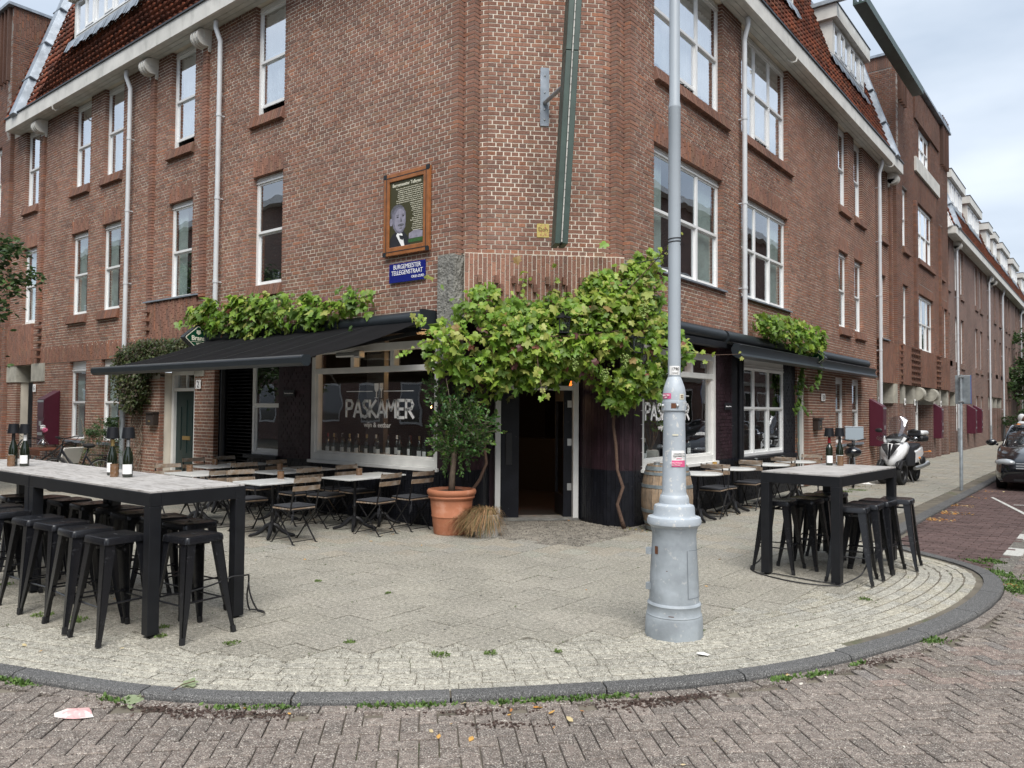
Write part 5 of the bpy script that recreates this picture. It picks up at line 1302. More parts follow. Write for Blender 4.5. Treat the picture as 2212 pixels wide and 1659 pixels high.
# the print itself: a generic grey photograph of a man with a moustache
F_ = shift(FL, 0, 0, .0555)@tr(-2.955, 4.66, 0)@np.diag([1.22, 1.22, 1, 1.0])@tr(2.96, -4.60, 0); cx_, cz_ = -2.96, 4.555
def blob(pts, m, z, nm='print'):
    b = MB(F_); b.prism([(cx_+x, cz_+y) for x, y in pts], z, z+.0008); return b.obj(nm, m, pa)
def ell(cx, cy, rx, ry, n=20, a0=0, a1=2*pi): return [(cx+rx*cos(a0+(a1-a0)*i/n), cy+ry*sin(a0+(a1-a0)*i/n)) for i in range(n)]
MT['skin_grey'] = mat('photo_grey', (.30, .29, .36), .5, var=.25, vscale=14); MT['hair_grey'] = mat('photo_hair', (.12, .12, .14), .5, var=.4, vscale=40); MT['photo_dark'] = mat('photo_dark', (.02, .02, .025), .5)
blob([(-.17, -.36), (-.165, -.24), (-.11, -.18), (-.03, -.14), (.08, -.16), (.17, -.25), (.21, -.36)][::-1], MT['photo_dark'], .0, 'suit_print')
blob([(-.02, -.15), (.06, -.19), (.10, -.35), (.05, -.35), (-.05, -.2)][::-1], MT['print_white'], .001, 'shirt_print')
blob([(.0, -.2), (.09, -.22), (.07, -.27), (.02, -.25)][::-1], MT['photo_dark'], .002, 'tie_print')
MT['mid_grey'] = mat('photo_mid', (.19, .185, .235), .5, var=.3, vscale=20); blob(ell(-.03, .085, .128, .105), MT['hair_grey'], .001, 'hair_print'); blob([(-.13, -.02), (-.125, .08), (-.07, .14), (.0, .155), (.075, .14), (.115, .08), (.12, -.03), (.11, -.11), (.07, -.165), (.02, -.185), (-.05, -.165), (-.105, -.1)][::-1], MT['mid_grey'], .0012, 'face_shade_print'); blob(ell(.012, -.012, .098, .145), MT['skin_grey'], .002, 'face_print'); blob(ell(-.145, -.02, .026, .05), MT['skin_grey'], .002, 'ear_print')
blob(ell(.035, -.075, .055, .018), MT['hair_grey'], .003, 'moustache_print'); blob(ell(-.025, .03, .02, .008), MT['photo_dark'], .003, 'eye_print'); blob(ell(.075, .035, .018, .008), MT['photo_dark'], .003, 'eye_print')
blob([(-.05, .055), (.0, .06), (.0, .052), (-.05, .047)][::-1], MT['hair_grey'], .003, 'brow_print'); blob([(.05, .06), (.1, .055), (.1, .047), (.05, .052)][::-1], MT['hair_grey'], .003, 'brow_print'); blob([(.03, .03), (.055, -.035), (.025, -.04)][::-1], MT['hair_grey'], .0025, 'nose_print'); blob(ell(.035, -.115, .03, .007), MT['hair_grey'], .003, 'mouth_print')
b = MB(shift(FL, 0, 0, .0555)); b.prism([(-2.75, 4.22), (-2.45, 4.22), (-2.45, 4.28), (-2.75, 4.27)], 0, .001); b.obj('lawn_print', mat('print_green', (.04, .12, .03), .5, var=.4, vscale=60), pa); b = MB(shift(FL, 0, 0, .0555)); b.prism([(-2.74, 4.28), (-2.45, 4.28), (-2.45, 4.37), (-2.60, 4.41), (-2.74, 4.36)], 0, .001); b.obj('house_print', MT['skin_grey'], pa)
# small plates
def sgn(F, u0, u1, z0, z1, s, label, cat='house number', size=.12, m='print_white', mt='print_black', name='number_plate', n=.02, sx=1):
    t = thing(name, label, cat, tuple((F@np.array([(u0+u1)/2, z0, n, 1]))[:3])); plate(F, u0, u1, z0, z1, n, MT[m], t); text(s, size, F, (u0+u1)/2, (z0+z1)/2-size*.34, n+.0135, MT[mt], t, sx=sx)
sgn(FL, -8.77, -8.59, 2.07, 2.25, '2', 'white house number plate 2 beside the dark green double door', size=.18)
sgn(FL, -16.88, -16.71, 2.07, 2.27, '6', 'white house number plate 6 beside the far left green door', size=.17)
sgn(FR, 10.98, 11.28, 1.97, 2.15, '130', 'white house number plate 130 on the brick pier right of the cafe', size=.16, sx=.8)
for i, (u, s, lab) in enumerate(((16.6, '128', 'small white number plate on the first stone-headed pier past the maroon box'), (19.65, '126', 'small white number plate on the pier behind the scooter windscreen'), (21.2, '124', 'small white number plate on the pier right of the scooter'), (26.1, '120', 'small white number plate on the pier just left of the back of the traffic sign'))): sgn(FR, u-.1, u+.1, 1.95, 2.17, s, lab, size=.12, sx=.7, n=.12 if i else .02)
MT['plaque'] = MT['photo_dark']
sgn(FL, -5.86, -5.55, 1.91, 2.02, 'Denk aan de buren', 'small black plaque on the purple pier left of the big shop window', 'plaque', .032, 'photo_dark', 'print_white', 'plaque')
sgn(FR, 5.22, 5.54, 1.74, 1.86, 'Denk aan de buren', 'small black plaque on the purple pier right of the right shop window', 'plaque', .032, 'photo_dark', 'print_white', 'plaque')
MT['yellowp'] = mat('yellow_print', (.62, .50, .16), .6, col2=(.45, .2, .1), c2lo=.5, c2hi=.6, c2scale=30)
t = thing('sticker', 'yellow printed sticker at the foot of the tall green sign on the chamfer', 'sticker', (-.9, .9, 4.3)); plate(FC, -.12, .06, 4.22, 4.42, .002, MT['yellowp'], t, 'paper', .003); text('Don', .08, FC, -.03, 4.31, .0065, MT['rust'], t)
# mailboxes
def mailbox(F, u, z, label, m):
    t = thing('mailbox', label, 'mailbox', tuple((F@np.array([u, z, .1, 1]))[:3])); b = MB(F)
    b.prism([(.0, 0), (.13, 0), (.16, .20), (.10, .28), (0, .30)][::-1], u-.16, u+.16, T=np.array([[0, 0, 1, 0], [0, 1, 0, 0], [1, 0, 0, 0], [0, 0, 0, 1.0]])@np.eye(4)) if 0 else b.box((u-.16, z, 0), (u+.16, z+.24, .13))
    b.box((u-.175, z+.24, 0), (u+.175, z+.29, .16)); b.obj('box', m, t, bevel=.012); b = MB(F); b.box((u-.04, z+.07, .13), (u+.04, z+.1, .134)); b.obj('nameplate', MT['brass'], t)
MT['brownmetal'] = mat('brown_metal', (.04, .03, .025), .4)
mailbox(FL, -10.42, 1.32, 'dark brown mailbox on the brick left of the green double door', MT['brownmetal']); mailbox(FR, 10.55, 1.28, 'brown mailbox on the brick pier beneath number 130', MT['brownmetal'])
# maroon meter cabinets, perpendicular to the wall
def cabinet(F, u, label, d=.36, w=.42):
    t = thing('meter_cabinet', label, 'cabinet', tuple((F@np.array([u, .75, .1, 1]))[:3]), 0, 'maroon cabinets along the house fronts'); b = MB(F)
    V = [(.01, .74), (d, .74), (d, 1.88), (.01, 2.10)]
    b.prism(V, u-w/2, u+w/2, T=np.array([[0, 0, 1, 0], [0, 1, 0, 0], [1, 0, 0, 0], [0, 0, 0, 1.0]])); b.obj('case', MT['maroon'], t, bevel=.008)
    s = MB(F); s.box((u-w/2+.02, 1.0, d), (u+w/2-.02, 1.35, d+.012)); s.box((u-w/2+.02, 1.42, d), (u+w/2-.02, 1.85, d+.012)); s.obj('door', MT['maroon'], t, bevel=.004)
    s = MB(F); s.box((u-.06, 1.22, d+.012), (u+.08, 1.33, d+.02)); s.box((u-w/2+.03, 1.80, d+.012), (u+w/2-.03, 1.85, d+.018)); s.box((u-.14, .98, d+.0), (u+.14, 1.05, d+.02)); s.obj('vent_plate', MT['steel'], t)
cabinet(FL, -15.42, 'maroon metal cabinet on the wall beside the far left door'); cabinet(FR, 15.75, 'nearest maroon metal cabinet on the right street beside the drainpipe'); cabinet(FR, 24.9, 'maroon metal cabinet on the wall just right of the scooter top box'); cabinet(FR, 33.6, 'maroon metal cabinet right of the traffic sign pole'); cabinet(FR, 35.6, 'farthest maroon metal cabinet on the right street')
# vertical green light sign on a bracket in front of the chamfer
t = thing('projecting_sign', 'tall dark green edge-on sign standing off the chamfered brick wall', 'sign', (-.4, .4, 3.9))
Fs = shift(FC, .075, 0, .80)
for k, du in ((0, -.055), (1, .045)):
    b = MB(Fs); z0_, z1_ = 3.93, 8.6; ln_ = .052
    for za, zb in ((z0_, 6.55), (6.56, z1_)):
        ua = du+(za-z0_)*ln_; ub = du+(zb-z0_)*ln_
        b.add([(ua-.038, za, -.16), (ua+.038, za, -.16), (ua+.038, za, .16), (ua-.038, za, .16), (ub-.038, zb, -.16), (ub+.038, zb, -.16), (ub+.038, zb, .16), (ub-.038, zb, .16)], BOXF)
    b.obj('sign_panel', MT['greenmetal'], t, bevel=.006)
b = MB(Fs); b.tube([(-.005+(z-3.93)*.052, z, .165) for z in (3.95, 5, 6, 7, 8.55)], .010, 6)
for z in np.arange(4.0, 8.5, .11): b.sphere((-.005+(z-3.93)*.052, z, .176), .008, 5, 4)
b.obj('light_strip', MT['stonelight'], t)
b = MB(FC); b.box((-.085, 5.86, 0.002), (.045, 6.72, .016)); b.obj('wall_plate', MT['zinc'], t)
for zz in (5.95, 6.1, 6.35, 6.6): b = MB(FC@tr(-.02, zz, .016)); b.sphere((0, 0, 0), .014, 8, 5); b.obj('bolt', MT['steel'], t, smooth=True)
b = MB(FC); b.tube([(-.02, 6.2, .016), (.16, 6.2, .68)], .032, 10); b.obj('arm', MT['galv'], t, smooth='auto')
# coach lanterns over the door
def lantern(F, u, z, label, n=.55):
    t = thing('wall_lantern', label, 'lantern', tuple((F@np.array([u, z, n, 1]))[:3]), 0, 'black lanterns among the vine over the door'); R = F@tr(u, z, n)@rotm('X', -pi/2)
    b = MB(R); q = .075
    for sx_ in (-1, 1):
        for sy_ in (-1, 1): b.bar((sx_*q*.8, sy_*q*.8, 0), (sx_*q, sy_*q, .2), .012)
    b.cbox((0, 0, 0), (.14, .14, .015)); b.cbox((0, 0, .205), (.19, .19, .014)); b.lathe([(.12, .21), (.04, .275), (.02, .28), (.02, .31), (0, .32)], 4, (0, 0, 0)); b.bar((0, 0, .3), (0, .5, .3), .014); b.obj('frame', MT['blackmetal'], t)
    b = MB(R); b.lathe([(.085, .01), (.1, .2)], 4, T=rotm('Z', pi/4)); b.obj('pane', MT['clearglass'], t)
lantern(FC, .18, 2.78, 'black lantern hanging in the middle of the vine above the door'); lantern(FC, 1.22, 2.52, 'black lantern half buried in the vine right of the door')
# outdoor heater lamp under awning
b = MB(FL); b.box((-4.2, 2.52, .12), (-3.75, 2.60, .24)); b.box((-3.75, 2.5, .12), (-3.62, 2.62, .25)); h = b.obj('heater', MT['steel'], None, bevel=.02); tag(h, 'silver infrared heater under the left awning above the shop window', 'heater')

MT['seam'] = mat('seam_grey', (.17, .19, .21), .8)  # dark grey for the joint lines of the lamp post hatch
# ================================================================== lamp post
LP = (2.925, -2.64)
t = thing('lamp_post', 'grey painted cast iron lamp post standing on the corner pavement', 'lamp post', (LP[0], LP[1], 0))
def lat(prof, name, m, **kw):
    b = MB(); b.lathe(prof, 40, (LP[0], LP[1], 0)); return b.obj(name, MT[m], t, smooth='auto', **kw)
lat([(.222, -.05), (.221, .02), (.216, .13), (.210, .148)], 'foot', 'lampworn')
base = lat([(.210, .148), (.212, .155), (.205, .165), (.202, .225), (.206, .232), (.198, .245), (.190, .25), (.184, .45), (.170, .70), (.168, .76), (.174, .79), (.181, .82)], 'base', 'lampworn')
lat([(.181, .82), (.206, .845), (.208, .87), (.200, .895), (.165, .905), (.158, .92), (.157, .965), (.150, .985), (.122, .995), (.116, 1.0), (.114, 1.035), (.106, 1.06), (.100, 1.065)], 'collar', 'lamp')
lat([(.100, 1.065), (.092, 1.09), (.0885, 1.35), (.082, 1.715)], 'shaft', 'lamp')
cb = lat([(.082, 1.715), (.094, 1.718), (.094, 1.79), (.088, 1.793)], 'clamp_band', 'lamp')
lat([(.088, 1.793), (.0885, 1.855), (.080, 1.90), (.062, 1.95), (.052, 1.975), (.049, 1.98)], 'shoulder', 'lamp')
lat([(.049, 1.98), (.0485, 2.9), (.047, 4.10), (.049, 4.105), (.049, 4.12), (.041, 4.16), (.040, 6.2)], 'tube', 'lampup')
for a in (-1.0, .35, 2.6): b = MB(tr(LP[0]+.098*cos(a-1.2), LP[1]+.098*sin(a-1.2), 1.755)); b.sphere((0, 0, 0), .013, 8, 6); b.obj('bolt', MT['steel'], cb, smooth=True)
CA = atan2(CAMP.y-LP[1], CAMP.x-LP[0])      # bearing of the pavement edge side of the post
def on_post(r, ang, z): return frame((LP[0]+r*cos(ang), LP[1]+r*sin(ang), z), (-sin(ang), cos(ang), 0), (cos(ang), sin(ang), 0))
def wrap(r, a0, a1, z0, z1, name, m, parent, cut=None, rt=None):
    b = MB(); n = 10; rt = rt or r
    A_ = np.linspace(a0, a1, n); V = [(LP[0]+r*cos(a), LP[1]+r*sin(a), z0) for a in A_]+[(LP[0]+rt*cos(a), LP[1]+rt*sin(a), z1) for a in A_]
    b.add(V, [(i, i+1, n+i+1, n+i) for i in range(n-1)]); return b.obj(name, MT[m], parent)
def sticker(label, r, ang, z, w, h, parts, rt=None):
    s = thing('sticker', label, 'sticker', (LP[0], LP[1], z)); da = w/2/r
    wrap(r+.0015, ang-da, ang+da, z-h/2, z+h/2, 'paper', parts[0], s, rt=(rt or r)+.0015)
    for (txt, size, u, zz, m, sh) in parts[1]:
        a_ = ang+u/r; F = on_post(r+.003, a_, z+zz); text(txt, size, F, 0, 0, .0, MT[m], s, sx=.9)
    return s
sticker('white number label 1790 near the top of the lamp post shoulder', .0495, CA+.05, 2.03, .085, .07, ('print_white', [('1790', .034, .004, .0, 'print_black', 0), ('bij storing bellen', .009, .004, -.022, 'print_black', 0)]))
sticker('torn pink sticker strip on the lamp post shoulder', .0885, CA-.75, 1.83, .085, .042, ('pink', [('ELECTRO', .018, 0, .0, 'print_white', 0), ('BEAT', .014, 0, -.016, 'print_white', 0)]))
sticker('small red and cream sticker on the right of the lamp post shoulder', .0885, CA+.70, 1.825, .04, .044, ('cream', [('22', .03, 0, -.008, 'rust', 0)]))
s_ = sticker('white and pink protest sticker half way up the lamp post', .0895, CA+.42, 1.36, .115, .10, ('print_white', [('KAPITALISME IS EEN', .0115, .0, .022, 'print_black', 0), ('DOODLOPENDE WEG', .0115, 0, .005, 'print_black', 0), ('ORGANISEER JE', .007, 0, -.012, 'pink', 0)]), rt=.087)
wrap(.0925, CA+.42-.62, CA+.42+.64, 1.285, 1.335, 'band', 'pink', s_, rt=.0915)
text('REVOLUTIONAIR', .012, on_post(.096, CA+.15, 1.312), 0, 0, 0, MT['print_white'], s_); text('COMMUNIST', .012, on_post(.096, CA+.15, 1.296), 0, 0, 0, MT['print_white'], s_)
b = MB(); da = .42
for a0_, a1_, z0_, z1_ in ((CA+1.0-da, CA+1.0+da, .30, .304), (CA+1.0-da, CA+1.0+da, .66, .664)): wrap(.196, a0_, a1_, z0_, z1_, 'hatch_seam', 'seam', t)
for aa in (CA+1.0-da, CA+1.0+da): wrap(.1935, aa-.012, aa+.012, .30, .66, 'hatch_seam', 'seam', t, rt=.179)
for aa, z_, w__, h__ in ((CA-.3, .50, .03, .006), (CA+.5, .72, .04, .012), (CA-.1, .17, .10, .005)): wrap(.206 if z_ < .25 else .196-.06*(z_-.25), aa-w__, aa+w__, z_, z_+h__, 'rust_patch', 'rust', t)
wrap(.0955, CA-.25, CA+.15, 1.735, 1.775, 'rust_patch', 'rust', cb)
wrap(.0905, CA-.15, CA+.35, 1.525, 1.537, 'scratch', 'cream', t)
wrap(.1775, CA-.95, CA-.75, .62, .68, 'sticker_remnant', 'rust', t); 
b = MB()
for zz in (.36, .63): b.cbox((LP[0]-.80*.19, LP[1]-.6*.19, zz), (.045, .04, .05))
b.obj('hinge', MT['lampworn'], t)
b = MB(); b.tube([(LP[0]+.05*cos(a), LP[1]+.05*sin(a), 3.02+.012*a/3) for a in np.linspace(0, 14, 50)]+[(LP[0]-.15, LP[1]+.1, 2.95), (LP[0]-.5, LP[1]+.3, 2.98)], .004, 5); tie = b.obj('tie_wire', MT['plastic'], t)
# ================================================================== furniture
G_ST = 'black metal bar stools around the high tables'
def build_stool(t):
    b = MB(); q = .152
    def rr(s, z, r=.035, n=4):
        out = []
        for cx, cy, a0 in ((s-r, s-r, 0), (-s+r, s-r, pi/2), (-s+r, -s+r, pi), (s-r, -s+r, 1.5*pi)):
            for k in range(n+1): a = a0+pi/2*k/n; out.append((cx+r*cos(a), cy+r*sin(a), z))
        return out
    rings = [rr(.165, .705), rr(.164, .735), rr(.158, .752), rr(.146, .757), rr(.135, .754)]
    m_ = len(rings[0]); V = [p for r_ in rings for p in r_]
    F = [(i*m_+k, i*m_+(k+1) % m_, (i+1)*m_+(k+1) % m_, (i+1)*m_+k) for i in range(4) for k in range(m_)]
    F.append(tuple(range(4*m_, 5*m_))); F.append(tuple(range(m_))[::-1]); b.add(V, F)
    s = b.obj('seat', MT['stool'], t, smooth='auto')
    b = MB(); b.box((-.028, -.010, .7535), (.028, .010, .7555)); b.obj('hand_slot', MT['rubber'], s)
    for sx in (-1, 1):
        for sy in (-1, 1):
            b = MB(); p0 = (.150*sx, .150*sy); p1 = (.222*sx, .222*sy)
            # folded sheet leg: two tapering plates meeting at the outer corner, ending in a foot
            for ax in (0, 1):
                dx, dy = ((-sx, 0), (0, -sy))[ax]; V = []
                for (px, py), z, w_ in ((p0, .706, .075), ((p0[0]*.35+p1[0]*.65, p0[1]*.35+p1[1]*.65), .25, .050), (p1, .022, .028)):
                    nx, ny = ((0, -sy), (-sx, 0))[ax]
                    V += [(px, py, z), (px+dx*w_, py+dy*w_, z), (px+dx*w_+nx*.006, py+dy*w_+ny*.006, z), (px+nx*.006, py+ny*.006, z)]
                b.add(V, [(0, 1, 5, 4), (1, 2, 6, 5), (2, 3, 7, 6), (3, 0, 4, 7), (4, 5, 9, 8), (5, 6, 10, 9), (6, 7, 11, 10), (7, 4, 8, 11), (8, 9, 10, 11)])
            l = b.obj('leg', MT['stool'], t)
            b = MB(); b.bar((p1[0]-.012*sx, p1[1]-.012*sy, .05), (p1[0]-.006*sx, p1[1]-.006*sy, .0), .03, .03); b.obj('foot_cap', MT['rubber'], l)
    b = MB()
    for z, f in ((.26, .195), (.645, .155)):
        if z < .5:
            for i, (x0, y0, x1, y1) in enumerate(((-1, -1, 1, -1), (1, -1, 1, 1), (1, 1, -1, 1), (-1, 1, -1, -1))): b = MB(); b.tube([(x0*(f-.02), y0*(f-.02), z+.02*(i % 2)), (x1*(f-.02), y1*(f-.02), z+.02*(i % 2))], .007, 6); b.obj('foot_rail', MT['stool'], t)
        else: b = MB(); b.box((-.14, -.006, z), (.14, .006, z+.02)); b.box((-.006, -.14, z+.018), (.006, .14, z+.038)); b.obj('brace', MT['stool'], t)
SL_ = [((.11, -5.02), 4, 'front bar stool at the right end of the long table, nearest the table corner'), ((-.30, -5.41), 2, 'front row stool just left of the near leg of the long table'), ((-.80, -5.41), -3, 'second stool from the near leg in the front row of the long table'),
       ((-1.27, -5.40), 5, 'third stool from the near leg in the front row of the long table'), ((-1.70, -5.42), 1, 'fourth stool from the near leg in the front row, under the joint of tables'), ((-2.36, -5.44), 0, 'stool left of the table joint in the front row, cut off at left'),
       ((-.50, -4.71), 6, 'stool directly behind the front right end stool, under the table edge'), ((-.97, -4.68), -4, 'second stool from the right in the back row of the long table'), ((-1.42, -4.72), 3, 'third stool from the right in the back row of the long table'),
       ((-1.84, -4.66), 8, 'fourth stool from the right in the back row of the long table'), ((-2.38, -4.69), -2, 'fifth stool from the right in the back row, seen between table legs'), ((-2.88, -4.70), 3, 'stool left of the far table leg in the back row'),
       ((-3.26, -4.76), 10, 'second stool left of the far table leg, close to the left edge'), ((-3.62, -4.90), -6, 'small looking stool at the far left in the back row'), ((-2.80, -5.36), 4, 'stool at the very left edge in the front row')]
SR_ = [((2.72, .28), 3, 'left front stool at the right high table beside its near left leg'), ((2.88, .66), -5, 'second stool on the left side of the right high table'), ((2.88, 1.10), 4, 'third stool on the left side of the right high table'), ((2.92, 1.50), 0, 'rearmost stool on the left side of the right high table'),
       ((3.48, .24), 8, 'front stool on the street side of the right high table'), ((3.52, .62), 2, 'second stool on the street side of the right high table'), ((3.55, 1.02), -3, 'third stool on the street side of the right high table'), ((3.68, 1.34), 5, 'rearmost stool on the street side, standing out past the table')]
st0 = localthing('bar_stool', SL_[0][2], 'bar stool', (*SL_[0][0], 0), radians(SL_[0][1]), G_ST, build_stool)
for (p, a, lab) in SL_[1:]+SR_: dup(st0, (*p, 0), radians(a), lab)
for o in [st0]: pass

def build_hightable(L_, W_):
    def f(t):
        h = 1.085; q = .09; b = MB(); top = h-.016
        b.box((-L_/2, -W_/2, top-.10), (L_/2, -W_/2+q, top)); b.box((-L_/2, W_/2-q, top-.10), (L_/2, W_/2, top)); b.box((-L_/2, -W_/2+q, top-.10), (-L_/2+q, W_/2-q, top)); b.box((L_/2-q, -W_/2+q, top-.10), (L_/2, W_/2-q, top)); b.obj('frame', MT['blackmetal'], t, bevel=.004)
        for sx in (-1, 1):
            for sy in (-1, 1): b = MB(); x = sx*(L_/2-q/2); y = sy*(W_/2-q/2); b.cbox((x, y, (top-.10)/2+.008), (q, q, top-.10-.016)); l = b.obj('leg', MT['blackmetal'], t, bevel=.004); b = MB(); b.cbox((x, y, .004), (.04, .04, .008)); b.obj('foot_cap', MT['rubber'], l)
        b = MB(); b.box((-L_/2+.006, -W_/2+.006, top+.0005), (L_/2-.006, W_/2-.006, h)); b.obj('table_top', MT['tabletop'], t, bevel=.002)
    return f
localthing('high_table', 'long high bar table with grey weathered top, its near corner in front', 'table', (-1.14, -4.90, 0), 0, 'high bar tables outside', build_hightable(2.26, .80))
localthing('high_table', 'high bar table at the left edge, butted against the longer one', 'table', (-3.46, -4.90, 0), 0, 'high bar tables outside', build_hightable(2.34, .80))
localthing('high_table', 'high bar table with grey top near the kerb on the right', 'table', (3.13, .80, 0), radians(-4.5), 'high bar tables outside', lambda t: build_hightable(.82, 1.80)(t))

# wine bottles carrying cordless lamp shades
def bottle_lamp(p, label, capm, glassm='bottle', champ=True, ang=0, lab=True, hs=1.0):
    t = thing('bottle_lamp', label, 'lamp', p, 0, 'wine bottles with lamp shades'); x, y, z = p; b = MB(tr(x, y, z))
    pr = [(.0, .0), (.040, .0), (.043, .01), (.043, .15*hs), (.040, .185*hs), (.028, .23*hs), (.017, .265*hs), (.0155, .31*hs)] if champ else [(.0, .0), (.036, .0), (.038, .01), (.038, .19*hs), (.034, .215*hs), (.018, .24*hs), (.0145, .255*hs), (.0145, .31*hs)]
    b.lathe(pr, 20); b.obj('bottle', MT[glassm], t, smooth='auto')
    b = MB(tr(x, y, z)); b.lathe([(.0172, .262*hs), (.0165, .325*hs), (0, .326*hs)], 14); b.obj('neck_foil', MT[capm], t, smooth='auto')
    if lab:
        r = pr[2][0]+.0008; b = MB(tr(x, y, z)@rotm('Z', ang)); A_ = np.linspace(-1.1, 1.1, 12); V = [(r*cos(a), r*sin(a), zz) for zz in (.03, .115) for a in A_]; b.add(V, [(i, i+1, 12+i+1, 12+i) for i in range(11)]); b.obj('label', MT['print_white'], t)
    b = MB(tr(x, y, z)); zt = .33*hs
    b.lathe([(.014, zt-.02), (.014, zt+.015), (.006, zt+.02), (.006, zt+.09)], 10); b.lathe([(.058, zt+.008), (.046, zt+.108), (.0, zt+.11)], 24); b.lathe([(.057, zt+.008), (.045, zt+.106)], 24); b.obj('lamp_shade', MT['blackmetal'], t, smooth='auto')
    return t
def candle(p, label, m='amber', r=.036, h=.085, group='amber candle glasses on the tables'):
    t = thing('candle_glass', label, 'candle holder', p, 0, group); b = MB(tr(*p)); n = 10; rows = 5; V = []
    for i in range(rows+1):
        for k in range(n): a = 2*pi*(k+.5*(i % 2))/n; V.append(((r+(.002 if i % 2 else 0))*cos(a), (r+(.002 if i % 2 else 0))*sin(a), h*i/rows))
    F = []
    for i in range(rows):
        for k in range(n):
            a, c = i*n+k, i*n+(k+1) % n; d, e = (i+1)*n+k, (i+1)*n+(k+1) % n
            F += [(a, c, d), (c, e, d)] if i % 2 == 0 else [(a, c, e), (a, e, d)]
    F.append(tuple(range(n))[::-1]); b.add(V, F); b.lathe([(r*.85, h*.2), (r*.85, h-.004), (r, h)], n); b.obj('glass', MT[m], t)
    b = MB(tr(*p)); b.lathe([(0, .0), (.02, .0), (.02, .035), (0, .036)], 10); b.obj('candle', MT['cream'], t)
aC = atan2(CAMP.y+4.85, CAMP.x+1.4)
bottle_lamp((-1.60, -4.86, 1.086), 'dark wine bottle with gold neck and black lamp shade, left one of the near pair', 'brass', ang=aC-1.2); bottle_lamp((-1.30, -4.86, 1.086), 'dark green champagne bottle with silver neck and black lamp shade, right of the near pair', 'steel', ang=aC-.2, hs=1.02)
candle((-1.42, -4.92, 1.086), 'tall amber cut glass between the two near bottle lamps', h=.115)
bottle_lamp((-3.47, -5.03, 1.086), 'brown wine bottle with black lamp shade, leftmost on the far high table', 'plastic', glassm='bottle', ang=aC-.9); bottle_lamp((-3.30, -4.98, 1.086), 'dark bottle with white neck and pale blue label under a black lamp shade', 'print_white', ang=aC-.4, champ=True)
candle((-3.37, -5.08, 1.086), 'amber cut glass between the two bottle lamps at the left edge', h=.115)
aR = atan2(CAMP.y-1.4, CAMP.x-3)
MT['redfoil'] = mat('red_foil', (.25, .01, .015), .4)
bottle_lamp((2.955, 1.33, 1.086), 'green wine bottle with red neck and black lamp shade on the right high table', 'redfoil', glassm='bottle', champ=False, ang=aR+.3); bottle_lamp((3.02, 1.52, 1.086), 'dark bottle with black lamp shade standing behind on the right high table', 'plastic', ang=aR)
candle((3.07, 1.36, 1.086), 'amber cut glass beside the bottle lamps on the right high table', h=.115)

# folding bistro chairs
def build_chair(t):
    def slat(name, a, c): b = MB(); b.box(a, c); return b.obj(name, MT['slat'], t, bevel=.003)
    for k in range(6): slat('seat_slat', (-.20, -.19+k*.064, .432), (.20, -.19+k*.064+.050, .450))
    b = MB(); b.box((-.195, -.19, .451), (.195, .185, .478)); b.obj('cushion', MT['cushion'], t, smooth='auto', bevel=.014)
    for z0, y0 in ((.775, .258), (.672, .236)):
        b = MB(); n = 6
        for i in range(n):
            u0, u1 = -.205+.41*i/n, -.205+.41*(i+1)/n; c0, c1 = .02*(1-(u0/.205)**2), .02*(1-(u1/.205)**2)
            b.add([(u0, y0+c0-.008, z0), (u1, y0+c1-.008, z0), (u1, y0+c1+.006, z0), (u0, y0+c0+.006, z0), (u0, y0+c0+.004, z0+.060), (u1, y0+c1+.004, z0+.060), (u1, y0+c1+.018, z0+.060), (u0, y0+c0+.018, z0+.060)], BOXF)
        b.obj('back_slat', MT['slat'], t)
    for s in (-1, 1):
        x = .192*s; b = MB(); b.bar((x, .272, .845), (x, .18, .43), .006, .022, up=(1, 0, 0)); b.bar((x, .18, .43), (x, -.20, .01), .006, .020, up=(1, 0, 0)); b.bar((x, -.20, .006), (x+.0, -.235, .006), .02, .008); b.obj('leg', MT['iron'], t)
        b = MB(); x2 = .172*s; b.bar((x2, -.17, .43), (x2, .21, .01), .006, .020, up=(1, 0, 0)); b.bar((x2, .21, .006), (x2, .245, .006), .02, .008); b.obj('leg', MT['iron'], t)
    b = MB(); b.tube([(-.192, -.18, .035), (.192, -.18, .035)], .0055, 6); b.tube([(-.172, .19, .035), (.172, .19, .035)], .0055, 6); b.bar((-.19, -.19, .424), (.19, -.19, .424), .012); b.bar((-.19, .18, .424), (.19, .18, .424), .012); each(b, 'stretcher', MT['iron'], t)
    b = MB()
    for k in range(3): b.tube([(.17, .20, .44), (.18+.01*k, .22+.012*k, .36), (.172+.02*k, .215, .30-.02*k), (.165+.012*k, .2, .38)], .003, 4)
    b.obj('tie_cord', MT['cushion'], t)
G_CH = 'folding slatted bistro chairs on the terrace'
def build_pedestal(w, l):
    def f(t):
        b = MB(); b.box((-w/2, -l/2, .722), (w/2, l/2, .745)); b.obj('table_top', MT['marble'], t, bevel=.005); ped(t)
    return f
def ped(t):
    b = MB(); b.lathe([(.09, .715), (.09, .721)], 16); b.lathe([(.020, .12), (.032, .14), (.030, .20), (.022, .22), (.022, .30), (.034, .32), (.034, .34), (.022, .36), (.018, .66), (.026, .69), (.05, .715)], 14); b.obj('column', MT['iron'], t, smooth='auto')
    b = MB()
    for k in range(4):
        a = pi/4+k*pi/2; P = [(.02, .17), (.07, .15), (.13, .085), (.20, .045), (.27, .028), (.30, .02)]
        b.tube([(r*cos(a), r*sin(a), z) for r, z in P], [.030, .034, .028, .024, .022, .012], 8)
    b.obj('claw_foot', MT['iron'], t, smooth='auto')
def build_round(t):
    b = MB(); b.lathe([(0, .722), (.365, .722), (.378, .728), (.378, .742), (.372, .746), (0, .746)], 40); b.obj('table_top', MT['marble'], t, smooth='auto'); ped(t)
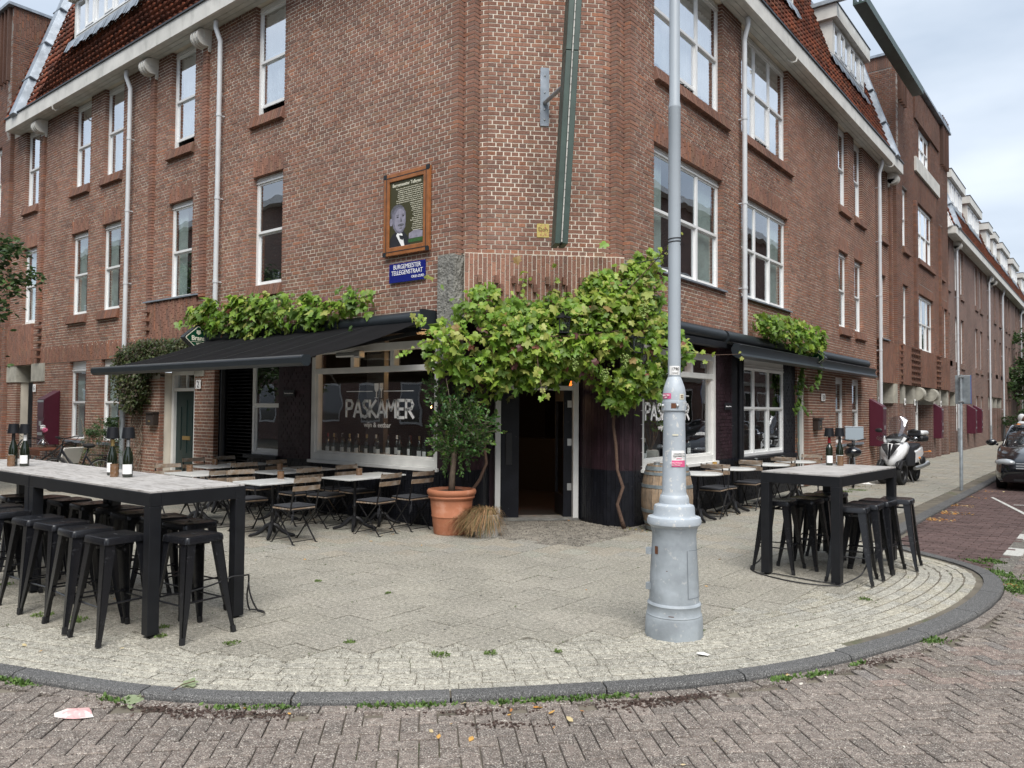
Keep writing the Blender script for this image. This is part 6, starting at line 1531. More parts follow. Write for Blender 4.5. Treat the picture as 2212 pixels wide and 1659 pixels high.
TABS = [(-3.18, -2.06, .62, .80, 'nearest rectangular marble topped table of the left terrace, behind the high table corner'), (-2.86, -.93, .60, .72, 'rectangular marble table in front of the big shop window, beside the terracotta pot'), (-2.96, -.36, .60, .46, 'marble table pushed against the wall beneath the big shop window, nearest the pot'),
        (-5.0, -2.08, .80, .62, 'marble table partly hidden behind the long high table, front left of the terrace'), (-4.42, -1.10, .62, .62, 'middle marble table of the left terrace with a candle glass'), (-4.62, -.40, .80, .52, 'marble table against the wall below the narrow cafe window'), (-6.1, -1.12, .62, .66, 'far left marble table under the awning, in front of the black wall'), (-6.2, -.45, .62, .5, 'farthest marble table by the black drainpipe')]
for (x, y, w_, l_, lab) in TABS: localthing('bistro_table', lab, 'table', (x, y, 0), 0, 'marble topped bistro tables', build_pedestal(w_, l_))
CH_ = [(-2.67, -2.08, -90, 'bistro chair nearest the camera, on the right of the nearest marble table'), (-3.80, -2.02, 82, 'bistro chair left of the nearest marble table, seen behind its top'), (-2.35, -.98, -84, 'bistro chair with seat cushion right of the marble table before the big window'), (-3.42, -1.00, 100, 'bistro chair left of the marble table before the big window'),
       (-2.30, -.38, -92, 'bistro chair against the wall just left of the terracotta pot'), (-3.48, -.36, 88, 'bistro chair against the wall below the middle of the big window'), (-3.92, -1.12, -92, 'bistro chair right of the middle marble table'), (-4.98, -1.10, 95, 'bistro chair left of the middle marble table'),
       (-4.02, -.36, -88, 'bistro chair by the wall below the left part of the big window'), (-5.22, -.40, 92, 'bistro chair by the wall under the narrow window'), (-4.42, -2.15, -97, 'bistro chair right of the front left marble table'), (-5.62, -2.10, 86, 'bistro chair at the left end of the terrace seen over the high table'),
       (-5.60, -1.14, -90, 'bistro chair right of the far left marble table'), (-6.62, -1.10, 90, 'bistro chair left of the far left marble table by the doorway'), (-5.72, -.45, -85, 'bistro chair right of the farthest marble table'), (-6.72, -.44, 92, 'bistro chair farthest left against the black wall')]
ch0 = None
RT = [(.46, 3.15, 'round marble table right behind the lamp post'), (.47, 4.50, 'round marble table with a yellow candle glass below the right shop window'), (.56, 5.95, 'round marble table with a green glass under the triple cafe window'), (.66, 7.15, 'farthest round marble table on the right terrace')]
for (x, y, lab) in RT: localthing('round_table', lab, 'table', (x, y, 0), 0, 'round marble tables on the right', build_round)
CR_ = [(.45, 3.72, 5, 'bistro chair nearest the lamp post on the right terrace'), (.44, 4.05, 172, 'bistro chair just behind the one nearest the lamp post, facing away'), (.48, 5.12, 8, 'bistro chair between the first and second round tables in view'), (.50, 5.42, 185, 'bistro chair below the downpipe facing the third round table'), (.58, 6.52, 0, 'bistro chair between the two farthest round tables'), (.72, 7.75, 3, 'farthest bistro chair on the right, by the grey door'), (.62, 6.75, 178, 'bistro chair in front of the farthest round table')]
for i, (x, y, a, lab) in enumerate(CH_+CR_):
    if ch0 is None: ch0 = localthing('bistro_chair', lab, 'chair', (x, y, 0), radians(a), G_CH, build_chair)
    else: dup(ch0, (x, y, 0), radians(a), lab)
for p, lab in (((-5.30, -2.05, .746), 'amber candle glass on the front left marble table'), ((-6.3, -1.05, .746), 'amber candle glass on the far left marble table'), ((-4.62, -.95, .746), 'amber candle glass on the middle marble table'), ((-3.35, -1.82, .746), 'lit looking candle glass on the nearest marble table'), ((-3.02, -.72, .746), 'amber candle glass on the table before the big shop window')): candle(p, lab, 'amber', .045, .10)
MT['yellowglass'] = mat('yellow_glass', (.42, .25, .07), .3)
candle((.18, 4.42, .747), 'yellow candle glass on the round table below the right shop window', 'yellowglass', .04, .095); candle((.36, 5.85, .747), 'green glass on the third round table', 'glassgreen', .038, .10, None); candle((.45, 7.05, .747), 'green glass on the farthest round table', 'glassgreen', .038, .10, None)

# barrel
def barrel(p):
    t = thing('wine_barrel', 'oak wine barrel with galvanised hoops used as a stand, behind the lamp post', 'barrel', p); H_ = .94; n = 22
    R_ = lambda z: .285+.085*(1-((z-H_/2)/(H_/2))**2)
    for k in range(n):
        a0, a1 = 2*pi*k/n+.008, 2*pi*(k+1)/n-.008; V = []; zs = np.linspace(.0, H_, 9)
        for z in zs:
            r = R_(z); V += [(r*cos(a0), r*sin(a0), z), (r*cos(a1), r*sin(a1), z), ((r-.025)*cos(a1), (r-.025)*sin(a1), z), ((r-.025)*cos(a0), (r-.025)*sin(a0), z)]
        F = [(4*i+j, 4*i+(j+1) % 4, 4*i+4+(j+1) % 4, 4*i+4+j) for i in range(8) for j in range(4)]+[(0, 3, 2, 1), (32, 33, 34, 35)]
        f = rng.uniform(.75, 1.2); b = MB(tr(*p)); b.add(V, F, (f, f, f)); b.obj('stave', MT['oak'], t)
    for z0, z1 in ((.02, .075), (.10, .14), (.27, .315), (.62, .665), (.80, .84), (.865, .92)):
        b = MB(tr(*p)); b.lathe([(R_(z0)+.001, z0), (R_(z0)+.005, z0), (R_(z1)+.005, z1), (R_(z1)+.001, z1)], 40); b.obj('hoop', MT['hoop'], t, smooth='auto')
    b = MB(tr(*p)); b.lathe([(0, H_-.03), (.262, H_-.03)], 30); b.obj('barrel_head', MT['oak'], t)
barrel((.52, 1.98, 0))
p = (.42, 1.86, .912)
t = thing('ashtray_stack', 'little stack of steel ashtrays on the wine barrel', 'ashtray', p); b = MB(tr(*p))
for k in range(3): b.lathe([(0, .0+k*.022), (.042, .0+k*.022), (.045, .018+k*.022), (.0, .016+k*.022)], 18)
b.obj('bowl', MT['steel'], t, smooth='auto')
candle((.60, 1.84, .912), 'small brown candle glass on the wine barrel', 'amber', .036, .09)

# ------------------------------------------------------------------ plants
LOBE = [(0, 0), (.16, -.12), (.42, -.10), (.50, .14), (.36, .30), (.52, .52), (.34, .62), (.20, .60), (.14, .80), (0, 1.0), (-.14, .80), (-.20, .60), (-.34, .62), (-.52, .52), (-.36, .30), (-.50, .14), (-.42, -.10), (-.16, -.12)]
LEAFU = (np.array([(0, .34, .0)]+[(x, y, -.16*abs(x)-.10*(y-.3)**2) for x, y in LOBE]), [(0, 1+i, 1+(i+1) % len(LOBE)) for i in range(len(LOBE))])
def leafunit(curl, fold, bend):
    V = [(0, .34, 0)]+[(x*(1-.25*abs(fold)), y, -fold*abs(x)-curl*(y-.3)**2+bend*x*y) for x, y in LOBE]; return (np.array(V), LEAFU[1])
LEAFS = [LEAFU, leafunit(.55, .35, .1), leafunit(-.15, .75, -.2), leafunit(.9, -.2, .3)]
def leafpieces(T, C_, m, t, n):
    T = np.array(T); C_ = np.array(C_); k = np.arange(len(T)) % 4
    for i in range(4): pieces('leaf', 'foliage', LEAFS[i], T[k == i], C_[k == i], m, t, n//4, variants=12)
SMALLU = (np.array([(0, 0, 0), (.28, .35, -.04), (.22, .7, -.06), (0, 1, -.1), (-.22, .7, -.06), (-.28, .35, -.04), (0, .5, .03)]), [(6, 0, 1), (6, 1, 2), (6, 2, 3), (6, 3, 4), (6, 4, 5), (6, 5, 0)])
def leafT(p, nrm, down, size, twist=0):
    """leaf blade: tip along 'down', face along nrm"""
    n_ = Vector(nrm).normalized(); d = Vector(down); d = (d-n_*d.dot(n_)); d = d.normalized() if d.length > 1e-3 else n_.orthogonal().normalized(); x = d.cross(n_)
    M = np.eye(4); M[:3, 0] = x*size; M[:3, 1] = d*size; M[:3, 2] = n_*size; M[:3, 3] = p; return M
YG = [(.36, .49, .07), (.27, .43, .055), (.19, .35, .045), (.14, .25, .045), (.09, .17, .035), (.46, .49, .13), (.18, .29, .055)]
def scatter_vine(name, label, cat, F, polyg, depth, count, parent_stems, sizes=(.07, .15), nshow=300, light=.5, seed=3, dens=None, base=(0, 0, 0), dmin=.03):
    R = random.Random(seed); t = thing(name, label, cat, base); T = []; C_ = []
    xs = [p[0] for p in polyg]; ys = [p[1] for p in polyg]
    def inside(x, y):
        c = False; j = len(polyg)-1
        for i in range(len(polyg)):
            xi, yi = polyg[i]; xj, yj = polyg[j]
            if (yi > y) != (yj > y) and x < (xj-xi)*(y-yi)/(yj-yi)+xi: c = not c
            j = i
        return c
    def edged(x, y): return min(sqrt(((p[0]-x)**2+(p[1]-y)**2)) for p in polyg)
    n_ = F[:3, 2]; cl = [(R.uniform(min(xs), max(xs)), R.uniform(min(ys), max(ys))) for _ in range(int(40+count/30))]; cl = [c for c in cl if inside(*c)]
    k = 0
    while k < count:
        if R.random() < .72 and cl: c = R.choice(cl); x, y = R.gauss(c[0], .14), R.gauss(c[1], .12)
        else: x, y = R.uniform(min(xs), max(xs)), R.uniform(min(ys), max(ys))
        if not inside(x, y) and R.random() > .02: continue
        e = min(1, edged(x, y)/.3); dp = dmin+depth(x, y)*(R.random()**.55)*(.35+.65*e)
        P = (F@np.array([x, y, dp, 1]))[:3]
        out = Vector(n_)*R.uniform(.25, 1)+Vector((R.gauss(0, .45), R.gauss(0, .45), R.uniform(.1, .9)))
        down = Vector((R.gauss(0, .6), R.gauss(0, .6), -1))
        s = R.uniform(*sizes)*(1 if R.random() > .25 else .6)
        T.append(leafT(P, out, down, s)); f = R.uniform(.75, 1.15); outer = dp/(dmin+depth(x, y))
        w_ = light+.35*(outer-.5)+.25*((y-min(ys))/(max(ys)-min(ys))-.5)+R.gauss(0, .18)  # lighter greens outward and upward, darker inward: shade put into leaf colour
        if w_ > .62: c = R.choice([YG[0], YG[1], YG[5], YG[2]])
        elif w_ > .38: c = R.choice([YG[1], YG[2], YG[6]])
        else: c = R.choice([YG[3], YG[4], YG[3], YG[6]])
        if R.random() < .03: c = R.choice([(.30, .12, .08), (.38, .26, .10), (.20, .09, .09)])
        C_.append([q*f for q in c]); k += 1
    leafpieces(T, C_, MT['vleaf'], t, nshow)
    return t, R
VC = [(-1.78, 2.62), (-1.62, 2.95), (-1.30, 3.06), (-1.15, 3.40), (-.85, 3.58), (-.66, 3.32), (-.38, 3.30), (-.15, 3.34), (.15, 3.46), (.40, 3.42), (.62, 3.66), (.85, 3.80), (1.05, 3.70), (1.30, 3.95), (1.58, 4.12), (1.76, 3.7), (1.66, 3.2), (1.90, 2.95), (2.15, 2.65), (2.05, 2.30), (1.75, 2.2), (1.75, 1.95), (1.40, 1.92), (1.22, 1.74), (1.0, 1.70), (.82, 1.88), (.66, 2.08), (.35, 2.18), (.12, 2.06), (-.1, 2.16), (-.28, 1.98), (-.5, 2.14), (-.66, 1.84), (-.85, 1.76), (-1.02, 1.95), (-1.3, 1.98), (-1.45, 2.2), (-1.65, 2.3)]
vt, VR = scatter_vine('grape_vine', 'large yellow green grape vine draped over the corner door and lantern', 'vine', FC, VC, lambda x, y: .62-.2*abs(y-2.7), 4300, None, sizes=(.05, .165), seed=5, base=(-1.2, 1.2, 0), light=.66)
def stems(parent, F, L_, m='vinebark'):
    for pts, r in L_:
        P = [Vector((F@np.array([*q, 1]))[:3]) for q in pts]
        Q_ = [P[0]]
        for a, c in zip(P[:-1], P[1:]): Q_ += [a*.67+c*.33, a*.33+c*.67]
        Q_.append(P[-1]); n = len(Q_); b = MB(); b.tube(Q_, [r*(1-.5*i/n)*(1+.15*sin(i*2.3)) for i in range(n)], 7); b.obj('stem', MT[m], parent, smooth=True)
# trunk on the right pier, another by the left pier
b = MB(); b.tube([(-.02, 1.70, 0), (-.04, 1.66, .12), (-.09, 1.62, .35), (-.02, 1.66, .6), (-.10, 1.63, .85), (-.14, 1.66, 1.2), (-.18, 1.65, 1.5), (-.15, 1.64, 1.75), (-.26, 1.55, 2.1), (-.4, 1.3, 2.5)], [.036, .03, .026, .025, .024, .024, .022, .022, .02, .014], 8); b.obj('stem', MT['vinebark'], vt, smooth=True)
b = MB(); b.tube([(-1.60, .02, 0), (-1.66, .0, .25), (-1.60, .08, .5), (-1.47, .16, .72), (-1.40, .22, .95), (-1.44, .2, 1.3), (-1.5, .15, 1.7), (-1.4, .2, 2.2)], [.03, .026, .026, .024, .022, .02, .018, .014], 8); b.obj('stem', MT['vinebark'], vt, smooth=True)
stems(vt, FC, [([(-1.5, 2.6, .3), (-.8, 2.75, .5), (0, 2.7, .6), (.8, 2.8, .5), (1.5, 2.9, .4)], .014), ([(.5, 2.7, .5), (1.0, 3.3, .4), (1.4, 3.7, .45), (1.72, 4.15, .9)], .010), ([(-.2, 2.5, .6), (-.18, 2.1, .75), (-.12, 1.92, .8)], .006), ([(1.6, 2.6, .4), (2.2, 2.5, .5), (2.7, 2.52, .6)], .006), ([(-1.0, 2.7, .4), (-1.6, 2.7, .5), (-2.0, 2.45, .6)], .006), ([(-.5, 3.1, .3), (-.3, 3.6, .12), (-.25, 3.7, .1)], .005), ([(-.1, 3.1, .3), (.15, 3.65, .12)], .005)])
# hanging shoots with a few leaves each
T = []; C_ = []
def shoot(F, pts, n, s=(.05, .10), cols=(0, 1, 5)):
    for i in range(n):
        f = rng.random()*(len(pts)-1); k = int(f); a, c = pts[k], pts[min(k+1, len(pts)-1)]; w_ = f-k
        P = (F@np.array([a[0]*(1-w_)+c[0]*w_+rng.gauss(0, .03), a[1]*(1-w_)+c[1]*w_+rng.gauss(0, .03), a[2]*(1-w_)+c[2]*w_+rng.gauss(0, .03), 1]))[:3]
        T.append(leafT(P, Vector(F[:3, 2])+Vector((rng.gauss(0, .5), rng.gauss(0, .5), rng.random())), (rng.gauss(0, .6), rng.gauss(0, .6), -1), rng.uniform(*s))); f = rng.uniform(.8, 1.2); C_.append([q*f for q in YG[rng.choice(cols)]])
shoot(FC, [(-.2, 2.3, .7), (-.18, 2.05, .78), (-.10, 1.88, .8)], 14); shoot(FC, [(1.9, 2.6, .45), (2.3, 2.5, .5), (2.75, 2.52, .6)], 9, (.04, .08)); shoot(FC, [(-1.6, 2.7, .5), (-2.0, 2.45, .6), (-2.1, 2.4, .6)], 12); shoot(FC, [(-1.7, 2.9, .3), (-1.9, 3.0, .3)], 10); shoot(FC, [(-.4, 3.3, .2), (-.25, 3.72, .08)], 8); shoot(FC, [(0, 3.2, .2), (.18, 3.66, .08)], 6); shoot(FC, [(1.4, 3.8, .5), (1.75, 4.15, .9)], 14)
pieces('leaf', 'foliage', LEAFU, T, C_, MT['vleaf'], vt, 0)
# bunches of unripe grapes
b = MB()
for u, z in ((.32, 2.45), (1.05, 2.5), (.75, 2.3), (1.3, 3.2)):
    for i in range(40): r = rng.random(); b.sphere(tuple((FC@np.array([u+rng.gauss(0, .035)*(1.3-r), z-.2*r, .62+rng.gauss(0, .03)*(1.3-r), 1]))[:3]), .013, 6, 4)
b.obj('grape_bunch', mat('green_grape', (.22, .30, .08), .35), vt, smooth=True)
VL = [(-9.1, 3.42), (-8.6, 3.55), (-8.0, 3.78), (-7.2, 3.72), (-6.4, 3.78), (-5.7, 3.74), (-5.1, 3.62), (-4.5, 3.56), (-3.9, 3.62), (-3.4, 3.55), (-3.15, 3.52), (-3.5, 3.3), (-4.0, 3.15), (-4.4, 2.92), (-4.9, 3.05), (-5.6, 2.98), (-6.0, 2.88), (-6.6, 3.0), (-7.3, 3.08), (-7.9, 3.12), (-8.5, 3.3)]
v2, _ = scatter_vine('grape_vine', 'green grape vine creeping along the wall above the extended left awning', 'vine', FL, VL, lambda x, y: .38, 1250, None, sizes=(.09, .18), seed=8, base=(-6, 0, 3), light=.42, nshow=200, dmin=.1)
stems(v2, FL, [([(-3.2, 3.5, .1), (-4.5, 3.4, .2), (-6, 3.35, .2), (-8, 3.4, .2), (-9.3, 3.45, .15)], .010)])
VRt = [(6.0, 3.32), (6.3, 3.62), (7.0, 3.62), (7.6, 3.72), (8.4, 3.68), (9.2, 3.55), (9.9, 3.5), (10.2, 3.3), (9.8, 3.0), (9.0, 2.95), (8.2, 3.0), (7.4, 3.02), (6.8, 3.15)]
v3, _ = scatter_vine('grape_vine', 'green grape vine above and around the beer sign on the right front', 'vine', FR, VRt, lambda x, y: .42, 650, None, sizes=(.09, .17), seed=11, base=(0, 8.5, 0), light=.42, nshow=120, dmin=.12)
T = []; C_ = []; shoot(FR, [(8.8, 3.0, .3), (8.8, 2.5, .25), (8.9, 2.1, .2), (8.7, 1.7, .15)], 110, (.07, .13), (3, 4, 6)); shoot(FR, [(9.5, 2.9, .4), (9.6, 2.5, .4), (9.3, 2.2, .3)], 50, (.07, .13), (3, 4, 6)); shoot(FR, [(8.9, 1.9, .2), (9.1, 1.7, .3)], 12, (.07, .13), (3, 4))
pieces('leaf', 'foliage', LEAFU, T, C_, MT['vleaf'], v3, 0); stems(v3, FR, [([(9.1, 0, .12), (9.15, .5, .12), (8.9, .9, .1), (8.95, 1.4, .12), (8.75, 1.9, .12), (8.8, 2.6, .15)], .014)])
# dark climber over the green double door
SD = [(-11.6, 2.82), (-11.3, 3.0), (-10.6, 3.10), (-9.8, 3.08), (-9.0, 3.05), (-8.4, 2.95), (-8.5, 2.72), (-9.2, 2.6), (-9.9, 2.5), (-10.4, 2.35), (-10.5, 1.9), (-10.9, 1.55), (-11.4, 1.7), (-11.75, 2.0), (-11.7, 2.5)]
v4 = thing('climbing_shrub', 'dark small leaved climber over the green door, with twisted bare stems', 'climber', (-11, 0, 0)); T = []; C_ = []; R = random.Random(4)
def ins(poly, x, y):
    c = False; j = len(poly)-1
    for i in range(len(poly)):
        if (poly[i][1] > y) != (poly[j][1] > y) and x < (poly[j][0]-poly[i][0])*(y-poly[i][1])/(poly[j][1]-poly[i][1])+poly[i][0]: c = not c
        j = i
    return c
while len(T) < 7500:
    x, y = R.uniform(-11.8, -8.3), R.uniform(1.5, 3.15)
    if not ins(SD, x, y): continue
    if R.random() > (.35+.65*(sin(x*5+y*3)*.5+.5)): continue
    P = (FL@np.array([x, y, .05+.35*R.random(), 1]))[:3]; T.append(leafT(P, (R.gauss(0, .6), -1+R.gauss(0, .5), R.random()), (R.gauss(0, 1), R.gauss(0, 1), R.gauss(-.2, 1)), R.uniform(.05, .10)))
    c = R.choice([(.055, .085, .028), (.075, .11, .035), (.10, .10, .05), (.085, .065, .045), (.12, .14, .05)]); C_.append(c)
pieces('leaf', 'foliage', SMALLU, T, C_, MT['vleaf'], v4, 0)
for k in range(6):
    a = R.uniform(0, 6); b = MB(FL); b.tube([(-11.05+.13*sin(a+z*5)+.05*k*.3, z, .10+.05*cos(a+z*6)) for z in np.linspace(0, 2.2, 18)], .014-.001*k, 6); b.obj('stem', MT['bark'], v4, smooth=True)

# potted olive tree
PT = (-1.63, -.25)
t = thing('planter', 'large terracotta pot with rolled rims standing at the left of the door', 'plant pot', (*PT, 0)); b = MB(tr(*PT, 0))
b.lathe([(0, 0), (.235, 0), (.243, .02), (.268, .235), (.276, .24), (.276, .255), (.272, .262), (.296, .48), (.315, .485), (.325, .505), (.315, .525), (.322, .53), (.338, .55), (.342, .585), (.330, .605), (.305, .61), (.29, .58), (.0, .57)], 48); b.obj('pot', MT['terracotta'], t, smooth='auto')
b = MB(tr(*PT, 0)); V = []; b.lathe([(.285, .572), (.15, .585), (0, .58)], 20); b.obj('soil', MT['soil'], t)
t = thing('olive_tree', 'small olive tree with bushy dark green crown growing in the terracotta pot', 'tree', (*PT, .57)); b = MB()
tk = [(-1.63, -.25, .56), (-1.62, -.25, .8), (-1.60, -.24, 1.05), (-1.57, -.24, 1.3), (-1.56, -.22, 1.55)]; b.tube(tk, [.048, .040, .038, .032, .022], 10); b.obj('trunk', MT['bark'], t, smooth=True)
R = random.Random(21); T = []; C_ = []; b = MB()
CR = [(-1.52, -.25, 1.42, .46), (-1.75, -.25, 1.66, .30), (-1.25, -.22, 1.45, .34), (-1.5, -.3, 1.2, .34), (-1.85, -.3, 1.90, .16), (-1.95, -.35, 2.08, .10), (-1.45, -.2, 1.75, .26), (-1.0, -.2, 1.58, .14), (-1.85, -.3, 1.4, .2)]
for k in range(330):
    cx, cy, cz, r = R.choices(CR, [c[3]**2 for c in CR])[0]
    d = Vector((R.gauss(0, 1), R.gauss(0, 1), R.gauss(0, .8))).normalized()*r*R.random()**.4
    e = Vector((cx, cy, cz))+d; dirn = (d.normalized()*.7+Vector((R.gauss(0, .35), R.gauss(0, .35), .55+R.gauss(0, .3)))).normalized(); L_ = R.uniform(.10, .22); a = e-dirn*L_*.5; c = e+dirn*L_*.5
    b.tube([tuple(a), tuple(c)], .0022, 3, cap=False); y_ = R.random()
    for i in range(13):
        f = i/12; P = a.lerp(c, f); side = dirn.cross(Vector((R.gauss(0, 1), R.gauss(0, 1), R.gauss(0, 1)))).normalized(); ld = (dirn*.75+side*.8).normalized()
        T.append(leafT(P, side.cross(dirn)+Vector((0, 0, .4)), ld, R.uniform(.035, .062))); q = (.040+.08*max(0, y_-.3)*f, .085+.10*y_*f, .022); C_.append([v*R.uniform(.8, 1.3) for v in q])
for k in range(18):
    c_ = R.choice(CR); b.tube([(-1.58+R.gauss(0, .02), -.24, 1.1+R.random()*.4), tuple(Vector((c_[0], c_[1], c_[2]))+Vector((R.gauss(0, .08), R.gauss(0, .08), R.gauss(0, .08))))], [.010, .004], 5)
for s in ((-1.68, -.35), (-1.42, -.3), (-1.72, -.28)):     # low hanging sprigs
    for i in range(30): f = i/29; T.append(leafT((s[0]+R.gauss(0, .02), s[1]+R.gauss(0, .02), 1.1-.30*f), (R.gauss(0, 1), -1, .3), (R.gauss(0, .8), R.gauss(0, .8), -.6), .045)); C_.append((.07, .15, .03))
b.obj('limbs', MT['bark'], t); pieces('leaf', 'foliage', SMALLU, T, C_, MT['oleaf'], t, 0)
o = [c for c in t.children if c.name.startswith('foliage')][0]
# basket with dry grass
t = thing('grass_basket', 'woven basket with dry drooping straw coloured grass beside the pot', 'basket', (-1.13, -.10, 0)); bx, by = -1.13, -.10
b = MB(tr(bx, by, 0)); n = 40; rows = 14; V = []
for i in range(rows+1):
    for k in range(n): r = .165+.02*i/rows+.006*((i+k) % 2); V.append((r*cos(2*pi*k/n), r*sin(2*pi*k/n), .30*i/rows))
b.add(V, [(i*n+k, i*n+(k+1) % n, (i+1)*n+(k+1) % n, (i+1)*n+k) for i in range(rows) for k in range(n)]); b.lathe([(0, .26), (.17, .26)], 20); b.obj('basket', MT['wicker'], t)
R = random.Random(9); b = MB()
for k in range(1500):
    a = R.uniform(0, 2*pi); L_ = R.uniform(.25, .5); bias = Vector((cos(a)-.9*R.random(), sin(a)-.35, 0)); r0 = R.random()*.14; p0 = Vector((bx+r0*cos(a), by+r0*sin(a), .27)); h = R.uniform(.04, .17); pts = []
    for i in range(5): f = i/4; pts.append(p0+bias*(.26*f*(.6+.5*R.random()))+Vector((0, 0, h*sin(min(1, f*1.6)*pi/2)-.52*L_*2*max(0, f-.3)**1.3)))
    pts = [Vector((q.x, q.y, max(q.z, .004))) for q in pts]; w_ = Vector((-sin(a), cos(a), .2))*.0024; c = R.choice([(.34, .21, .10), (.42, .29, .15), (.22, .14, .07), (.13, .13, .05), (.32, .17, .09)])
    for q0, q1 in zip(pts[:-1], pts[1:]): b.add([tuple(q0-w_), tuple(q0+w_), tuple(q1+w_*.7), tuple(q1-w_*.7)], [(0, 1, 2, 3)], c)
b.obj('dry_grass', MT['straw'], t)['kind'] = 'stuff'

# trees and bushes
def leafcloud(name, parent, blobs, count, size, cols, seed, m='vleaf', unit=SMALLU, flat_=.5):
    R = random.Random(seed); T = []; C_ = []; ws = [b_[3]**2.2 for b_ in blobs]; up = {}
    cb_ = []
    for b_ in blobs:
        for _ in range(int(14)): d = Vector((R.gauss(0, 1), R.gauss(0, 1), R.gauss(0, 1))).normalized()*b_[3]*R.uniform(.5, 1); cb_.append((b_[0]+d.x, b_[1]+d.y, b_[2]+d.z*.85, b_[3]*R.uniform(.18, .4), R.uniform(.7, 1.25)))
    for _ in range(count):
        c = R.choice(cb_); d = Vector((R.gauss(0, .5), R.gauss(0, .5), R.gauss(0, .4)))*c[3]; P = (c[0]+d.x, c[1]+d.y, c[2]+d.z)
        T.append(leafT(P, (R.gauss(0, .6), R.gauss(0, .6), 1), (R.gauss(0, 1), R.gauss(0, 1), -.5), R.uniform(*size))); q = R.choice(cols); f = c[4]*R.uniform(.8, 1.2); C_.append([v*f for v in q])
    pieces('leaf', 'foliage', unit, T, C_, MT[m], parent, 0)
def tree(name, label, x, y, h, r, count, size, cols, seed, cat='tree', trunk=.14, low=.45, group=None):
    t = thing(name, label, cat, (x, y, 0), 0, group); R = random.Random(seed); b = MB(); b.tube([(x, y, -.05), (x+.05, y, h*.25), (x-.03, y+.04, h*.5), (x+.05, y, h*.75)], [trunk, trunk*.8, trunk*.6, trunk*.3], 9); b.obj('trunk', MT['bark_dark'], t, smooth=True)
    b = MB(); bl = []
    for k in range(9):
        a = 2*pi*k/9+R.random(); rr = r*R.uniform(.35, .75); z = h*R.uniform(low, .9); bl.append((x+rr*cos(a), y+rr*sin(a), z, r*R.uniform(.35, .55))); b.tube([(x, y, z*.62), (x+rr*.5*cos(a), y+rr*.5*sin(a), z*.85), (x+rr*cos(a), y+rr*sin(a), z)], [trunk*.35, trunk*.2, trunk*.08], 6)
    bl.append((x, y, h*.88, r*.5)); b.obj('limbs', MT['bark_dark'], t, smooth=True); leafcloud('foliage', t, bl, count, size, cols, seed); return t
DG = [(.045, .085, .03), (.06, .11, .035), (.035, .065, .025), (.08, .14, .04)]
tree('street_tree', 'dark green street tree reaching into the picture at the left edge', -13.7, -4.3, 6.0, 3.0, 15000, (.09, .17), DG, 31, low=.5)
tree('street_tree', 'dark green tree at the far end of the right street', 1.9, 53, 7.0, 3.4, 9000, (.16, .30), DG, 33, trunk=.2, low=.2)
tree('street_tree', 'tree standing behind the first one at the far end of the right street', 4.0, 60, 9.0, 4.2, 7000, (.2, .34), DG, 34, trunk=.2, low=.2)
t = thing('hedge', 'dark green shrubs low behind the parked car at the street end', 'bush', (1.5, 47, 0)); leafcloud('foliage', t, [(1.2+.5*k, 46.5+k*.6, 1.0+.4*(k % 3), 1.1) for k in range(8)], 6000, (.12, .24), DG, 40)
b = MB(); [b.tube([(1.2+.5*k, 46.5+k*.6, 0), (1.2+.5*k, 46.5+k*.6, 1.6)], .04, 5) for k in range(8)]; b.obj('limbs', MT['bark_dark'], t)
t = thing('shrub', 'green shrub with upright shoots against the wall behind the bicycle', 'bush', (-12.3, -.4, 0)); leafcloud('foliage', t, [(-13.0, -.4, .45, .4), (-12.4, -.45, .6, .5), (-11.9, -.4, .75, .5), (-12.1, -.35, 1.15, .32), (-11.7, -.3, 1.4, .2), (-12.5, -.3, 1.1, .2), (-13.2, -.6, .5, .3)], 5200, (.025, .055), [(.045, .09, .03), (.06, .12, .04), (.085, .15, .05)], 41)
b = MB(); [b.tube([(-12.3+rng.uniform(-.3, .3), -.35, 0), (-12.3+rng.uniform(-.9, .8), -.35, rng.uniform(.8, 1.5))], .006, 4) for k in range(22)]; b.obj('limbs', MT['bark'], t)
# ================================================================== vehicles, people, litter
def wheel(parent, c, r, w, axis=(1, 0, 0), tm='rubber', name='wheel', spokes=0, rimm='steel'):
    ax = Vector(axis).normalized(); R = Vector((0, 0, 1)).rotation_difference(ax).to_matrix().to_4x4(); M = np.array(Matrix.Translation(c)@R)
    b = MB(M); b.lathe([(r*.72, -w/2), (r*.93, -w/2), (r, -w*.25), (r, w*.25), (r*.93, w/2), (r*.72, w/2), (r*.70, 0), (r*.72, -w/2)], 28); o = b.obj(name, MT[tm], parent, smooth='auto')
    b = MB(M); b.lathe([(0, -w*.3), (r*.2, -w*.35), (r*.25, -w*.1), (r*.68, -w*.1), (r*.73, -w*.4), (r*.73, w*.4), (r*.68, w*.1), (r*.25, w*.1), (r*.2, w*.35), (0, w*.3)], 24); b.obj('rim', MT[rimm], o, smooth='auto'); return o
def loft(secs, n=None):
    """secs: list of rings with equal point counts"""
    m_ = len(secs[0]); V = [p for s in secs for p in s]; F = [(i*m_+k, i*m_+(k+1) % m_, (i+1)*m_+(k+1) % m_, (i+1)*m_+k) for i in range(len(secs)-1) for k in range(m_)]; F += [tuple(range(m_))[::-1], tuple(range((len(secs)-1)*m_, len(secs)*m_))]; return V, F
